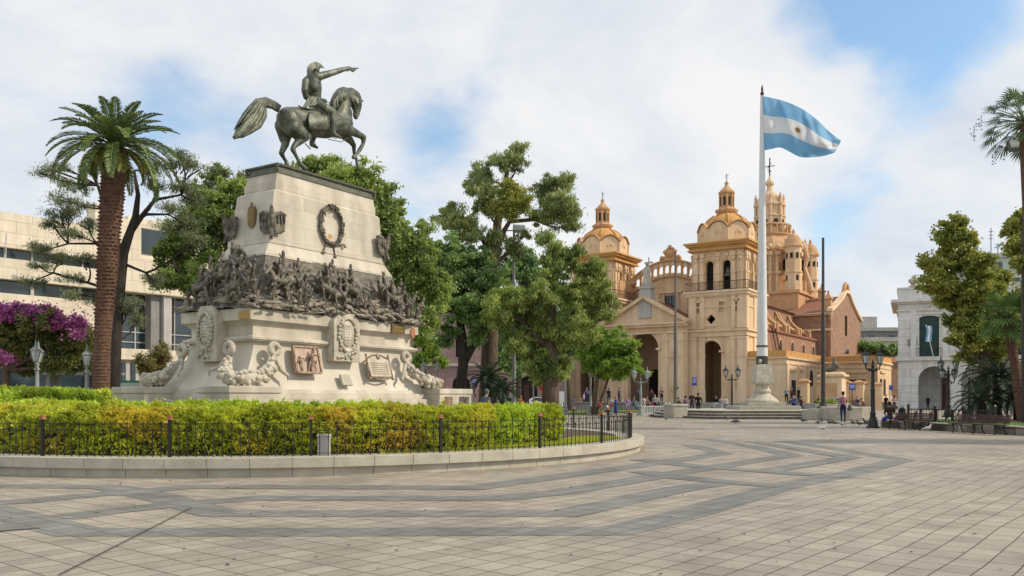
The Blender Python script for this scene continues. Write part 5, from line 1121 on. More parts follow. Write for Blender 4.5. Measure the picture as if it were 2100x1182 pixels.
# gate pillars
gpm = {}
def pillar(px, yt, yb, Y, w, label, statue=False, z0=.0):
    a = pt(px, yb, Y); t = pt(px, yt, Y).z; b = thing('gate_pillar', label, 'pillar', (a.x, Y, z0), CR, 'stucco gate pillars beside the cathedral')
    h = t - z0; m = MB(); m.box(-w, w, -w, w, 0, h * .88); m.box(-w * 1.12, w * 1.12, -w * 1.12, w * 1.12, 0, h * .16); p = m.build('shaft', ST, b)
    m = MB(); m.box(-w * 1.25, w * 1.25, -w * 1.25, w * 1.25, h * .88, h * .94); m.frus(-w * 1.1, w * 1.1, -w * 1.1, w * 1.1, h * .94, -w * .3, w * .3, -w * .3, w * .3, h); m.build('cap', OR_, b)
    return b, h
for a in ((1649, 777, 820, 96, .5, 'gate pillar nearest the dark pole behind the group of people'), (1683, 780, 820, 99, .45, 'gate pillar just left of the tall dark pole'), (1733, 779, 822, 95, .5, 'gate pillar behind the man in the pink shirt'), (1762, 780, 822, 94, .5, 'gate pillar right of the blue sign'), (1777, 781, 822, 97, .38, 'thin orange gate pillar with sunlit edge'), (1800, 784, 824, 94, .42, 'rightmost gate pillar near the small windows')): pillar(*a)
b = thing('stone_pedestal', 'broad cream pedestal with moulded top right of the dark pole', 'pedestal', (pt(1709, 0, 92).x, 92, 0), CR)
m = MB(); m.box(-1.1, 1.1, -1.1, 1.1, 0, 3.6); m.box(-1.3, 1.3, -1.3, 1.3, 0, .8); m.build('die', SL, b, bevel=.05); m = MB(); m.box(-1.35, 1.35, -1.35, 1.35, 3.6, 3.85); m.frus(-1.2, 1.2, -1.2, 1.2, 3.85, -.9, .9, -.9, .9, 4.1); m.build('cap', ST, b)
m = MB(); m.box(-.6, .6, -1.13, -1.101, 1.4, 2.9); m.build('tablet', OR_, b)
lb = thing('reclining_statue', 'weathered stone figure lying on top of the broad pedestal', 'statue', (pt(1709, 0, 92).x, 92, 4.1), CR)
m = MB(); m.cap((-.6, 0, .25), (.2, 0, .45), .28, .34); m.cap((.2, 0, .5), (.1, 0, 1.1), .3, .22); m.cap((.1, 0, 1.3), (.1, -.05, 1.45), .17, .15); m.cap((.2, -.2, .9), (.7, -.3, .5), .12, .09); m.cap((.7, -.3, .5), (1.0, -.3, .2), .1, .08); m.cap((-.6, 0, .25), (-1.1, -.1, .2), .22, .12)
blob(m, 'figure', M_['bronze_dark'], lb, voxel=.06, smooth=2)
# statue with cross on its grey pedestal above the portico
ss = thing('saint_statue', 'pale stone statue of a robed figure holding a cross above the portico', 'statue', (pt(1327, 588, 106).x, 106, pt(1327, 588, 106).z), CR)
m = MB(); m.cap((0, 0, .3), (0, 0, 1.6), .62, .42); m.cap((0, 0, 1.6), (0, 0, 2.3), .42, .3); m.cap((0, -.05, 2.75), (0, -.05, 2.9), .2, .2); m.cap((.35, -.1, 2.2), (.6, -.4, 1.7), .14, .1); m.cap((.6, -.4, 1.7), (.35, -.5, 2.1), .11, .09); m.cap((-.35, -.1, 2.2), (-.6, -.3, 1.6), .14, .1)
blob(m, 'figure', M_['stone_plain'], ss, voxel=.06, smooth=2)
m = MB(); m.box(-.07 + .45, .07 + .45, -.55, -.45, .1, 3.5); m.box(-.1, 1.0, -.56, -.44, 2.75, 2.95); m.build('cross', M_['kerbstone'], ss)
sp2 = thing('statue_pedestal', 'grey stone pedestal under the robed statue over the portico', 'pedestal', (pt(1327, 600, 106).x, 106, 11.2), CR)
m = MB(); zt = pt(1327, 588, 106).z - 11.2; m.frus(-.85, .85, -.85, .85, 0, -.7, .7, -.7, .7, zt - .3); m.box(-.85, .85, -.85, .85, zt - .3, zt); m.build('block', M_['concretelt'], sp2)

# ------------------------------------------------------------------ white arcaded building on the right
wb = thing('white_building', 'two storey white building with arcade and balustrade top on the right', 'building', (44.1, 97.5, 0), -R(25))
MA, MP = M_['marble'], M_['marble_plain']
m = MB(); xs = [3.2 + 4.3 * k for k in range(9)]
m.wall(rect(0, 42, 0, 5.55), [arch(x + .5, 1.6, .02, 3.3) for x in xs], 0, .9); m.wall(rect(0, 42, 5.9, 12.0), [arch(x, 1.02, 6.0, 10.3, 8, .3) for x in xs], 0, .6)
m.box(0, .8, .91, 14, 0, 12); m.box(.8, 42, 4.2, 4.5, 0, 5.5); m.box(.8, 42, .92, 13, 5.4, 5.7); m.build('wall', MA, wb)
m = MB(); m.box(-.25, 42, -.3, 14, 5.55, 5.9); m.box(-.15, 42, -.15, 14, 11.2, 11.35); m.box(-.3, 42, -.3, 14, 12.0, 12.2); m.box(-.75, 42, -.75, 14, 12.2, 12.5); m.box(.02, 42, .05, .5, 12.5, 13.7); m.box(.02, .5, .5, 14, 12.5, 13.7); m.box(-.1, 42, -.07, .62, 13.7, 13.9); m.box(-.12, .7, .1, 14, 13.702, 13.902)
for x in xs:
    for s in (-1, 1): m.box(x + s * 1.6 - .3, x + s * 1.6 + .3, -.1, -.003, 5.9, 11.2)
    m.box(x - 1.5, x + 1.5, -.12, -.003, 10.75, 10.95)
m.build('trim', MP, wb)
for x in xs[:4]:
    m = MB(); m.prism(arch(x, 1.01, 6.0, 10.3, 8, .3), .35, .45); w2 = m.build('shutter_door', M_['greenshutter'], wb)
    m = MB()
    for z in (6.6, 7.4, 8.2, 9.0, 9.35): m.box(x - 1.1, x + 1.1, .30, .345, z, z + .07)
    m.box(x - .05, x + .05, .29, .346, 6, 10.3); m.build('glazing_bars', M_['greenshutter'], w2)
    m = MB(); m.path([(x - 1.3, -.05, 6.9), (x - 1.3, -.7, 6.9), (x + 1.3, -.7, 6.9), (x + 1.3, -.05, 6.9)], .03, 4)
    for k in range(14): m.tube((x - 1.3 + .2 * k, -.7, 5.95), (x - 1.3 + .2 * k, -.7, 6.9), .018, n=4)
    m.build('balcony_rail', M_['iron'], wb)
m = MB(); m.box(4.6, 6.2, 4.0, 4.19, 0, 3.6); m.build('brown_door', mat('brown_door', (.10, .05, .035), (.07, .035, .025), rough=.5), wb)
m = MB(); m.box(1.0, 2.0, -.06, -.003, 7.2, 8.0); m.build('wall_plate', M_['concrete'], wb)
u = thing('stone_urn', 'weathered carved stone urn on the corner of the white parapet', 'urn', tuple(mw(wb) @ Vector((1.6, .3, 13.9))))
m = MB(); m.lathe([(.5, 0), (.5, .18), (.28, .22), (.24, .36), (.5, .6), (.52, .8), (.36, .95), (.2, 1.0), (.24, 1.12), (.07, 1.35)], 10); m.ell((.4, 0, .75), .2, .14, .2); m.ell((-.4, 0, .75), .2, .14, .2); m.build('urn', M_['kerbstone'], u, smooth='auto')
fl = thing('small_flag', 'small blue and white flag leaning out over the white building balcony', 'flag', tuple(mw(wb) @ Vector((3.6, -.6, 6.0))))
m = MB(); m.tube((0, 0, 0), (-1.3, -1.0, 3.4), .05, n=5); m.build('staff', M_['white'], fl)
m = MB(); 
for k, mi in ((0, 0), (1, 1), (2, 0)):
    m.mi = mi; a = Vector((-1.3, -1.0, 3.4)); xs0 = k * .22
    m.add([a + Vector((xs0 + .06 * math.sin(j), .04 * math.cos(j * 1.4 + k), -.1 - .35 * j)) for j in range(6)] + [a + Vector((xs0 + .22 + .06 * math.sin(j), .04 * math.cos(j * 1.4 + k + 1), -.1 - .35 * j)) for j in range(6)], [(j, j + 6, j + 7, j + 1) for j in range(5)])
m.build('cloth', [cloth('flagblue', (.20, .42, .68)), M_['white']], fl)

# ------------------------------------------------------------------ modern building on the left
lb = thing('office_building', 'long modern building faced in cream travertine bands with dark ribbon windows', 'building', (-31.2, 52, 0), math.atan2(.8, .6))
TV = M_['travertine']
def band(m, x0, x1, z0, z1, y=0.0): m.box(x0, x1, y, 12, z0, z1)
m = MB()
band(m, -22, 6.4, 10.6, 12.75); band(m, -22, 6.4, 8.65, 9.93); band(m, -22, 6.4, 5.9, 7.78)
for x in (-18, -14, -10, -6): m.box(x, x + .5, .02, 11, 0, 5.9)
band(m, 6.4, 17, 8.6, 11.0, -.5); m.box(6.4, 8.8, -.5, 12, 11.0, 13.5); m.box(8.8, 17, 1.2, 12, 11.0, 14.1); m.box(6.4, 17, .2, 12, 4.0, 4.75); m.box(6.4, 7.3, -.3, 12, 0, 4.0)
w_ = m.build('wall', TV, lb)
m = MB(); band(m, -22, 6.3, 9.93, 10.6, .5); ww = m.build('ribbon_window', M_['glass'], lb, label='upper ribbon window'); m = MB()
for k in range(18): m.box(-22 + k * 1.6, -21.9 + k * 1.6, .42, .5, 9.93, 10.6)
m.build('mullions', M_['concretelt'], ww)
m = MB(); band(m, -22, 6.3, 7.78, 8.65, .6); ww = m.build('ribbon_window', M_['glass'], lb, label='lower ribbon window'); m = MB()
for k in range(10): m.box(-22 + k * 3, -21.8 + k * 3, .5, .6, 7.78, 8.65)
m.build('mullions', M_['concretelt'], ww)
m = MB(); m.box(-22, 6.3, 1.2, 12, 0, 5.9); m.build('ground_floor_glazing', M_['glass'], lb)
m = MB(); m.box(6.6, 17, .8, 12, 4.75, 8.6); gw = m.build('glass_wall', M_['glass'], lb)
m = MB()
for x in (6.7, 7.7, 9.0, 10.4, 12.0, 13.8): m.box(x, x + .08, .7, .8, 4.75, 8.6)
for z in (5.2, 5.9, 7.9): m.box(6.6, 17, .69, .79, z, z + .07)
m.build('mullions', M_['concretelt'], gw)
m = MB(); m.box(10.6, 11.2, -.3, .3, 0, 8.6); m.build('column', M_['concretelt'], lb)
m = MB(); m.box(9.8, 10.6, .0, .78, 4.75, 8.6); m.build('column', M_['concrete'], lb)
m = MB(); m.box(7.3, 17, .5, 12, .0, 4.0); gd = m.build('ground_floor_doors', M_['concretelt'], lb)
m = MB()
for x in (7.9, 8.6, 9.4, 11.9, 13): m.box(x, x + .3, .4, .5, 0, 3.8)
m.build('door_shadow_gaps', M_['glass'], gd)
m = MB(); m.box(8.9, 12, 1.1, 1.2, 11.6, 13.4); m.build('window', M_['glass'], lb)
m = MB(); m.box(7.4, 8.6, 3, 4.2, 13.5, 15.0); m.build('chimney', M_['travertine'], lb)
for px, py, Y in ((12, 527, 51), (103, 540, 53)):
    a = pt(px, py, Y); f = thing('wall_flag', 'small pale flag hanging from a staff on the travertine wall' + (' near the left edge' if px < 50 else ' beside the cedar branches'), 'flag', tuple(a))
    m = MB(); m.tube((0, 0, 0), (.5, -.8, 1.3), .03, n=5); m.build('staff', M_['white'], f); m = MB(); m.mi = 0
    for k in range(3):
        m.mi = k % 2; m.add([Vector((.5 - .08 * k - .03 * j, -.8 + .1 * k, 1.25 - .22 * j - .1 * k)) for j in range(5)] + [Vector((.5 - .08 * (k + 1) - .03 * j, -.8 + .1 * (k + 1), 1.25 - .22 * j - .1 * (k + 1))) for j in range(5)], [(j, j + 5, j + 6, j + 1) for j in range(4)])
    m.build('cloth', [cloth('flagblue', (.20, .42, .68)), M_['white']], f)

# pinkish arcaded building seen between the trunks
pk = thing('pink_building', 'long pinkish stucco building with dark arched doorways behind the trees', 'building', (pt(840, 0, 104).x, 104, 0), R(2))
m = MB(); ax_ = [2.2 + 4.1 * k for k in range(4)]
m.wall(rect(-6, 19, 0, 12), [arch(x, 1.1, .02, 2.9) for x in ax_] + [rect(x - .7, x + .7, 6.3, 8.8) for x in ax_], 0, .5); m.box(-6, 19, .6, 9, 0, 11.9); m.build('wall', M_['pink'], pk)
m = MB(); m.box(-6.2, 19.1, -.3, .5, 5.2, 5.5); m.box(-6.2, 19.1, -.35, 9, 12, 12.4); m.build('cornice', M_['concretelt'], pk)
for x in ax_:
    m = MB(); m.prism(arch(x, 1.09, .03, 2.9), .4, .55); m.build('doorway', DK, pk)
    m = MB(); m.box(x - .69, x + .69, .4, .55, 6.31, 8.79); m.build('window', DK, pk)
# distant blocks right of the cathedral and behind the white building
def block(name, label, px0, px1, yt, Y, mt, depth=14, wins=0, extra=None):
    a = pt(px0, yt, Y); b_ = pt(px1, yt, Y); t = thing(name, label, 'building', ((a.x + b_.x) / 2, Y, 0)); w2 = (b_.x - a.x) / 2
    m = MB(); m.box(-w2, w2, 0, depth, 0, a.z - .8); m.build('wall', mt, t)
    m = MB(); m.box(-w2 - .4, w2 + .4, -.4, depth, a.z - .8, a.z); m.build('parapet', M_['concretelt'], t)
    n = max(2, int(w2 * 2 / 3.2))
    for r in range(wins):
        for k in range(n):
            x = -w2 + (k + .5) * 2 * w2 / n; z = a.z - 3.2 - 3.1 * r; m = MB(); m.box(x - .7, x + .7, -.06, -.003, z, z + 1.5); m.build('window', M_['glass'], t)
    return t, w2, a.z
t, w2, z = block('grey_block', 'grey concrete apartment block behind the parish roofs', 1766, 1850, 672, 190, M_['concrete'], wins=3)
m = MB(); m.box(-w2 + 1.2, -w2 + 4.4, 2, 6, z, z + 2.6); m.build('roof_hut', M_['concretelt'], t)
t, w2, z = block('grey_block', 'lower pale block in front of the grey apartment block', 1780, 1860, 692, 170, M_['concretelt'], wins=1)
t, w2, z = block('green_white_block', 'pale green high block with antennas behind the plane trees', 2030, 2140, 520, 170, mat('pale_green_plaster', (.46, .55, .50), (.38, .46, .42), rough=.8), wins=3)
m = MB()
for x, h in ((-4, 5.5), (-2.6, 2.4), (0.5, 3.5), (3, 4.5), (5, 3)):
    m.tube((x, 2, z), (x, 2, z + h), .09, n=4)
    for k in range(3): m.tube((x - .5, 2, z + h * (.6 + .13 * k)), (x + .5, 2, z + h * (.6 + .13 * k)), .05, n=4)
m.build('antennas', M_['darksteel'], t)
t = thing('tiled_roof_house', 'small house with a brown tiled roof behind the orange annex', 'house', (pt(1790, 0, 140).x, 140, 0), R(8))
m = MB(); m.box(-5, 5, 0, 10, 0, 7.2); m.build('wall', M_['brickwall'], t); m = MB(); m.add([(-5.4, -.4, 7.1), (5.4, -.4, 7.1), (5.4, 5, 9), (-5.4, 5, 9.9), (5.4, 10.4, 7.1), (-5.4, 10.4, 7.1)], [(0, 1, 2, 3), (3, 2, 4, 5)]); m.build('roof', M_['tileroof'], t)
# ------------------------------------------------------------------ vegetation
def wpt(px, py, Y): return pt(px, py, Y)
def limb(m, a, b, r0, r1, sag=0.0, n=6, k=5, wob=.12):
    a = Vector(a); b = Vector(b); L_ = (b - a).length; pts = []; rs = []
    o = Vector(rand_dirs(1)[0]) * L_ * wob
    for i in range(k + 1):
        t = i / k; pts.append(a.lerp(b, t) + o * math.sin(math.pi * t) + Vector((0, 0, -sag * L_ * math.sin(math.pi * t)))); rs.append(r0 + (r1 - r0) * t)
    m.path(pts, rs, n)
def tree(name, label, cat, Y, trunks, clumps, leaf, npuff, nleaf, rp=.5, L_=.24, W_=.11, bark='bark', droop=None, group=None, z0=0.0, depth=.75, extra=None, out=.5, thin=1.0, branch_r=.07):
    b0 = trunks[0][0]; base = pt(b0[0], HY, Y); root = thing(name, label, cat, (base.x, Y, z0), 0, group)
    m = MB(); tops = []
    for tr_ in trunks:
        pts = []; rs = []
        for q in tr_:
            x, y, r = q[:3]; dy = q[3] if len(q) > 3 else 0; p = pt(x, y, Y + dy)
            if y >= 780 and q is tr_[0]: p.z = z0 - .03
            pts.append(p); rs.append(r)
        m.path(pts, rs, 10); tops += pts[1:]
    cl = []
    for c in clumps:
        dy = c[4] if len(c) > 4 else RNG.uniform(-.5, .5) * 2.0; p = pt(c[0], c[1], Y + dy); k = (Y + dy) / F; rx, rz = c[2] * k, c[3] * k
        cl.append((p.x, p.y, p.z, rx, max(rx, rz) * depth, rz))
        t = min(tops, key=lambda q: (q - p).length + (4 if q.z > p.z + .3 else 0)); limb(m, t, p, branch_r + .012 * (p - t).length, .025, sag=-.06 if droop is None else .04)
        for j in range(5):
            e = p + Vector(rand_dirs(1)[0] * np.array([rx, max(rx, rz) * depth, rz])) * .85; limb(m, t.lerp(p, random.uniform(.5, 1)), e, .03, .012, n=4, k=3)
    m.build('trunk', M_[bark], root, world=True, smooth=True)
    c = puffs(cl, int(npuff * 1.7), rp * .68, int(nleaf * 1.15), out=out); L_ *= .86; W_ *= .82
    if droop is not None:
        d = RNG.normal(0, .35, (len(c), 3)) + np.array([0, 0, -droop]); v = leafquads(c, L_, W_, dirs=d)
    else: v = leafquads(c, L_, W_)
    npmesh('crown', v, 4, leaf, root)
    if extra:
        cl2 = []
        for q in extra[1]:
            p = pt(q[0], q[1], Y + (q[4] if len(q) > 4 else 0)); k = Y / F; cl2.append((p.x, p.y, p.z, q[2] * k, q[2] * k * depth, q[3] * k))
        c = puffs(cl2, extra[2], rp, extra[3], out=out); npmesh(extra[0], leafquads(c, extra[5] if len(extra) > 5 else L_, extra[6] if len(extra) > 6 else W_), 4, extra[4], root)
    return root

tree('broad_green_tree', 'broad bright green tree whose crown shows left of the pedestal', 'tree', 43, [[(395, 800, .30), (400, 700, .26), (410, 620, .2)], [(400, 700, .18), (440, 600, .12)]],
     [(400, 480, 62, 45), (455, 425, 52, 40), (370, 540, 52, 42), (470, 520, 60, 60), (345, 575, 36, 20), (430, 580, 60, 40), (500, 400, 50, 45), (415, 440, 45, 30), (350, 500, 30, 30)], LF['tipa'], 300, 52000, rp=.42, L_=.24, W_=.10)
tree('thin_tree', 'thin crowned grey green tree rising above the broad green tree', 'tree', 52, [[(430, 800, .2), (440, 600, .16), (450, 430, .1)]],
     [(445, 365, 35, 22), (480, 395, 35, 25), (410, 395, 28, 22), (450, 345, 14, 10), (500, 370, 25, 20)], LF['gum'], 90, 7500, rp=.4, L_=.24, W_=.09)
tree('large_green_tree', 'large dense green tree behind the bronze horse and pedestal', 'tree', 40, [[(700, 800, .42), (700, 680, .36), (690, 560, .28)], [(700, 680, .3), (800, 600, .2), (840, 540, .14)]],
     [(650, 352, 58, 30), (600, 372, 30, 22), (720, 372, 62, 40), (775, 410, 45, 45), (800, 460, 48, 50), (835, 500, 50, 50), (862, 550, 50, 50), (885, 600, 45, 42), (840, 610, 50, 50), (800, 560, 50, 50), (870, 650, 35, 30), (740, 450, 60, 60), (690, 420, 60, 50), (815, 660, 40, 30), (660, 500, 60, 60)], LF['tipa'], 560, 95000, rp=.42, L_=.24, W_=.10)
tree('dark_green_tree', 'dark green tree with forked black trunk right of the monument', 'tree', 50, [[(938, 815, .36), (950, 745, .30), (948, 690, .26), (940, 640, .2)], [(950, 745, .26), (975, 700, .22), (995, 650, .16)]],
     [(930, 525, 45, 35), (968, 545, 50, 40), (990, 590, 40, 45), (930, 590, 52, 50), (905, 640, 35, 38), (965, 640, 45, 35), (1005, 630, 30, 35), (890, 560, 35, 40), (925, 680, 22, 15), (990, 680, 26, 30), (912, 700, 20, 22), (968, 690, 20, 22)], LF['tipa2'], 260, 48000, rp=.45, bark='darkbark')
tree('pale_shrub_tree', 'small yellow green tree showing beside the far end of the pedestal', 'tree', 58, [[(873, 810, .12), (870, 740, .1), (880, 700, .07)]], [(868, 690, 24, 26), (885, 725, 20, 22), (905, 745, 20, 15), (860, 740, 16, 18)], LF['bright'], 60, 5500, rp=.4)
tree('tall_feathery_tree', 'tallest dull green tree with separate drooping clumps against the sky', 'tree', 52, [[(1000, 815, .62), (1004, 720, .5), (1008, 640, .44), (1014, 540, .36), (1020, 460, .26), (1035, 380, .16), (1045, 325, .08)], [(1014, 545, .2), (985, 480, .12), (960, 450, .08)], [(1018, 500, .2), (1045, 455, .14), (1100, 450, .12), (1140, 440, .08)]],
     [(1060, 308, 24, 18), (1035, 335, 26, 26), (1062, 335, 20, 18), (1012, 330, 14, 14), (981, 358, 34, 24), (990, 388, 38, 26), (965, 380, 20, 20), (925, 432, 25, 20), (905, 450, 22, 12), (945, 455, 35, 24), (998, 425, 28, 24), (1140, 375, 34, 24), (1163, 372, 18, 18), (1116, 395, 26, 24), (1150, 415, 38, 24), (1178, 430, 16, 20), (1140, 448, 36, 22), (1104, 445, 24, 18), (1170, 462, 20, 20), (955, 480, 45, 18), (1018, 500, 20, 34), (1050, 510, 22, 28), (1000, 540, 26, 30), (1078, 480, 14, 12)],
     LF['gum'], 330, 44000, rp=.42, L_=.26, W_=.075, droop=.7, out=.6, extra=('bright_clump', [(1045, 388, 30, 24, -1.5), (1062, 415, 34, 26, -1.5), (1030, 418, 24, 24, -1.5), (1050, 440, 26, 18, -1.5)], 60, 9000, LF['gumyel'], .22, .075))
tree('olive_tree', 'wide olive green tree with drooping needles in front of the cathedral', 'tree', 49, [[(1128, 830, .56), (1130, 780, .46), (1128, 700, .38), (1130, 600, .26), (1140, 540, .14)], [(1128, 720, .25), (1180, 640, .15), (1210, 580, .08)], [(1128, 720, .25), (1070, 660, .15), (1030, 620, .08)]],
     [(1119, 490, 18, 14), (1133, 512, 26, 16), (1176, 520, 28, 18), (1150, 540, 38, 24), (1205, 548, 34, 24), (1125, 560, 42, 26), (1234, 585, 30, 24), (1245, 615, 26, 22), (1100, 610, 52, 34), (1180, 605, 52, 38), (1215, 640, 40, 30), (1030, 605, 36, 24), (1015, 640, 34, 32), (1062, 655, 44, 40), (1120, 680, 52, 38), (1186, 680, 46, 34), (1060, 700, 30, 24), (1110, 740, 40, 26), (1150, 745, 30, 24), (1118, 765, 38, 20), (1145, 775, 24, 14), (1085, 725, 26, 26), (1210, 690, 26, 26), (1250, 650, 18, 16), (1120, 780, 26, 12)],
     LF['olive'], 480, 82000, rp=.42, L_=.25, W_=.08, droop=.5, out=.55)
tree('small_bright_tree', 'small bright green tree with yellow tips in front of the great arch', 'tree', 68, [[(1217, 842, .2), (1221, 800, .17), (1226, 770, .13)], [(1221, 800, .12), (1250, 770, .08)]],
     [(1240, 695, 40, 24), (1270, 712, 36, 22), (1275, 745, 44, 18), (1225, 745, 32, 24), (1300, 765, 30, 12), (1250, 765, 40, 14), (1290, 735, 30, 18), (1205, 720, 24, 24), (1240, 725, 40, 24)], LF['bright'], 170, 26000, rp=.5, L_=.30, W_=.13)
tree('far_tree', 'distant mid green tree seen between the trunks near the pink building', 'tree', 80, [[(1062, 822, .3), (1064, 740, .25), (1068, 640, .15)]],
     [(1075, 540, 34, 30), (1040, 560, 30, 36), (1085, 600, 34, 40), (1050, 640, 40, 40), (1070, 700, 40, 30), (1035, 715, 30, 30), (1095, 735, 30, 24), (1090, 560, 26, 30), (1030, 745, 30, 24), (1062, 760, 26, 16)], LF['tipa2'], 180, 22000, rp=.8, L_=.4, W_=.18)
tree('far_tree', 'distant leafy tree filling the gap behind the olive tree', 'tree', 84, [[(1165, 824, .3), (1165, 760, .25), (1160, 700, .15)]], [(1170, 640, 50, 50), (1150, 700, 50, 40), (1190, 700, 36, 30), (1000, 700, 30, 30), (985, 660, 30, 30)], LF['tipa2'], 120, 14000, rp=.9, L_=.42, W_=.2)
tree('plane_tree', 'tall yellowish green plane tree before the white building', 'tree', 45, [[(2022, 860, .34), (2020, 760, .28), (2005, 660, .22), (1985, 560, .14), (1965, 490, .07)], [(2005, 660, .14), (1950, 600, .09)], [(2010, 700, .16), (2050, 600, .1)]],
     [(1960, 460, 28, 14), (1950, 490, 32, 24), (1982, 494, 26, 22), (1910, 545, 26, 20), (1955, 538, 44, 32), (2008, 545, 34, 30), (1925, 585, 38, 24), (1963, 610, 46, 36), (2010, 600, 46, 38), (2045, 575, 32, 28), (1980, 655, 40, 32), (1950, 700, 18, 14), (2008, 690, 42, 34), (2024, 730, 34, 22), (2050, 665, 36, 36), (1985, 730, 20, 14), (2075, 620, 30, 30), (2070, 700, 30, 26)], LF['plane'], 420, 64000, rp=.4, L_=.20, W_=.14)
tree('plane_tree', 'nearer plane tree branch of brownish green leaves at the right edge', 'tree', 38, [[(2150, 880, .3), (2140, 700, .25), (2125, 560, .16), (2110, 470, .07)]],
     [(2100, 445, 22, 14), (2085, 470, 28, 22), (2108, 490, 30, 30), (2080, 505, 22, 16), (2110, 535, 30, 28), (2135, 470, 40, 50), (2090, 545, 20, 14), (2140, 600, 40, 40)], LF['plane'], 190, 20000, rp=.34, L_=.19, W_=.13)
tree('roof_garden_tree', 'low dark green tree showing above the orange annex parapet', 'tree', 145, [[(1765, 822, .3), (1765, 760, .3), (1768, 728, .2)]], [(1760, 716, 24, 9), (1790, 714, 24, 10), (1815, 722, 24, 9), (1775, 708, 12, 6), (1740, 722, 12, 6), (1830, 720, 14, 12)], LF['tipa2'], 90, 12000, rp=.8, L_=.5, W_=.3)
tree('bougainvillea', 'wide bougainvillea with magenta flowers on top at the left edge', 'tree', 39, [[(14, 800, .2), (12, 760, .17), (20, 720, .12)], [(12, 760, .12), (90, 720, .08), (150, 710, .05)]],
     [(20, 700, 46, 44), (80, 690, 50, 46), (140, 695, 44, 40), (172, 730, 26, 40), (60, 745, 54, 22), (-30, 690, 50, 55), (120, 745, 40, 24), (10, 660, 45, 30), (75, 655, 45, 26), (165, 690, 28, 30)], LF['boug'], 300, 46000, rp=.32, L_=.17, W_=.11,
     extra=('flowers', [(20, 640, 42, 15, -.7), (75, 645, 42, 15, -.7), (-30, 635, 40, 16, -.7), (110, 660, 24, 12, -.7), (162, 660, 20, 10, -.9), (160, 690, 8, 8, -1.4), (8, 735, 12, 6, -1.4), (230, 745, 5, 22, -1.2), (105, 640, 20, 8, -.5)], 130, 12000, LF['flower'], .13, .10))
tree('dry_shrub', 'dry yellowish shrub behind the left end of the pedestal', 'shrub', 46, [[(312, 800, .08), (312, 770, .06), (315, 745, .04)]], [(300, 745, 24, 20), (328, 735, 20, 24), (312, 765, 28, 16), (335, 710, 8, 14)], LF['shrub'], 90, 8000, rp=.3, L_=.16, W_=.07)
tree('cedar', 'sparse drooping cedar with bare forked trunk behind the date palm', 'tree', 37.5, [[(230, 800, .30), (236, 700, .27), (243, 610, .25), (252, 520, .23), (262, 490, .19), (278, 445, .15), (283, 400, .1), (275, 350, .06)], [(252, 525, .16), (232, 480, .13), (218, 430, .1), (200, 380, .06), (188, 330, .03)], [(266, 480, .13), (290, 445, .11), (318, 410, .08), (372, 400, .04)], [(275, 455, .1), (300, 440, .07), (345, 440, .04), (380, 460, .02)], [(248, 545, .08), (200, 500, .06), (140, 500, .04), (70, 520, .02)], [(243, 600, .08), (180, 580, .06), (110, 560, .04), (60, 580, .02)], [(250, 540, .07), (300, 560, .05), (330, 600, .02)]],
     [(101, 347, 26, 7), (84, 357, 14, 6), (132, 343, 20, 7), (127, 373, 24, 7), (157, 388, 22, 8), (122, 410, 26, 9), (142, 434, 26, 9), (107, 459, 24, 8), (165, 421, 20, 8), (185, 350, 20, 8), (180, 460, 22, 8), (368, 318, 26, 10), (392, 342, 24, 10), (350, 340, 26, 9), (325, 380, 28, 9), (378, 385, 32, 12), (395, 412, 26, 14), (350, 430, 30, 9), (385, 455, 30, 16), (400, 490, 24, 14), (350, 470, 30, 8), (123, 442, 26, 8), (149, 480, 30, 8), (90, 509, 34, 8), (123, 532, 30, 8), (67, 580, 30, 7), (156, 605, 28, 9), (149, 572, 26, 7), (268, 628, 20, 22), (284, 660, 16, 18), (315, 575, 16, 14), (80, 545, 22, 7), (200, 620, 20, 10), (175, 530, 24, 8), (310, 350, 24, 8)],
     LF['cedar'], 380, 25000, rp=.42, L_=.16, W_=.036, droop=.55, bark='darkbark', out=.5, depth=1.4, branch_r=.03)

tree('shade_tree', 'leafy tree just outside the right edge shading the paving', 'tree', 25.5, [[(2640, 900, .3), (2640, 600, .25), (2630, 350, .15)]], [(2560, 350, 120, 90), (2700, 380, 120, 90), (2630, 220, 110, 80), (2520, 480, 90, 60), (2640, 440, 140, 90)], LF['plane'], 130, 9000, rp=.5, L_=.3, W_=.2)
# ---- feather palms
def fronds(specs, nl, ll, lw, vee=.5):
    """specs: (origin, azimuth, elevation, length, bend)"""
    qs = []; racs = []
    for o, az, el, ln, bend in specs:
        n = 14; pts = [np.array(o, float)]; e = el
        for i in range(n):
            d = np.array([math.cos(az) * math.cos(e), math.sin(az) * math.cos(e), math.sin(e)]); pts.append(pts[-1] + d * ln / n); e -= bend / n * (1.0 + .8 * i / n)
        pts = np.array(pts); racs.append(pts)
        t = np.repeat(np.linspace(.10, .995, nl), 2); side = np.tile([1., -1.], nl); f_ = t * n; i = np.minimum(f_.astype(int), n - 1); fr = (f_ - i)[:, None]
        P = pts[i] * (1 - fr) + pts[i + 1] * fr; T = unit(pts[i + 1] - pts[i]); S = unit(np.cross(T, np.array([0, 0, 1.]) + 1e-4)); U = np.cross(S, T)
        d = unit(T * .75 + S * side[:, None] * 1.0 + U * vee + RNG.normal(0, .07, P.shape)); d[:, 2] -= .12
        l_ = ll * (np.sin(np.pi * (t * .86 + .12)) ** .6) * RNG.uniform(.85, 1.1, len(t)); w_ = unit(np.cross(d, U + .3 * RNG.normal(size=P.shape))) * lw / 2
        a = P; mid = P + d * (l_ * .45)[:, None]; tip = P + d * l_[:, None] + np.array([0, 0, -.10 * ll])
        qs.append(np.stack([a, mid + w_, tip, mid - w_], 1).reshape(-1, 3))
    return np.concatenate(qs), racs
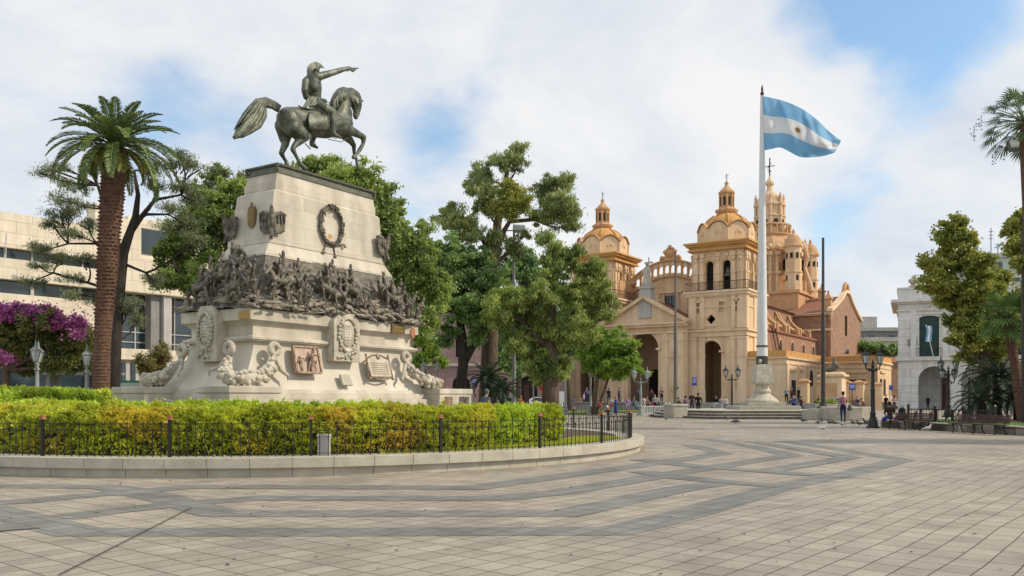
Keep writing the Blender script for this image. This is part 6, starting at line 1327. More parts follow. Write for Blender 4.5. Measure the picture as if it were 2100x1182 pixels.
def palm(name, label, cat, base, head, trunkpts, specs_up, specs_yel, nl, ll, lw, leafm, barkm, group=None, z0=0, scales=True):
    r = thing(name, label, cat, (base.x, base.y, z0), 0, group); m = MB(); m.path([p for p, _ in trunkpts], [q for _, q in trunkpts], 18)
    if scales:
        P = trunkpts; 
        for i in range(len(P) - 1):
            (a, ra), (b, rb) = P[i], P[i + 1]; L_ = (b - a).length; rows = max(2, int(L_ / .13))
            for j in range(rows):
                c = a.lerp(b, j / rows); rr = ra + (rb - ra) * j / rows; hi = c.z > base.z + 3.2
                for k in range(13):
                    an = 2 * math.pi * (k + .5 * (j % 2) + random.uniform(-.1, .1)) / 13; q = c + Vector((math.cos(an) * rr, math.sin(an) * rr, 0)); o = Vector((math.cos(an), math.sin(an), 0)); s = (.075 if hi else .03) * random.uniform(.5, 1.4); tt = Vector((-o.y, o.x, 0)) * .085
                    m.add([q - tt - o * .03, q + tt - o * .03, q + tt * .6 + o * s + Vector((0, 0, .10)), q - tt * .6 + o * s + Vector((0, 0, .10)), q + Vector((0, 0, .14)) - o * .02], [(0, 1, 2, 3), (3, 2, 4), (1, 4, 2), (0, 3, 4)])
    m.build('trunk', M_[barkm], r, world=True)
    for nm, sp, mt in (('fronds', specs_up, LF[leafm]), ('yellow_fronds', specs_yel, LF['palmyel'])):
        if not sp: continue
        v, racs = fronds(sp, nl, ll, lw); o = npmesh(nm, v, 4, mt, r); m = MB()
        for p in racs: m.path([Vector(q) for q in p[::2]], [.035] + [.022] * (len(p[::2]) - 2) + [.008], 5)
        m.build('frond_stalks', mt, o, world=True)
    return r
def fs(o, n, l0, l1, e0, e1, b0, b1, seed=0):
    out = []; 
    for k in range(n):
        t = k / (n - 1) if n > 1 else 0; az = k * 2.39996 + seed; el = R(e0 + (e1 - e0) * t); out.append((tuple(o + Vector((.15 * math.cos(az), .15 * math.sin(az), 0))), az, el + random.uniform(-.08, .08), random.uniform(l0, l1), R(b0 + (b1 - b0) * t) * random.uniform(.8, 1.2)))
    return out
Yp = 34.0; hd = pt(236, 296, Yp)
tp = [(pt(206, 845, Yp), .33), (pt(210, 700, Yp), .31), (pt(214, 640, Yp), .34), (pt(217, 600, Yp), .33), (pt(221, 540, Yp), .39), (pt(224, 480, Yp), .37), (pt(229, 420, Yp), .42), (pt(232, 370, Yp), .41), (pt(234, 335, Yp), .46), (pt(236, 310, Yp), .42)]
tp[0][0].z = 0
palm('date_palm', 'tall date palm with thick rough trunk left of the monument', 'palm tree', pt(206, 815, Yp), hd, tp, [(o_, a_, e_, l_ * (.70 + .36 * min(1, i_ / 26)), b_) for i_, (o_, a_, e_, l_, b_) in enumerate(fs(hd, 52, 2.35, 2.75, 76, -20, 40, 60))], fs(hd + Vector((0, 0, -.15)), 9, 1.2, 1.7, -10, -38, 40, 60, 3.6), 64, .40, .05, 'palm', 'palmbark')
def cycad(label, px, py, Y, ln, n, leafm='cycad', z0=0.0, ll=.24):
    h = pt(px, py, Y); b = Vector((h.x, Y, z0)); tpp = [(b, .22), (h - Vector((0, 0, .1)), .2), (h, .14)]
    return palm('cycad', label, 'cycad', b, h, tpp, fs(h, n, ln * .8, ln * 1.1, 75, -30, 50, 70, px), None, 34, ll, .03, leafm, 'darkbark', group=None, z0=z0, scales=False)
cycad('largest dark cycad with arching fronds behind the benches', 2045, 772, 42, 2.0, 44, z0=.3, ll=.3)
cycad('low dark cycad in front and left of the largest cycad', 2012, 822, 41, 1.4, 30, z0=.3)
cycad('low dark cycad at the right edge under the small fan palm', 2088, 815, 41, 1.5, 34, z0=.3)
cycad('dark cycad behind the stooping person in grey', 1002, 775, 46, 1.3, 34)
cycad('lower cycad with spreading fronds left of the tall lamp mast', 1032, 800, 45, 1.1, 26)
# ---- fan palms
def fanpalm(label, cpx, cpy, Y, nfan, rad, stalk, leafm, trunk_r, z0=0, hang=False, base_px=None):
    h = pt(cpx, cpy, Y); b = Vector((pt(base_px or cpx, HY, Y).x, Y, z0)); r = thing('fan_palm', label, 'palm tree', tuple(b), 0); m = MB()
    m.path([b, b.lerp(h, .5), h + Vector((0, 0, -.5)), h], [trunk_r * 1.2, trunk_r, trunk_r, trunk_r * .7], 12)
    for k in range(40):
        a = random.uniform(0, 6.28); z = random.uniform(-1.0, .1); o = Vector((math.cos(a), math.sin(a), 0)); q = h + Vector((0, 0, z)); m.tube(q, q + o * .34 + Vector((0, 0, .3)), .03, .015, 4)
    m.build('trunk', M_['palmbark'], r, world=True); qs = []; m = MB()
    for k in range(nfan):
        az = k * 2.39996; el = R(75 - 115 * (k / nfan)); ln = stalk * random.uniform(.8, 1.15); d = Vector((math.cos(az) * math.cos(el), math.sin(az) * math.cos(el), math.sin(el))); e = h + d * ln + Vector((0, 0, -.12 * ln)); m.path([h, h + d * ln * .5, e], [.03, .02, .015], 5)
        d2 = (d + Vector((0, 0, -.35))).normalized(); s = d2.cross(Vector((0, 0, 1))).normalized(); u = s.cross(d2); ns = 26
        for j in range(ns):
            a = R(-105 + 210 * j / (ns - 1)); t = (d2 * math.cos(a) + s * math.sin(a) + u * (.12 if j % 2 else -.02)).normalized(); l_ = rad * (.78 + .22 * math.cos(a)) * random.uniform(.9, 1.08); w_ = s * math.cos(a) - d2 * math.sin(a); wd = .045 * rad
            qs += [e, e + t * l_ * .55 + w_ * wd, e + t * l_ + Vector((0, 0, -.16 * l_)), e + t * l_ * .55 - w_ * wd]
    npmesh('fans', np.array([tuple(q) for q in qs]), 4, LF[leafm], r); m.build('leaf_stalks', LF[leafm], r, world=True)
    if hang:
        m = MB(); g_ = []
        for px, py in ((1996, 285), (2040, 335), (2062, 325), (2010, 262)):
            e = pt(px, py, Y); q = h + Vector((-.7, -.2, .2)); m.path([h, h.lerp(e, .5) + Vector((0, 0, .5)), pt(px + 4, py - 30, Y), e], [.02, .015, .01, .006], 4)
            for k in range(16): c = e + Vector((random.uniform(-.12, .12), random.uniform(-.1, .1), random.uniform(-.1, .5))); m.ell(c, .02, .02, .03, 5, 4)
        m.build('fruit_strands', M_['darkbark'], r, world=True)
    return r
fanpalm('tall fan palm with hanging seed strands at the upper right edge', 2102, 252, 36, 46, .62, 1.25, 'fan', .22, z0=0, hang=True, base_px=2128)
fanpalm('small bright fan palm beside the plane tree', 2068, 652, 39.0, 30, .85, .85, 'fanlt', .2, z0=.3, base_px=2098)
# ------------------------------------------------------------------ flag platform, pole, flag
PX, PY_ = 1545, 57.0
fp = thing('flag_platform', 'low octagonal stone platform with three steps around the flagpole base', 'platform', (15.9, 59.5, 0))
STP = mat('step_stone', (.27, .25, .22), (.13, .12, .105), rough=.85, scale=2, detail=8, streak=.2, brick=(1.6, .18, .012, .35, .5))
for k in range(3):
    o = (2 - k) * .42; m = MB()
    poly = [(-2.6 - o * .5, -4.3 - o), (4.2 + o, -4.3 - o), (5.2 + o, 1.5), (3.5, 6 + o), (-3.2, 6 + o), (-5.1 - o, 2.5), (-5.0 - o, -.6)]
    m.prism(poly, -.02 + .181 * k if k else -.02, .181 * (k + 1) - .05, 'z'); s_ = m.build('step', STP, fp); m = MB(); m.prism([(x * 1.012, y * 1.012) for x, y in poly], .181 * (k + 1) - .049, .181 * (k + 1), 'z'); m.build('tread', M_['kerbstone'], s_, bevel=.008)
ztop = .543
cb = thing('stone_block', 'weathered pale stone block at the left end of the platform steps', 'block', (pt(1385, 0, 57.5).x, 57.5, .0), R(12))
m = MB(); m.box(-.5, .5, -.9, .9, 0, .95); m.box(-.55, .55, -.95, .95, .8, .9); m.build('block', M_['kerbstone'], cb, bevel=.04)
rp = thing('round_planter', 'pale round stone planter wall to the right of the platform steps', 'planter', (pt(1735, 0, 52.5).x, 52.5, 0))
m = MB(); m.lathe([(1.45, 0), (1.5, .05), (1.5, .78), (1.42, .82), (1.25, .82), (1.2, .7)], 14)
for k in range(14):
    a = 2 * math.pi * k / 14; m.box(1.44 * math.cos(a) - .06, 1.44 * math.cos(a) + .06, 1.44 * math.sin(a) - .06, 1.44 * math.sin(a) + .06, .02, .8)
m.build('planter_wall', M_['kerbstone'], rp); m = MB(); m.lathe([(1.22, .6), (1.2, .74), (.2, .78)], 14); m.build('soil', M_['soil'], rp)
bl = thing('pole_footing', 'grey square footing block at the right end of the steps under the tall dark pole', 'footing', (pt(1688, 0, 53.5).x, 53.5, 0), R(10))
m = MB(); m.box(-.95, .75, -.9, .9, 0, .62); m.box(-.65, .55, -.6, .6, .621, .70); m.build('block', M_['kerbstone'], bl, bevel=.03)
# flagpole
Yf = 60.0; xf = pt(1563, 0, Yf).x; fpole = thing('flagpole', 'tall white flagpole on a flared stone base', 'flagpole', (xf, Yf, ztop)); k = Yf / F
def zz_(py): return CAMH + (HY - py) * k - ztop
m = MB(); m.box(-2.1, 2.1, -1.9, 1.9, -.02, .26); m.box(-1.3, 1.3, -1.2, 1.2, .261, .5); m.build('square_plinth', M_['kerbstone'], fpole, bevel=.02)
m = MB(); m.lathe([(1.12, .501), (1.12, .62), (1.0, .72), (.66, .98), (.54, 1.12), (.60, 1.2), (.62, 1.32), (.52, 1.42), (.45, 1.55), (.46, zz_(788) - .03), (.52, zz_(788))], 24); m.build('flared_base', M_['stone_plain'], fpole, smooth='auto')
m = MB(); m.frus(-.64, .64, -.6, .6, zz_(788) + .002, -.66, .66, -.62, .62, zz_(784)); m.frus(-.66, .66, -.62, .62, zz_(784), -.46, .46, -.44, .44, zz_(748)); m.build('tapered_block', M_['stone_plain'], fpole, bevel=.02)
m = MB(); m.lathe([(.40, zz_(748)), (.40, zz_(731))], 20); m.lathe([(.415, zz_(712)), (.415, zz_(709))], 20); m.build('dark_collar', M_['darksteel'], fpole, smooth='auto')
m = MB(); m.lathe([(.385, zz_(731) + .001), (.36, zz_(700)), (.30, zz_(560)), (.22, zz_(380)), (.125, zz_(197))], 20); m.build('mast', M_['whitepaint'], fpole, smooth='auto')
m = MB(); m.lathe([(.10, zz_(197)), (.14, zz_(192)), (.06, zz_(187)), (.09, zz_(184)), (.02, zz_(174))], 10); m.build('finial', mat('dark_red_finial', (.10, .03, .025), rough=.5), fpole, smooth='auto')
m = MB(); m.ell((-.30, -.48, zz_(742)), .13, .13, .16); m.tube((-.3, -.4, zz_(742)), (-.1, -.3, zz_(738)), .06); m.build('spotlight', M_['kerbstone'], fpole, smooth='auto')
fg = thing('national_flag', 'large light blue and white striped flag with golden sun on the tall white pole', 'flag', tuple(pt(1563, 197, Yf)))
TOP = [(1564, 197), (1582, 201), (1606, 207), (1632, 217), (1655, 230), (1678, 248), (1700, 270), (1725, 289)]
BOT = [(1566, 309), (1582, 306), (1600, 303), (1618, 311), (1640, 322), (1664, 323), (1690, 320), (1712, 313)]
def interp(P, u):
    t = u * (len(P) - 1); i = min(int(t), len(P) - 2); f = t - i
    q = [P[max(i - 1, 0)], P[i], P[i + 1], P[min(i + 2, len(P) - 1)]]
    return tuple(.5 * ((2 * q[1][c]) + (q[2][c] - q[0][c]) * f + (2 * q[0][c] - 5 * q[1][c] + 4 * q[2][c] - q[3][c]) * f * f + (3 * q[1][c] - q[0][c] - 3 * q[2][c] + q[3][c]) * f ** 3) for c in (0, 1))
def FS(u, v):
    a = interp(TOP, u); b = interp(BOT, u); vv = v + .035 * math.sin(u * 9) * math.sin(math.pi * v)
    px = a[0] + (b[0] - a[0]) * vv; py = a[1] + (b[1] - a[1]) * vv
    dy = (.6 * math.sin(u * 9 - v * 4.2) + .3 * math.sin(u * 17 + v * 7.5) + .14 * math.sin(u * 33 - v * 9)) * min(1, u * 2.5) - .8 * u
    return pt(px, py, Yf + dy - .15)
nu, nv = 70, 36; vs = []; fs_ = []; ms = []
for j in range(nv + 1):
    for i in range(nu + 1): vs.append(FS(i / nu, j / nv))
for j in range(nv):
    for i in range(nu): fs_.append((j * (nu + 1) + i, j * (nu + 1) + i + 1, (j + 1) * (nu + 1) + i + 1, (j + 1) * (nu + 1) + i)); ms.append(1 if nv / 3 <= j < 2 * nv / 3 else 0)
m = MB(); m.add(vs, fs_); m.m = ms
def clothmat(name, c):
    q = mat(name, c, tuple(x * .9 for x in c), rough=.8, scale=1); n = q.node_tree.nodes; l = q.node_tree.links; b = n['Principled BSDF']; src = b.inputs['Base Color'].links[0].from_socket
    tr = n.new('ShaderNodeBsdfTranslucent'); l.new(src, tr.inputs[0]); mxs = n.new('ShaderNodeMixShader'); mxs.inputs[0].default_value = .35; l.new(b.outputs[0], mxs.inputs[1]); l.new(tr.outputs[0], mxs.inputs[2]); l.new(mxs.outputs[0], n['Material Output'].inputs[0]); return q
fc = m.build('cloth', [clothmat('flag_light_blue', (.24, .50, .75)), clothmat('flag_white', (.82, .82, .82))], fg, smooth=True, world=True, fix=False)
m = MB(); SN_ = clothmat('flag_gold', (.66, .44, .16))
for sgn in (1, -1):
    def SP(r, a):
        u = .50 + r * math.cos(a) / 170; v = .5 + r * math.sin(a) / 112; p = FS(u, v); n_ = (FS(u + .01, v) - p).cross(FS(u, v + .01) - p).normalized(); return p + n_ * .03 * sgn
    c = SP(0, 0); R0 = 7.5
    vs = [c] + [SP(R0 if k % 2 == 0 else R0 * .55, 2 * math.pi * k / 32) for k in range(32)]; m.add(vs, [(0, 1 + k, 1 + (k + 1) % 32) for k in range(32)])
m.build('sun_emblem', SN_, fg, world=True, fix=False)

# ------------------------------------------------------------------ poles
def mast(label, px, ytop, Y, z0, r0, r1, mt, heads=0, base=False, bend=None):
    b = thing('light_mast', label, 'mast', (pt(px, 0, Y).x, Y, z0)); zt = pt(px, ytop, Y).z - z0
    m = MB(); m.lathe([(r0 * 1.15, 0), (r0, .3), (r0 * .95, zt * .55), (r1 * 1.25, zt * .56), (r1, zt)], 12)
    if base: m.lathe([(r0 * 3, 0), (r0 * 2.8, .08), (r0 * 1.6, .16), (r0 * 1.2, .4)], 16)
    m.build('pole', mt, b, smooth='auto')
    if heads:
        for s in heads:
            m = MB(); m.M = Matrix.Translation((s * .45, -.1, zt)) @ Matrix.Rotation(R(-28), 4, 'X') @ Matrix.Rotation(R(8 * s), 4, 'Z'); m.box(-.38, .38, -.10, .12, -.26, .26); m.box(-.1, .1, .12, .3, -.1, .1); h = m.build('floodlight', M_['greysteel'], b, bevel=.03)
            mm = MB(); mm.M = m.M; mm.box(-.33, .33, -.115, -.101, -.21, .21); mm.build('lens', M_['lampglass'], h)
        m = MB(); m.tube((-.6, 0, zt - .1), (.6, 0, zt - .1), .04); m.build('crossbar', mt, b)
    return b
mast('tall slim grey pole standing in front of the cathedral portico', 1385, 517, 62, .0, .12, .065, M_['warmsteel'])
mast('tall dark pole with a disc foot right of the flagpole', 1688, 488, 53.5, .70, .14, .075, M_['darksteel'], base=True)
mast('tall grey floodlight mast in front of the feathery tree', 1054, 470, 54, 0, .11, .07, M_['greysteel'], heads=(.7,))
mast('floodlight mast beside the fan palm trunk at the upper right edge', 2099, 300, 37, 0, .09, .05, M_['darksteel'], heads=(-.75,))
b = thing('light_mast', 'thin pale pole with small cross arm behind the trees', 'mast', (pt(1094, 0, 70).x, 70, 0)); m = MB(); m.tube((0, 0, 0), (0, 0, 7.0), .06, .05); m.build('pole', M_['lampgrey'], b)

# ------------------------------------------------------------------ lamps
def lantern(parent, p, s, mt, gm):
    m = MB(); m.M = Matrix.Translation(p) @ Matrix.Scale(s, 4)
    m.lathe([(.02, -.16), (.05, -.12), (.03, -.07), (.09, -.02), (.10, 0)], 8); m.lathe([(.215, .40), (.235, .43), (.20, .47), (.10, .55), (.06, .60), (.03, .64), (.045, .67), (.012, .86)], 6)
    for k in range(6):
        a = math.pi / 3 * k; m.tube((.10 * math.cos(a), .10 * math.sin(a), 0), (.20 * math.cos(a), .20 * math.sin(a), .41), .014, n=4)
    l = m.build('lantern', mt, parent); mm = MB(); mm.M = m.M; mm.lathe([(.085, .01), (.18, .395)], 6); mm.build('lamp_glass', gm, l)
def lamp(label, px, Y, ztop_, mt, heads, z0=0.0, s=1.0, rz=0.0, thick=1.0):
    b = thing('street_lamp', label, 'street lamp', (pt(px, 0, Y).x, Y, z0), R(rz), 'old style lantern street lamps'); H = ztop_ - z0; t = thick
    ha = H - 1.05 * s   # arm height
    m = MB(); m.lathe([(.26 * t, 0), (.26 * t, .06), (.2 * t, .1), (.17 * t, .32), (.12 * t, .42), (.10 * t, .6), (.12 * t, .66), (.085 * t, .74), (.075 * t, ha * .62), (.10 * t, ha * .63), (.07 * t, ha * .66), (.06 * t, ha - .15), (.11 * t, ha - .1), (.06 * t, ha)], 12)
    m.lathe([(.05, ha), (.08, ha + .12), (.04, ha + .2), (.06, ha + .28), (.01, ha + .42)] if heads != 1 else [(.06, ha), (.05, ha + .2)], 8); m.build('post', mt, b, smooth='auto')
    if heads == 1: lantern(b, (0, 0, ha + .2), s, mt, M_['lampglass']); return b
    m = MB(); L_ = []
    for k in range(2 if heads == 2 else 4):
        a = math.pi * k if heads == 2 else math.pi / 2 * k + .4; d = Vector((math.cos(a), math.sin(a), 0)); w_ = .42 * s if heads == 2 else .48 * s; hh = ha + .12 if heads == 2 or k % 2 else ha - .35
        m.path([Vector((0, 0, ha - .12 + (hh - ha) * .5)), d * w_ * .45 + Vector((0, 0, hh - .12)), d * w_ * .85 + Vector((0, 0, hh - .16)), d * w_ + Vector((0, 0, hh + .02))], [.035, .03, .028, .03], 6); m.ell(d * w_ * .5 + Vector((0, 0, hh - .18)), .05, .05, .05, 6, 5); L_.append(d * w_ + Vector((0, 0, hh + .12)))
    m.build('bracket', mt, b, smooth='auto')
    for p in L_: lantern(b, p, s * .92, mt, M_['lampglass'])
    return b
LG, LK = M_['lampgrey'], M_['iron']
lamp('leftmost grey lantern lamp before the bougainvillea', 76, 35, 3.78, LG, 2, rz=113, s=1.1, thick=1.2)
lamp('grey single lantern lamp just left of the date palm trunk', 178, 37.5, 3.75, LG, 1, s=1.1, thick=1.25)
lamp('grey twin lantern lamp beyond the right end of the hedge', 1160, 68, 4.75, LG, 2, rz=8, s=1.35, thick=1.4)
lamp('grey lamp behind the seated family left of the small bright tree', 1211, 70, 4.1, LG, 2, rz=80, s=1.2, thick=1.3)
lamp('grey green twin lamp before the great arch', 1314, 66, 3.85, LG, 2, rz=5, s=1.2, thick=1.3)
lamp('slim black twin lamp on the platform left of the flagpole', 1501, 64, 3.9, LK, 2, z0=.0, s=1.1)
lamp('large black twin lantern lamp beside the seated man on the kerb', 1790, 38.9, 3.72, LK, 2, rz=20, s=.98, thick=1.15)
lamp('black four lantern lamp in front of the white arcade', 1945, 47, 3.75, LK, 4, z0=.3, s=1.0, thick=1.3)
lamp('grey twin lantern lamp just right of the pedestal', 882, 52, 3.75, LG, 2, rz=15, s=1.0)
lamp('black single lantern lamp half hidden by the plane tree', 1988, 49, 3.5, LK, 1, z0=.3, s=1.1)

# ------------------------------------------------------------------ right planter with fence and benches
dR = Vector((.2, -.98, 0)); nR = Vector((-.98, -.2, 0)); A0 = Vector((17.0, 39.4, 0)); B0 = A0 + dR * 13
kb = thing('planting_bed', 'long raised planting bed with pale stone kerb at the right edge', 'planter', tuple(A0))
m = MB(); ang = math.atan2(dR.y, dR.x); m.M = Matrix.Rotation(ang, 4, 'Z')
for k in range(13): m.box(k * 1.0 + .004, k * 1.0 + .996, 0, .42, -.01, .33)
m.M = Matrix.Rotation(R(28), 4, 'Z')
for k in range(24): m.box(.45 + k * 1.0, .45 + k * 1.0 + .992, -.2, .22, -.01, .331)
m.build('kerb', M_['kerbstone'], kb, bevel=.02)
m = MB(); P = [A0 + dR * .1, B0, Vector((45, 26.5, 0)), Vector((45, 54, 0))]; m.prism([(p.x - A0.x, p.y - A0.y) for p in P], 0, .29, 'z'); m.build('soil', M_['soil'], kb)
n = 9000; u = RNG.uniform(0, 13, n); v = RNG.uniform(.4, 3.0, n); c = np.array(A0)[None] + np.array(dR)[None] * u[:, None] - np.array(nR)[None] * v[:, None]; c[:, 2] = .32
tag(npmesh('bed_grass', leafquads(c, .14, .02, dirs=np.stack([RNG.normal(0, .5, n), RNG.normal(0, .5, n), np.ones(n)], 1)), 4, LF['tipa2']), 'short green grass on the raised bed behind the benches', kind='stuff')
n = 5000; c = np.stack([RNG.uniform(-30, -8, n) + 0, RNG.uniform(36, 60, n), np.full(n, .05)], 1)
f2 = thing('bed_fence', 'ornate black iron fence on the raised bed between the two benches', 'fence', tuple(A0 - nR * .8 + dR * .9 + Vector((0, 0, .3))), ang)
m = MB(); Lf = 5.2
for z in (.06, .56): m.tube((0, 0, z), (Lf, 0, z), .016, n=5)
for k in range(27):
    x = k * .2; m.tube((x, 0, 0), (x, 0, .62), .012, n=5)
    if k % 5 == 2: m.tube((x, 0, .1), (x + .2, 0, .5), .03, n=5); m.ell((x + .1, 0, .32), .09, .03, .14, 8, 5)
    if k % 5 == 4: m.box(x - .05, x + .12, -.01, .01, .1, .58)
m.build('panel', M_['iron'], f2)
for x in (0, 1.75, 3.5, Lf): m = MB(); m.box(x - .04, x + .04, -.04, .04, 0, .74); m.frus(x - .05, x + .05, -.05, .05, .741, x - .01, x + .01, -.01, .01, .80); m.build('post', M_['iron'], f2)
def bench(label, s0, ln):
    o = A0 + nR * .42 + dR * s0; b = thing('park_bench', label, 'bench', tuple(o), ang, 'dark slatted benches along the raised bed')
    # local x along the bench, +y towards the bed is left of dR ; front faces -? (towards -n side = local -y flipped)
    m = MB()
    for k in range(5): m.box(0, ln, -.52 + k * .09 + .0, -.52 + k * .09 + .075, .36 + .004 * (k == 0), .395)
    m.build('seat', M_['wood'], b, bevel=.006); m = MB()
    for k in range(5): m.box(0, ln, -.075 + .018 * k, -.045 + .018 * k, .43 + k * .062, .482 + k * .062)
    m.build('backrest', M_['wood'], b, bevel=.006)
    for x in (.25, ln / 2, ln - .25):
        m = MB(); m.path([(x, -.50, .0), (x, -.42, .18), (x, -.5, .35)], .028, 6); m.path([(x, .03, .0), (x, -.1, .2), (x, -.06, .38), (x, .03, .72)], .028, 6); m.path([(x, -.5, .35), (x, -.06, .36)], .025, 6); m.build('leg', M_['iron'], b)
    return b
# benches sit on the plaza side: mirror so that the seat faces the plaza
for lab, s0, ln in (('dark red brown slatted bench beside the seated man and black bag', 1.7, 2.5), ('dark red brown slatted bench at the right edge of the picture', 5.6, 2.7)):
    b = bench(lab, s0, ln); b.scale = (1, -1, 1); b.scale = (1, 1, 1)
# ------------------------------------------------------------------ small street things
def sign(label, px, py0, py1, Y, w_, ztext, z0=0.0, lines=3, name='information_sign', mt='blue', pole=True):
    a = pt(px, py0, Y); b_ = pt(px, py1, Y); t = thing(name, label, 'sign', (a.x, Y, z0)); m = MB()
    if pole: m.tube((-w_ / 2, 0, 0), (-w_ / 2, 0, a.z - z0), .04)
    m.tube((w_ / 2 * (0 if pole else 1), 0.03, 0), (w_ / 2 * (0 if pole else 1), .03, b_.z - z0 + .1), .03); m.build('post', M_['greysteel'], t)
    m = MB(); m.box(-w_ / 2, w_ / 2, -.05, 0, b_.z - z0, a.z - z0); p = m.build('panel', M_[mt], t); m = MB(); h = a.z - b_.z
    for r in range(lines):
        x = -w_ * .38
        while x < w_ * .34: l_ = random.uniform(.05, .10) * w_ * 1.3; m.box(x, x + l_, -.056, -.051, b_.z - z0 + h * (.78 - r * .62 / lines) - .03, b_.z - z0 + h * (.78 - r * .62 / lines) + h * .05); x += l_ * 1.45
    if mt != 'white': m.build('lettering', M_['white'], p)
    return t
sign('tall narrow blue sign beside the right arched doorway', 1424, 774, 791, 92, .5, 0, z0=.75)
sign('blue rectangular sign before the orange annex opening', 1748, 788, 800, 88, .62, 0, pole=False)
sign('blue sign left of the cycad behind the monument', 974, 776, 789, 60, .46, 0)
sign('white notice board by the twin lamp behind the hedge end', 1151, 803, 826, 62, .42, 0, mt='white', name='notice_board')
sign('small purple blue sign on a thin pole before the small windows', 1827, 790, 800, 96, .35, 0, lines=1)
tb = thing('litter_bin', 'blue litter bin standing behind the man in the pink shirt', 'bin', (pt(1714, 0, 70).x, 70, 0)); m = MB(); m.frus(-.42, .42, -.35, .35, .15, -.5, .5, -.4, .4, 1.2); m.build('body', M_['blue'], tb, bevel=.04); m = MB(); m.box(-.53, .53, -.43, .43, 1.2, 1.3); m.build('lid', M_['blue'], tb, bevel=.03)
fb = thing('flower_box', 'pale stone flower box with dark plants behind the round planter', 'planter', (pt(1703, 0, 57).x, 57, 0)); m = MB(); m.frus(-.7, .7, -.6, .6, 0, -.8, .8, -.7, .7, .95); m.build('box', M_['stone_plain'], fb, bevel=.03)
c = np.array([pt(1700, 0, 57).x, 57, 1.05]) + RNG.normal(0, .22, (700, 3)) * np.array([1.4, 1.2, .5]); npmesh('plants', leafquads(c, .16, .08), 4, LF['olive'], fb)
# white low railing left of the platform, posts and low wall
wr = thing('white_railing', 'low white paled railing left of the flag platform', 'railing', (pt(1318, 0, 63).x, 63, 0)); m = MB(); W_ = pt(1372, 0, 63).x - pt(1318, 0, 63).x
for k in range(17): m.tube((W_ * k / 16, 0, 0), (W_ * k / 16, 0, .75), .032, n=5)
m.tube((0, 0, .72), (W_, 0, .72), .035, n=5); m.build('pales', M_['white'], wr)
for px in (1365, 1372): m = MB(); m.tube((pt(px, 0, 63).x - pt(1318, 0, 63).x, -.1, 0), (pt(px, 0, 63).x - pt(1318, 0, 63).x, -.1, 1.0), .07); m.build('stout_post', M_['white'], wr)
# lawn squares with low kerbs behind
for lab, px0, px1, Y0, Y1 in (('green lawn with a pale kerb beneath the olive tree', 1165, 1236, 70, 82), ('long lawn behind the flag platform side', 1238, 1330, 78, 88)):
    a, b_ = pt(px0, 0, Y0), pt(px1, 0, Y0); c2, d2 = pt(px0, 0, Y1), pt(px1, 0, Y1); m = MB(); m.prism([(a.x, Y0), (b_.x, Y0), (d2.x, Y1), (c2.x, Y1)], 0, .14, 'z'); tag(m.build('lawn', M_['grass']), lab, kind='structure')
sw = thing('seat_wall', 'long low dark stone seat wall before the cathedral terrace', 'wall', (pt(1160, 0, 84).x, 84, 0), -R(8)); m = MB(); m.box(0, 10, 0, .6, 0, .8); m.box(-.1, 10.1, -.1, .7, .8, .92); m.build('wall', M_['concrete'], sw, bevel=.03)
gh = thing('glass_barrier', 'low green framed glass barrier behind the pedestal on the left', 'barrier', (pt(240, 0, 46).x, 46, 0)); W_ = pt(306, 0, 46).x - pt(240, 0, 46).x
m = MB(); m.box(0, W_, 0, .05, .3, 2.2); m.build('glass', M_['lampglass'], gh); m = MB(); m.box(W_, W_ + .3, -.1, .15, 0, 2.75); m.box(0, W_, -.03, .08, 2.2, 2.3); m.build('green_post', M_['green'], gh)
gk = thing('green_kiosk', 'small green kiosk with grey panels under the bougainvillea', 'kiosk', (pt(128, 0, 46).x, 46, 0)); W_ = 1.7
m = MB(); m.box(-.9, 2.6, 0, 1.2, 0, 1.6); m.build('counter', M_['green'], gk); m = MB(); m.box(-.9, -.7, 0, 1.2, 1.6, 2.6); m.box(-1.0, 2.8, -.1, 1.3, 2.6, 2.75); m.box(2.4, 2.6, 0, 1.2, 1.6, 2.6); m.build('frame', M_['concrete'], gk)
bp = thing('black_board', 'tall dark brown board beyond the far hedge', 'board', (pt(1080, 0, 58).x, 58, 0)); m = MB(); m.box(-.17, .17, 0, .1, 0, 2.2); m.box(-.2, .2, -.02, .12, 2.0, 2.24); m.build('board', mat('brown_board', (.08, .04, .035)), bp)
rb = thing('round_red_sign', 'round red traffic sign on a thin pole between trunks', 'traffic sign', (pt(1112, 0, 70).x, 70, 0)); m = MB(); m.tube((0, 0, 0), (0, 0, 2.7), .05); m.build('post', M_['red'], rb); m = MB(); m.M = Matrix.Translation((0, -.06, 2.35)) @ Matrix.Rotation(R(90), 4, 'X'); m.lathe([(.38, -.03), (.38, .03)], 20); m.build('disc', M_['red'], rb)
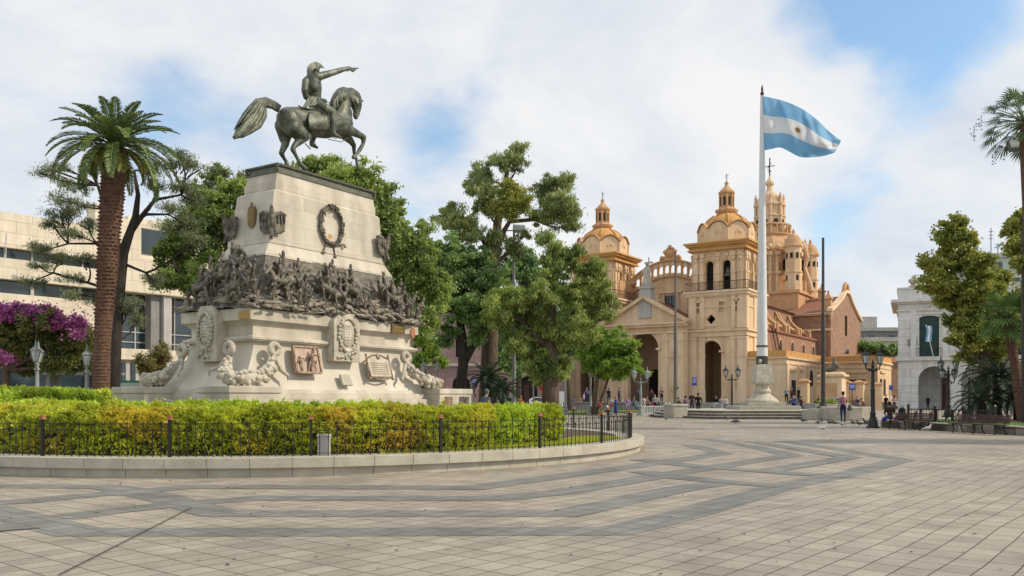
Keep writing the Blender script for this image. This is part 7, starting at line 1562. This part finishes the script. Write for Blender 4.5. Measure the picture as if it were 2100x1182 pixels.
# parked cars seen between the trunks
def car(label, px, Y, mt, rz=0.0):
    c = thing('parked_car', label, 'car', (pt(px, 0, Y).x, Y, 0), R(rz), 'cars parked behind the trees')
    prof = [(-2.1, .35), (2.1, .35), (2.15, .6), (2.0, .82), (1.2, .92), (.7, 1.38), (-.9, 1.42), (-1.6, 1.0), (-2.1, .92), (-2.2, .6)]
    m = MB(); m.prism(prof, -.85, .85); m.build('body', mt, c, bevel=.08)
    m = MB(); m.prism([(1.05, .96), (.62, 1.33), (-.02, 1.35), (-.02, .96)], -.86, .86); m.prism([(-.08, .96), (-.08, 1.35), (-.85, 1.36), (-1.35, 1.0)], -.861, .861); m.build('windows', M_['glass'], c)
    for x in (-1.35, 1.35):
        for y in (-.86, .70):
            m = MB(); m.M = Matrix.Translation((x, y + .08, .33)) @ Matrix.Rotation(R(90), 4, 'X'); m.lathe([(.33, -.1), (.33, .1)], 18); w2 = m.build('wheel', M_['iron'], c); m2 = MB(); m2.M = m.M; m2.lathe([(.19, -.11), (.19, .11)], 12); m2.build('rim', M_['lampgrey'], w2)
    for y in (-.6, .6): m = MB(); m.ell((2.08, y, .68), .08, .16, .08); m.build('headlight', M_['lampglass'], c)
car('white car parked behind the large trunk of the olive tree', 1112, 92, M_['whitepaint'], 5)
car('silver grey car parked left of the white car', 1050, 94, M_['greysteel'], 2)

# ------------------------------------------------------------------ pigeons
def pigeon(label, px, py, Y=None, z=0.0, rz=0.0, light=False, fly=False, peck=False, s=1.12):
    if Y is None: p = gp(px, py)
    else: p = pt(px, py, Y)
    b = thing('pigeon', label, 'pigeon', tuple(p), rz, 'pigeons on the plaza'); m = MB(); mt = M_['pigeonlt'] if light else M_['pigeon']; zt = []
    def q(x, y, z_): return Vector((x, y, z_)) * s
    hz, hx = (.10, .17) if peck else (.25, .12)
    m.cap(q(.05, 0, .14), q(-.07, 0, .13), .065 * s, .05 * s, 10); m.cap(q(.07, 0, .16), q(hx, 0, hz), .045 * s, .028 * s, 9); m.cap(q(hx, 0, hz + .005), q(hx + .015, 0, hz + .01), .03 * s, .026 * s, 9); m.cap(q(hx + .03, 0, hz), q(hx + .065, 0, hz - .01), .009 * s, .004 * s, 6); m.cap(q(-.08, 0, .13), q(-.22, 0, .10), .035 * s, .018 * s, 8)
    if not fly:
        for y in (-.025, .025): m.cap(q(0, y, .1), q(.01, y, .01), .010 * s, .007 * s, 6)
        for y in (-.055, .055): m.cap(q(.04, y, .15), q(-.14, y * .5, .12), .032 * s, .012 * s, 8)
    blob(m, 'body', mt, b, voxel=.012, smooth=1)
    if fly:
        for sg in (-1, 1):
            w2 = MB(); w2.add([q(.08, sg * .04, .17), q(.12, sg * .25, .26 + .05 * sg), q(.02, sg * .42, .30 + .1 * sg), q(-.08, sg * .3, .26 + .05 * sg), q(-.08, sg * .05, .16), q(.08, sg * .04, .155), q(.12, sg * .25, .25 + .05 * sg), q(.02, sg * .42, .29 + .1 * sg), q(-.08, sg * .3, .25 + .05 * sg), q(-.08, sg * .05, .145)], [(0, 1, 2, 3, 4), (9, 8, 7, 6, 5), (0, 5, 6, 1), (1, 6, 7, 2), (2, 7, 8, 3), (3, 8, 9, 4), (4, 9, 5, 0)]); w2.build('wing', mt, b)
    return b
for lab, px, py, kw in (
    ('dark pigeon alone left of the steps near the pale railing', 1337, 856, dict(rz=.3)), ('pigeon with raised wings just left of the lowest step', 1364, 856, dict(rz=2.6)), ('grey pigeon pecking below the left end of the steps', 1366, 864, dict(rz=1.2, peck=True)), ('pale pigeon below the left part of the steps', 1391, 860, dict(rz=.2, light=True)),
    ('dark pigeon close to the middle of the lowest step', 1492, 863, dict(rz=3.3)), ('largest dark pigeon bending down before the steps', 1508, 871, dict(rz=.4, peck=True, s=1.4)), ('dark pigeon below the flagpole, leftmost of the right flock', 1647, 868, dict(rz=2.5)), ('pigeon standing before the dark pole footing, farther of two', 1685, 868, dict(rz=1.4)),
    ('pigeon standing before the dark pole footing, nearer of two', 1677, 872, dict(rz=.6)), ('pale pigeon alone nearest to the camera on the open paving', 1687, 885, dict(rz=.2, light=True)), ('pigeon walking left below the round planter, first of a pair', 1702, 872, dict(rz=2.4)), ('pigeon walking left below the round planter, second of a pair', 1712, 873, dict(rz=2.7)),
    ('pale pigeon by the feet of the man in the pink shirt', 1727, 876, dict(rz=1.9, light=True)), ('dark pigeon right of the man in the pink shirt', 1750, 873, dict(rz=2.2)), ('dark pigeon midway between the man and the black lamp', 1763, 875, dict(rz=2.6)), ('pigeon lifting off just left of the black lamp foot', 1778, 874, dict(rz=2.9, s=1.4)),
    ('pigeon half hidden behind the black lamp foot', 1797, 872, dict(rz=1.1, s=1.4)), ('white and grey pigeon by the kerb corner', 1812, 877, dict(rz=.5, light=True)), ('white pigeon under the first bench', 1902, 886, dict(rz=.1, light=True))): pigeon(lab, px, py, **kw)
pigeon('pigeon flying with spread wings before the orange annex', 1737, 729, Y=30, rz=-.4, fly=True, s=.6)
pigeon('pigeon flying low in front of the tall grey pole', 1389, 801, Y=55, rz=-.2, fly=True, s=.7)

# crumbs, feathers and dry leaves on the paving
n = 420; Yr = RNG.uniform(6.5, 40, n) ** 1.0; c = np.stack([RNG.uniform(-.62, .62, n) * Yr, Yr, np.full(n, .012)], 1)
ins = (c[:, 0] - RC.x) ** 2 + (c[:, 1] - RC.y) ** 2 > (RR + .1) ** 2; c = c[ins]; d = RNG.normal(0, 1, (len(c), 3)); d[:, 2] *= .15
tag(npmesh('fallen_leaves', leafquads(c, .05, .028, dirs=d, nrm=np.tile([0, 0, 1.], (len(c), 1)) + RNG.normal(0, .2, (len(c), 3))), 4, M_['darkbark']), 'tiny dry leaves and crumbs scattered over the paving', kind='stuff')
# ------------------------------------------------------------------ people
def person(label, px, Y, z0=0.0, h=1.7, rz=0.0, top=(.2, .2, .2), bot=(.03, .035, .06), pose='stand', hair=(.03, .02, .015), shoes=(.04, .035, .03), arms=('down', 'down'), skirt=False, lean=0.0, longhair=False, sleeves=True, yfeet=None):
    """faces local -y; rz turns it"""
    b = thing('person', label, 'person', (pt(px, 0, Y).x, Y, z0), R(rz)); k = h / 1.75; m = MB(); zn = []
    def V(x, y, z): return Vector((x, y, z)) * k
    def c(p, r, q, s, mi, n=10):
        m.cap(V(*p), V(*q), r * k, s * k, n); zn.append((tuple(V(*p)), tuple(V(*q)), (r + s) / 2 * k, mi))
    sit = pose in ('sit', 'crouch'); hz = {'stand': .93, 'walk': .91, 'sit': .46, 'crouch': .30}[pose]; ly = lean
    def T(x, y, z): return (x, y - (z - hz) * ly, z)    # lean the trunk forward
    sh = hz + .50
    c(T(0, 0, hz + .02), .135, T(0, .0, hz + .10), .135, 2); c(T(0, 0, hz + .12), .13, T(0, 0, sh - .1), .15, 1); c(T(-.10, 0, sh - .07), .095, T(.10, 0, sh - .07), .095, 1)
    c(T(-.06, 0, sh - .16), .12, T(.06, 0, sh - .16), .12, 1); c(T(0, 0, sh), .055, T(0, -.01, sh + .08), .052, 0)
    hd = T(0, -.02, sh + .19); c((hd[0], hd[1], hd[2] - .03), .075, (hd[0], hd[1], hd[2] + .04), .088, 0); c((hd[0], hd[1] - .085, hd[2] - .01), .018, (hd[0], hd[1] - .095, hd[2] - .03), .014, 0)
    c((hd[0], hd[1] - .05, hd[2] - .09), .035, (hd[0], hd[1] - .055, hd[2] - .085), .035, 0)
    for s in (-1, 1): c((s * .092, hd[1], hd[2] + .01), .02, (s * .094, hd[1] + .01, hd[2] - .03), .015, 0)
    ex = MB()
    for i, s in enumerate((-1, 1)):
        if pose == 'stand': c((s * .09, 0, .88), .095, (s * .10, -.01, .50), .065, 2); c((s * .10, -.01, .50), .06, (s * .10, .02, .12), .042, 2); c((s * .10, .03, .045), .042, (s * .12, -.13, .035), .035, 3)
        elif pose == 'walk':
            f = s * .22; c((s * .08, 0, .86), .095, (s * .09, -f * .9 - .05, .49), .065, 2); c((s * .09, -f * .9 - .05, .49), .06, (s * .09, -f * 1.3 + .06, .12 + (.06 if s < 0 else 0)), .042, 2); c((s * .09, -f * 1.3 + .07, .045 + (.05 if s < 0 else 0)), .042, (s * .10, -f * 1.3 - .1, .035), .035, 3)
        elif pose == 'sit': c((s * .09, -.02, hz), .095, (s * .12, -.42, hz + .02), .07, 2); c((s * .12, -.42, hz), .062, (s * .12, -.44, .12), .044, 2); c((s * .12, -.43, .045), .042, (s * .13, -.58, .035), .035, 3)
        else: c((s * .10, -.02, hz), .095, (s * .15, -.32, hz + .22), .07, 2); c((s * .15, -.32, hz + .2), .062, (s * .13, -.18, .10), .044, 2); c((s * .13, -.17, .045), .042, (s * .15, -.33, .035), .035, 3)
        ar = arms[i]; S_ = T(s * .195, 0, sh - .07)
        E_, H_ = {'down': (T(s * .245, .02, sh - .36), T(s * .255, -.05, sh - .60)), 'front': (T(s * .24, -.05, sh - .32), T(s * .12, -.28, sh - .30)), 'pocket': (T(s * .29, .07, sh - .34), T(s * .19, -.02, sh - .52)), 'up': (T(s * .26, -.12, sh - .26), T(s * .14, -.26, sh + .02)), 'reach': (T(s * .22, -.22, sh - .22), T(s * .18, -.50, sh - .22)), 'knee': (T(s * .24, -.10, sh - .30), (s * .14, -.40, hz + .12))}[ar]
        c(S_, .062, E_, .045, 1, 9); c(E_, .043, H_, .030, 1 if sleeves else 0, 9)
        d = (Vector(H_) - Vector(E_)).normalized(); P_ = Vector(H_) + d * .05; c(H_, .028, tuple(P_), .03, 0, 8)
        sd = d.cross(Vector((0, 1, .01))).normalized()
        for q, (o, l_) in enumerate(((-.021, .070), (-.007, .08), (.007, .075), (.021, .058))):
            a = P_ + sd * o; e1 = a + d * l_ * .6; ex.cap(a * k, e1 * k, .0085 * k, .0075 * k, 5); ex.cap(e1 * k, (e1 + d * l_ * .4 + Vector((0, -.012, 0))) * k, .0075 * k, .006 * k, 5)
        ex.cap((P_ - d * .03 + sd * .02) * k, (P_ + sd * .05 + d * .015) * k, .010 * k, .007 * k, 5)
    if skirt: c((0, 0, .86), .15, (0, .0, .42), .20, 2); c((0, 0, .42), .20, (0, .01, .30), .20, 2)
    mats = [M_['skin'], cloth('%02d%02d%02d' % tuple(int(x * 99) for x in top), top), cloth('%02d%02d%02d' % tuple(int(x * 99) for x in bot), bot), cloth('%02d%02d%02d' % tuple(int(x * 99) for x in shoes), shoes)]
    o = blob(m, 'body', mats, b, voxel=.021 * k, smooth=2, zones=zn, extra=ex)
    m = MB(); H3 = Vector(hd); m.cap((H3 + Vector((0, .018, .045))) * k, (H3 + Vector((0, .022, .055))) * k, .098 * k, .094 * k, 12); m.cap((H3 + Vector((0, .045, .0))) * k, (H3 + Vector((0, .05, -.05 - (.2 if longhair else 0)))) * k, .078 * k, (.075 if longhair else .055) * k, 10)
    blob(m, 'hair', cloth('h%02d%02d' % (int(hair[0] * 99), int(hair[2] * 99)), hair), b, voxel=.02 * k, smooth=2)
    return b
def bag(label, px, Y, z0, c, w_=.3, h=.42, d=.2, rz=0, name='backpack'):
    b = thing(name, label, 'bag', (pt(px, 0, Y).x, Y, z0), R(rz)); m = MB(); m.cap((-w_ * .2, 0, h * .3), (w_ * .2, 0, h * .3), w_ * .38, w_ * .38); m.cap((0, 0, h * .35), (0, 0, h * .75), w_ * .45, w_ * .36); blob(m, 'sack', cloth('bag%02d%02d' % (int(c[0] * 99), int(c[2] * 99)), c), b, voxel=.025, smooth=2)
    m = MB(); m.path([(-.06, 0, h * .95), (-.04, 0, h * 1.12), (.04, 0, h * 1.12), (.06, 0, h * .95)], .012, 5); m.path([(-.1, -d * .6, h * .9), (-.13, -d * .9, h * .5), (-.1, -d * .6, h * .1)], .016, 5); m.build('straps', M_['iron'], b); return b
NAVY, DARK, BLACK, WHITE, GREY, JEANS = (.02, .03, .09), (.03, .03, .035), (.012, .012, .014), (.62, .62, .62), (.22, .23, .25), (.06, .11, .22)
person('man in a pink shirt and navy trousers seen from behind at the round planter', 1729, 48.5, h=1.73, rz=185, top=(.42, .20, .235), bot=NAVY, pose='stand', arms=('front', 'down'))
bag('pale green and violet shopping bag held by the man in the pink shirt', 1743, 48.3, .62, (.16, .17, .10), .26, .38, name='shopping_bag')
person('woman in a long blue dress standing by the seated family', 1263, 68, h=1.48, rz=70, top=(.05, .09, .26), bot=(.035, .06, .2), skirt=True, hair=(.22, .12, .04), arms=('front', 'down'))
person('crouching person in a white shirt and jeans left of the woman in blue', 1243, 68, h=1.6, rz=60, top=WHITE, bot=JEANS, pose='crouch', arms=('reach', 'knee'), lean=.3)
person('child in an orange red top bending near the white shirted person', 1233, 67.6, h=1.1, rz=-80, top=(.5, .09, .05), bot=(.30, .16, .10), pose='stand', lean=.35, arms=('reach', 'reach'))
person('small child in red and pale blue holding the woman in blue', 1255, 67.4, h=1.0, rz=-60, top=(.4, .08, .08), bot=(.25, .35, .45), arms=('up', 'front'))
person('person in dark green with crouched back by the grey lamp foot', 1215, 68.5, h=1.5, rz=150, top=(.03, .12, .07), bot=DARK, pose='crouch', arms=('knee', 'knee'), lean=.4)
person('man in a black jacket seen from behind on the steps', 1432, 62.8, z0=.1, h=1.62, rz=180, top=BLACK, bot=BLACK, arms=('pocket', 'pocket'))
person('dark haired person facing the camera in black left of the black jacketed man', 1419, 65, z0=.25, h=1.55, rz=-10, top=(.03, .02, .022), bot=(.04, .035, .04), arms=('front', 'pocket'))
person('seated person in a mauve top left of the black jacketed man', 1409, 61.5, z0=.35, h=1.6, rz=200, top=(.20, .12, .17), bot=GREY, pose='sit', arms=('knee', 'knee'), lean=.35)
person('small seated figure in dark clothes at the foot of the tall grey pole', 1391, 63.0, z0=.4, h=1.35, rz=150, top=(.09, .06, .05), bot=DARK, pose='sit', arms=('knee', 'knee'))
person('person with pale blue trousers standing left of the slim black lamp', 1479, 72, z0=0, h=1.55, rz=30, top=(.35, .30, .35), bot=(.36, .42, .5), arms=('front', 'down'))
person('person in a white shirt leaning beside the slim black lamp', 1489, 71.5, z0=0, h=1.5, rz=-40, top=(.62, .60, .66), bot=(.17, .16, .2), lean=.25, arms=('front', 'front'))
person('person in black sitting on the terrace steps left of the white shirted pair', 1469, 88, z0=.3, h=1.7, rz=-60, top=BLACK, bot=(.35, .4, .45), pose='sit', arms=('knee', 'knee'))
person('man in a grey blue top with black trousers on the terrace by the annex', 1613, 90.5, z0=.75, h=1.75, rz=-20, top=(.26, .31, .37), bot=BLACK, arms=('down', 'pocket'))
person('person in a dark red and black top in the huddle by the annex', 1623, 91, z0=.75, h=1.7, rz=60, top=(.12, .02, .02), bot=BLACK, arms=('front', 'down'))
person('person in a blue football shirt in front of the huddle', 1628, 74, z0=.0, h=1.6, rz=-30, top=(.03, .12, .5), bot=NAVY, arms=('front', 'down'), lean=.15)
person('person in a black top in the right of the huddle by the annex', 1638, 90.5, z0=.75, h=1.72, rz=-70, top=BLACK, bot=DARK, arms=('down', 'front'))
person('person with an orange sleeve striding right in black trousers', 1643, 75, z0=.0, h=1.5, rz=90, top=(.10, .04, .03), bot=BLACK, pose='walk', arms=('front', 'reach'))
person('person bending forward in a striped grey coat before the huddle', 1616, 73.5, z0=0, h=1.45, rz=100, top=(.10, .09, .10), bot=(.25, .24, .26), lean=.7, arms=('reach', 'reach'))
bag('large white and grey bag on the ground before the huddle', 1633, 72.5, 0, (.62, .64, .70), .55, .55, name='shopping_bag')
person('person in dark clothing sitting at the foot of the gate railing', 1678, 90, z0=.4, h=1.6, rz=-90, top=BLACK, bot=BLACK, pose='sit', arms=('knee', 'knee'))
person('person in a brown top sitting behind the round planter', 1749, 72, z0=.35, h=1.6, rz=30, top=(.18, .09, .07), bot=(.12, .12, .15), pose='sit', arms=('knee', 'knee'))
person('person in dark blue sitting right of the person in brown', 1758, 72.5, z0=.35, h=1.55, rz=-20, top=(.06, .05, .09), bot=DARK, pose='sit', arms=('knee', 'knee'))
person('hunched person in rust brown near the thin gate pillar', 1774, 73, z0=.2, h=1.55, rz=-110, top=(.19, .08, .06), bot=(.13, .09, .09), pose='sit', lean=.5, arms=('knee', 'knee'))
person('distant child in a white top before the orange annex corner', 1806, 96, h=1.45, rz=20, top=WHITE, bot=DARK, arms=('down', 'down'))
person('person all in black walking left of the white building', 1817, 84, h=1.66, rz=-60, top=BLACK, bot=BLACK, pose='walk', arms=('down', 'down'))
person('woman in a pale pink top beside the corner of the white building', 1834, 82, h=1.6, rz=160, top=(.5, .32, .28), bot=(.08, .07, .08), arms=('down', 'front'), longhair=True)
person('man in a dark brown jacket seated on the kerb corner with his back turned', 1825, 39.35, z0=.06, h=1.55, rz=165, top=(.045, .026, .02), bot=(.05, .05, .10), pose='sit', arms=('knee', 'knee'), lean=.15)
bag('red cloth bag on the kerb right of the seated man', 1838, 38.4, .34, (.45, .03, .05), .26, .14, name='cloth_bag')
bag('blue cloth bag on the kerb left of the seated man', 1813, 38.7, .34, (.04, .05, .40), .2, .14, name='cloth_bag')
bag('black backpack standing on the kerb by the first bench', 1850, 37.6, .34, BLACK, .42, .62)
person('person in black standing inside the white arcade', 1903, 97, h=1.6, rz=10, top=BLACK, bot=BLACK, arms=('down', 'down'))
for k, (px, Y, z0, h, pose, top, bot, lab) in enumerate((
    (1168, 88, .0, 1.6, 'stand', (.05, .07, .14), DARK, 'person in dark blue left of the far lawn railing'), (1177, 88, .0, 1.5, 'stand', (.12, .09, .2), DARK, 'person in violet second from the olive tree trunk'), (1190, 87, .0, 1.55, 'stand', (.5, .3, .2), (.3, .25, .2), 'person in a peach top behind the far lawn'),
    (1203, 92, .75, 1.7, 'stand', (.14, .10, .26), NAVY, 'tall person in purple on the terrace behind the small bright tree'), (1197, 90, .3, 1.6, 'stand', (.45, .35, .38), DARK, 'person in pale mauve next to the tall purple one'), (1248, 92, .75, 1.65, 'stand', BLACK, BLACK, 'person in black on the terrace left of the great arch'),
    (1254, 88, .3, 1.5, 'sit', (.6, .5, .5), GREY, 'seated person in pale pink on the terrace steps left of the lamp'), (1270, 92, .75, 1.7, 'stand', (.09, .11, .17), DARK, 'person in slate blue near the left jamb of the great arch'),
    (1287, 72, .35, 1.5, 'sit', (.42, .27, .52), (.5, .5, .5), 'seated woman in lilac left of the grey green lamp'), (1300, 74, .35, 1.5, 'sit', (.10, .09, .10), DARK, 'seated person in charcoal right of the woman in lilac'), (1304, 71.5, .3, 1.3, 'sit', (.25, .4, .5), GREY, 'seated child in light blue close to the grey green lamp'),
    (1320, 74, .0, 1.55, 'stand', (.55, .43, .38), (.4, .37, .35), 'woman in beige right of the grey green lamp'), (1327, 75, .35, 1.5, 'sit', (.2, .13, .1), DARK, 'seated person in brown right of the woman in beige'),
    (1343, 72, .0, 1.65, 'stand', (.38, .39, .39), BLACK, 'man in a grey sweater behind the white railing'), (1350, 76, .0, 1.6, 'stand', (.25, .28, .3), DARK, 'person in blue grey behind the man in the grey sweater'),
    (1357, 93, .75, 1.75, 'stand', (.24, .17, .22), BLACK, 'person in mauve standing at the right jamb of the great arch'), (1336, 95, .75, 1.6, 'stand', (.10, .05, .04), DARK, 'person in dark brown inside the great arch'), (1309, 94, .75, 1.65, 'stand', (.05, .06, .10), BLACK, 'person in black inside the left part of the great arch'),
    (1226, 90, .3, 1.5, 'sit', (.35, .12, .10), GREY, 'seated person in red on the far steps behind the small tree'), (1232, 86, .0, 1.5, 'stand', (.40, .10, .12), (.4, .3, .3), 'person in faded red behind the child in orange'), (1275, 86, .3, 1.5, 'sit', (.3, .3, .32), DARK, 'seated person in grey left of the woman in lilac'))):
    person(lab, px, Y, z0=z0, h=h, rz=(k * 67) % 360 - 180 if k % 3 else 20 * (k % 5) - 40, top=top, bot=bot, pose=pose, arms=(('knee', 'knee') if pose == 'sit' else ('down', 'front') if k % 2 else ('pocket', 'down')))
bag('small red bag carried beside the man in the grey sweater', 1338, 71.8, .7, (.5, .03, .10), .2, .26, name='hand_bag')
person('stooping person in a grey blue jacket and cap between hedge and cycad', 992, 33, z0=0, h=1.72, rz=140, top=(.10, .12, .16), bot=(.09, .09, .11), pose='stand', lean=.25, hair=(.12, .13, .14), arms=('front', 'front'))
person('person in red and yellow walking right of the lower cycad', 1068, 62, h=1.6, rz=60, top=(.5, .16, .03), bot=(.4, .05, .04), pose='walk', arms=('down', 'front'))
person('person in a grey patterned top beside the floodlight mast', 1058, 64, h=1.65, rz=-20, top=(.28, .27, .27), bot=(.12, .12, .13), arms=('down', 'front'))
person('reader in a navy jacket sitting under the bougainvillea at the left', 38, 38, z0=.3, h=1.7, rz=-70, top=(.04, .05, .12), bot=DARK, pose='sit', arms=('front', 'front'), lean=.2)
person('person in a striped black and white jersey left of the single lantern lamp', 133, 38, z0=.35, h=1.6, rz=120, top=(.30, .28, .30), bot=(.55, .12, .03), pose='sit', arms=('front', 'front'), lean=.5, hair=(.35, .33, .3))
person('person in dark clothes and blue bag at the foot of the date palm', 198, 35.5, z0=.3, h=1.62, rz=80, top=(.05, .04, .05), bot=(.03, .07, .3), pose='sit', arms=('knee', 'front'), lean=.2)
person('person in black crouching right of the leftmost lamp', 58, 38, z0=.3, h=1.5, rz=10, top=BLACK, bot=BLACK, pose='sit', arms=('knee', 'knee'))
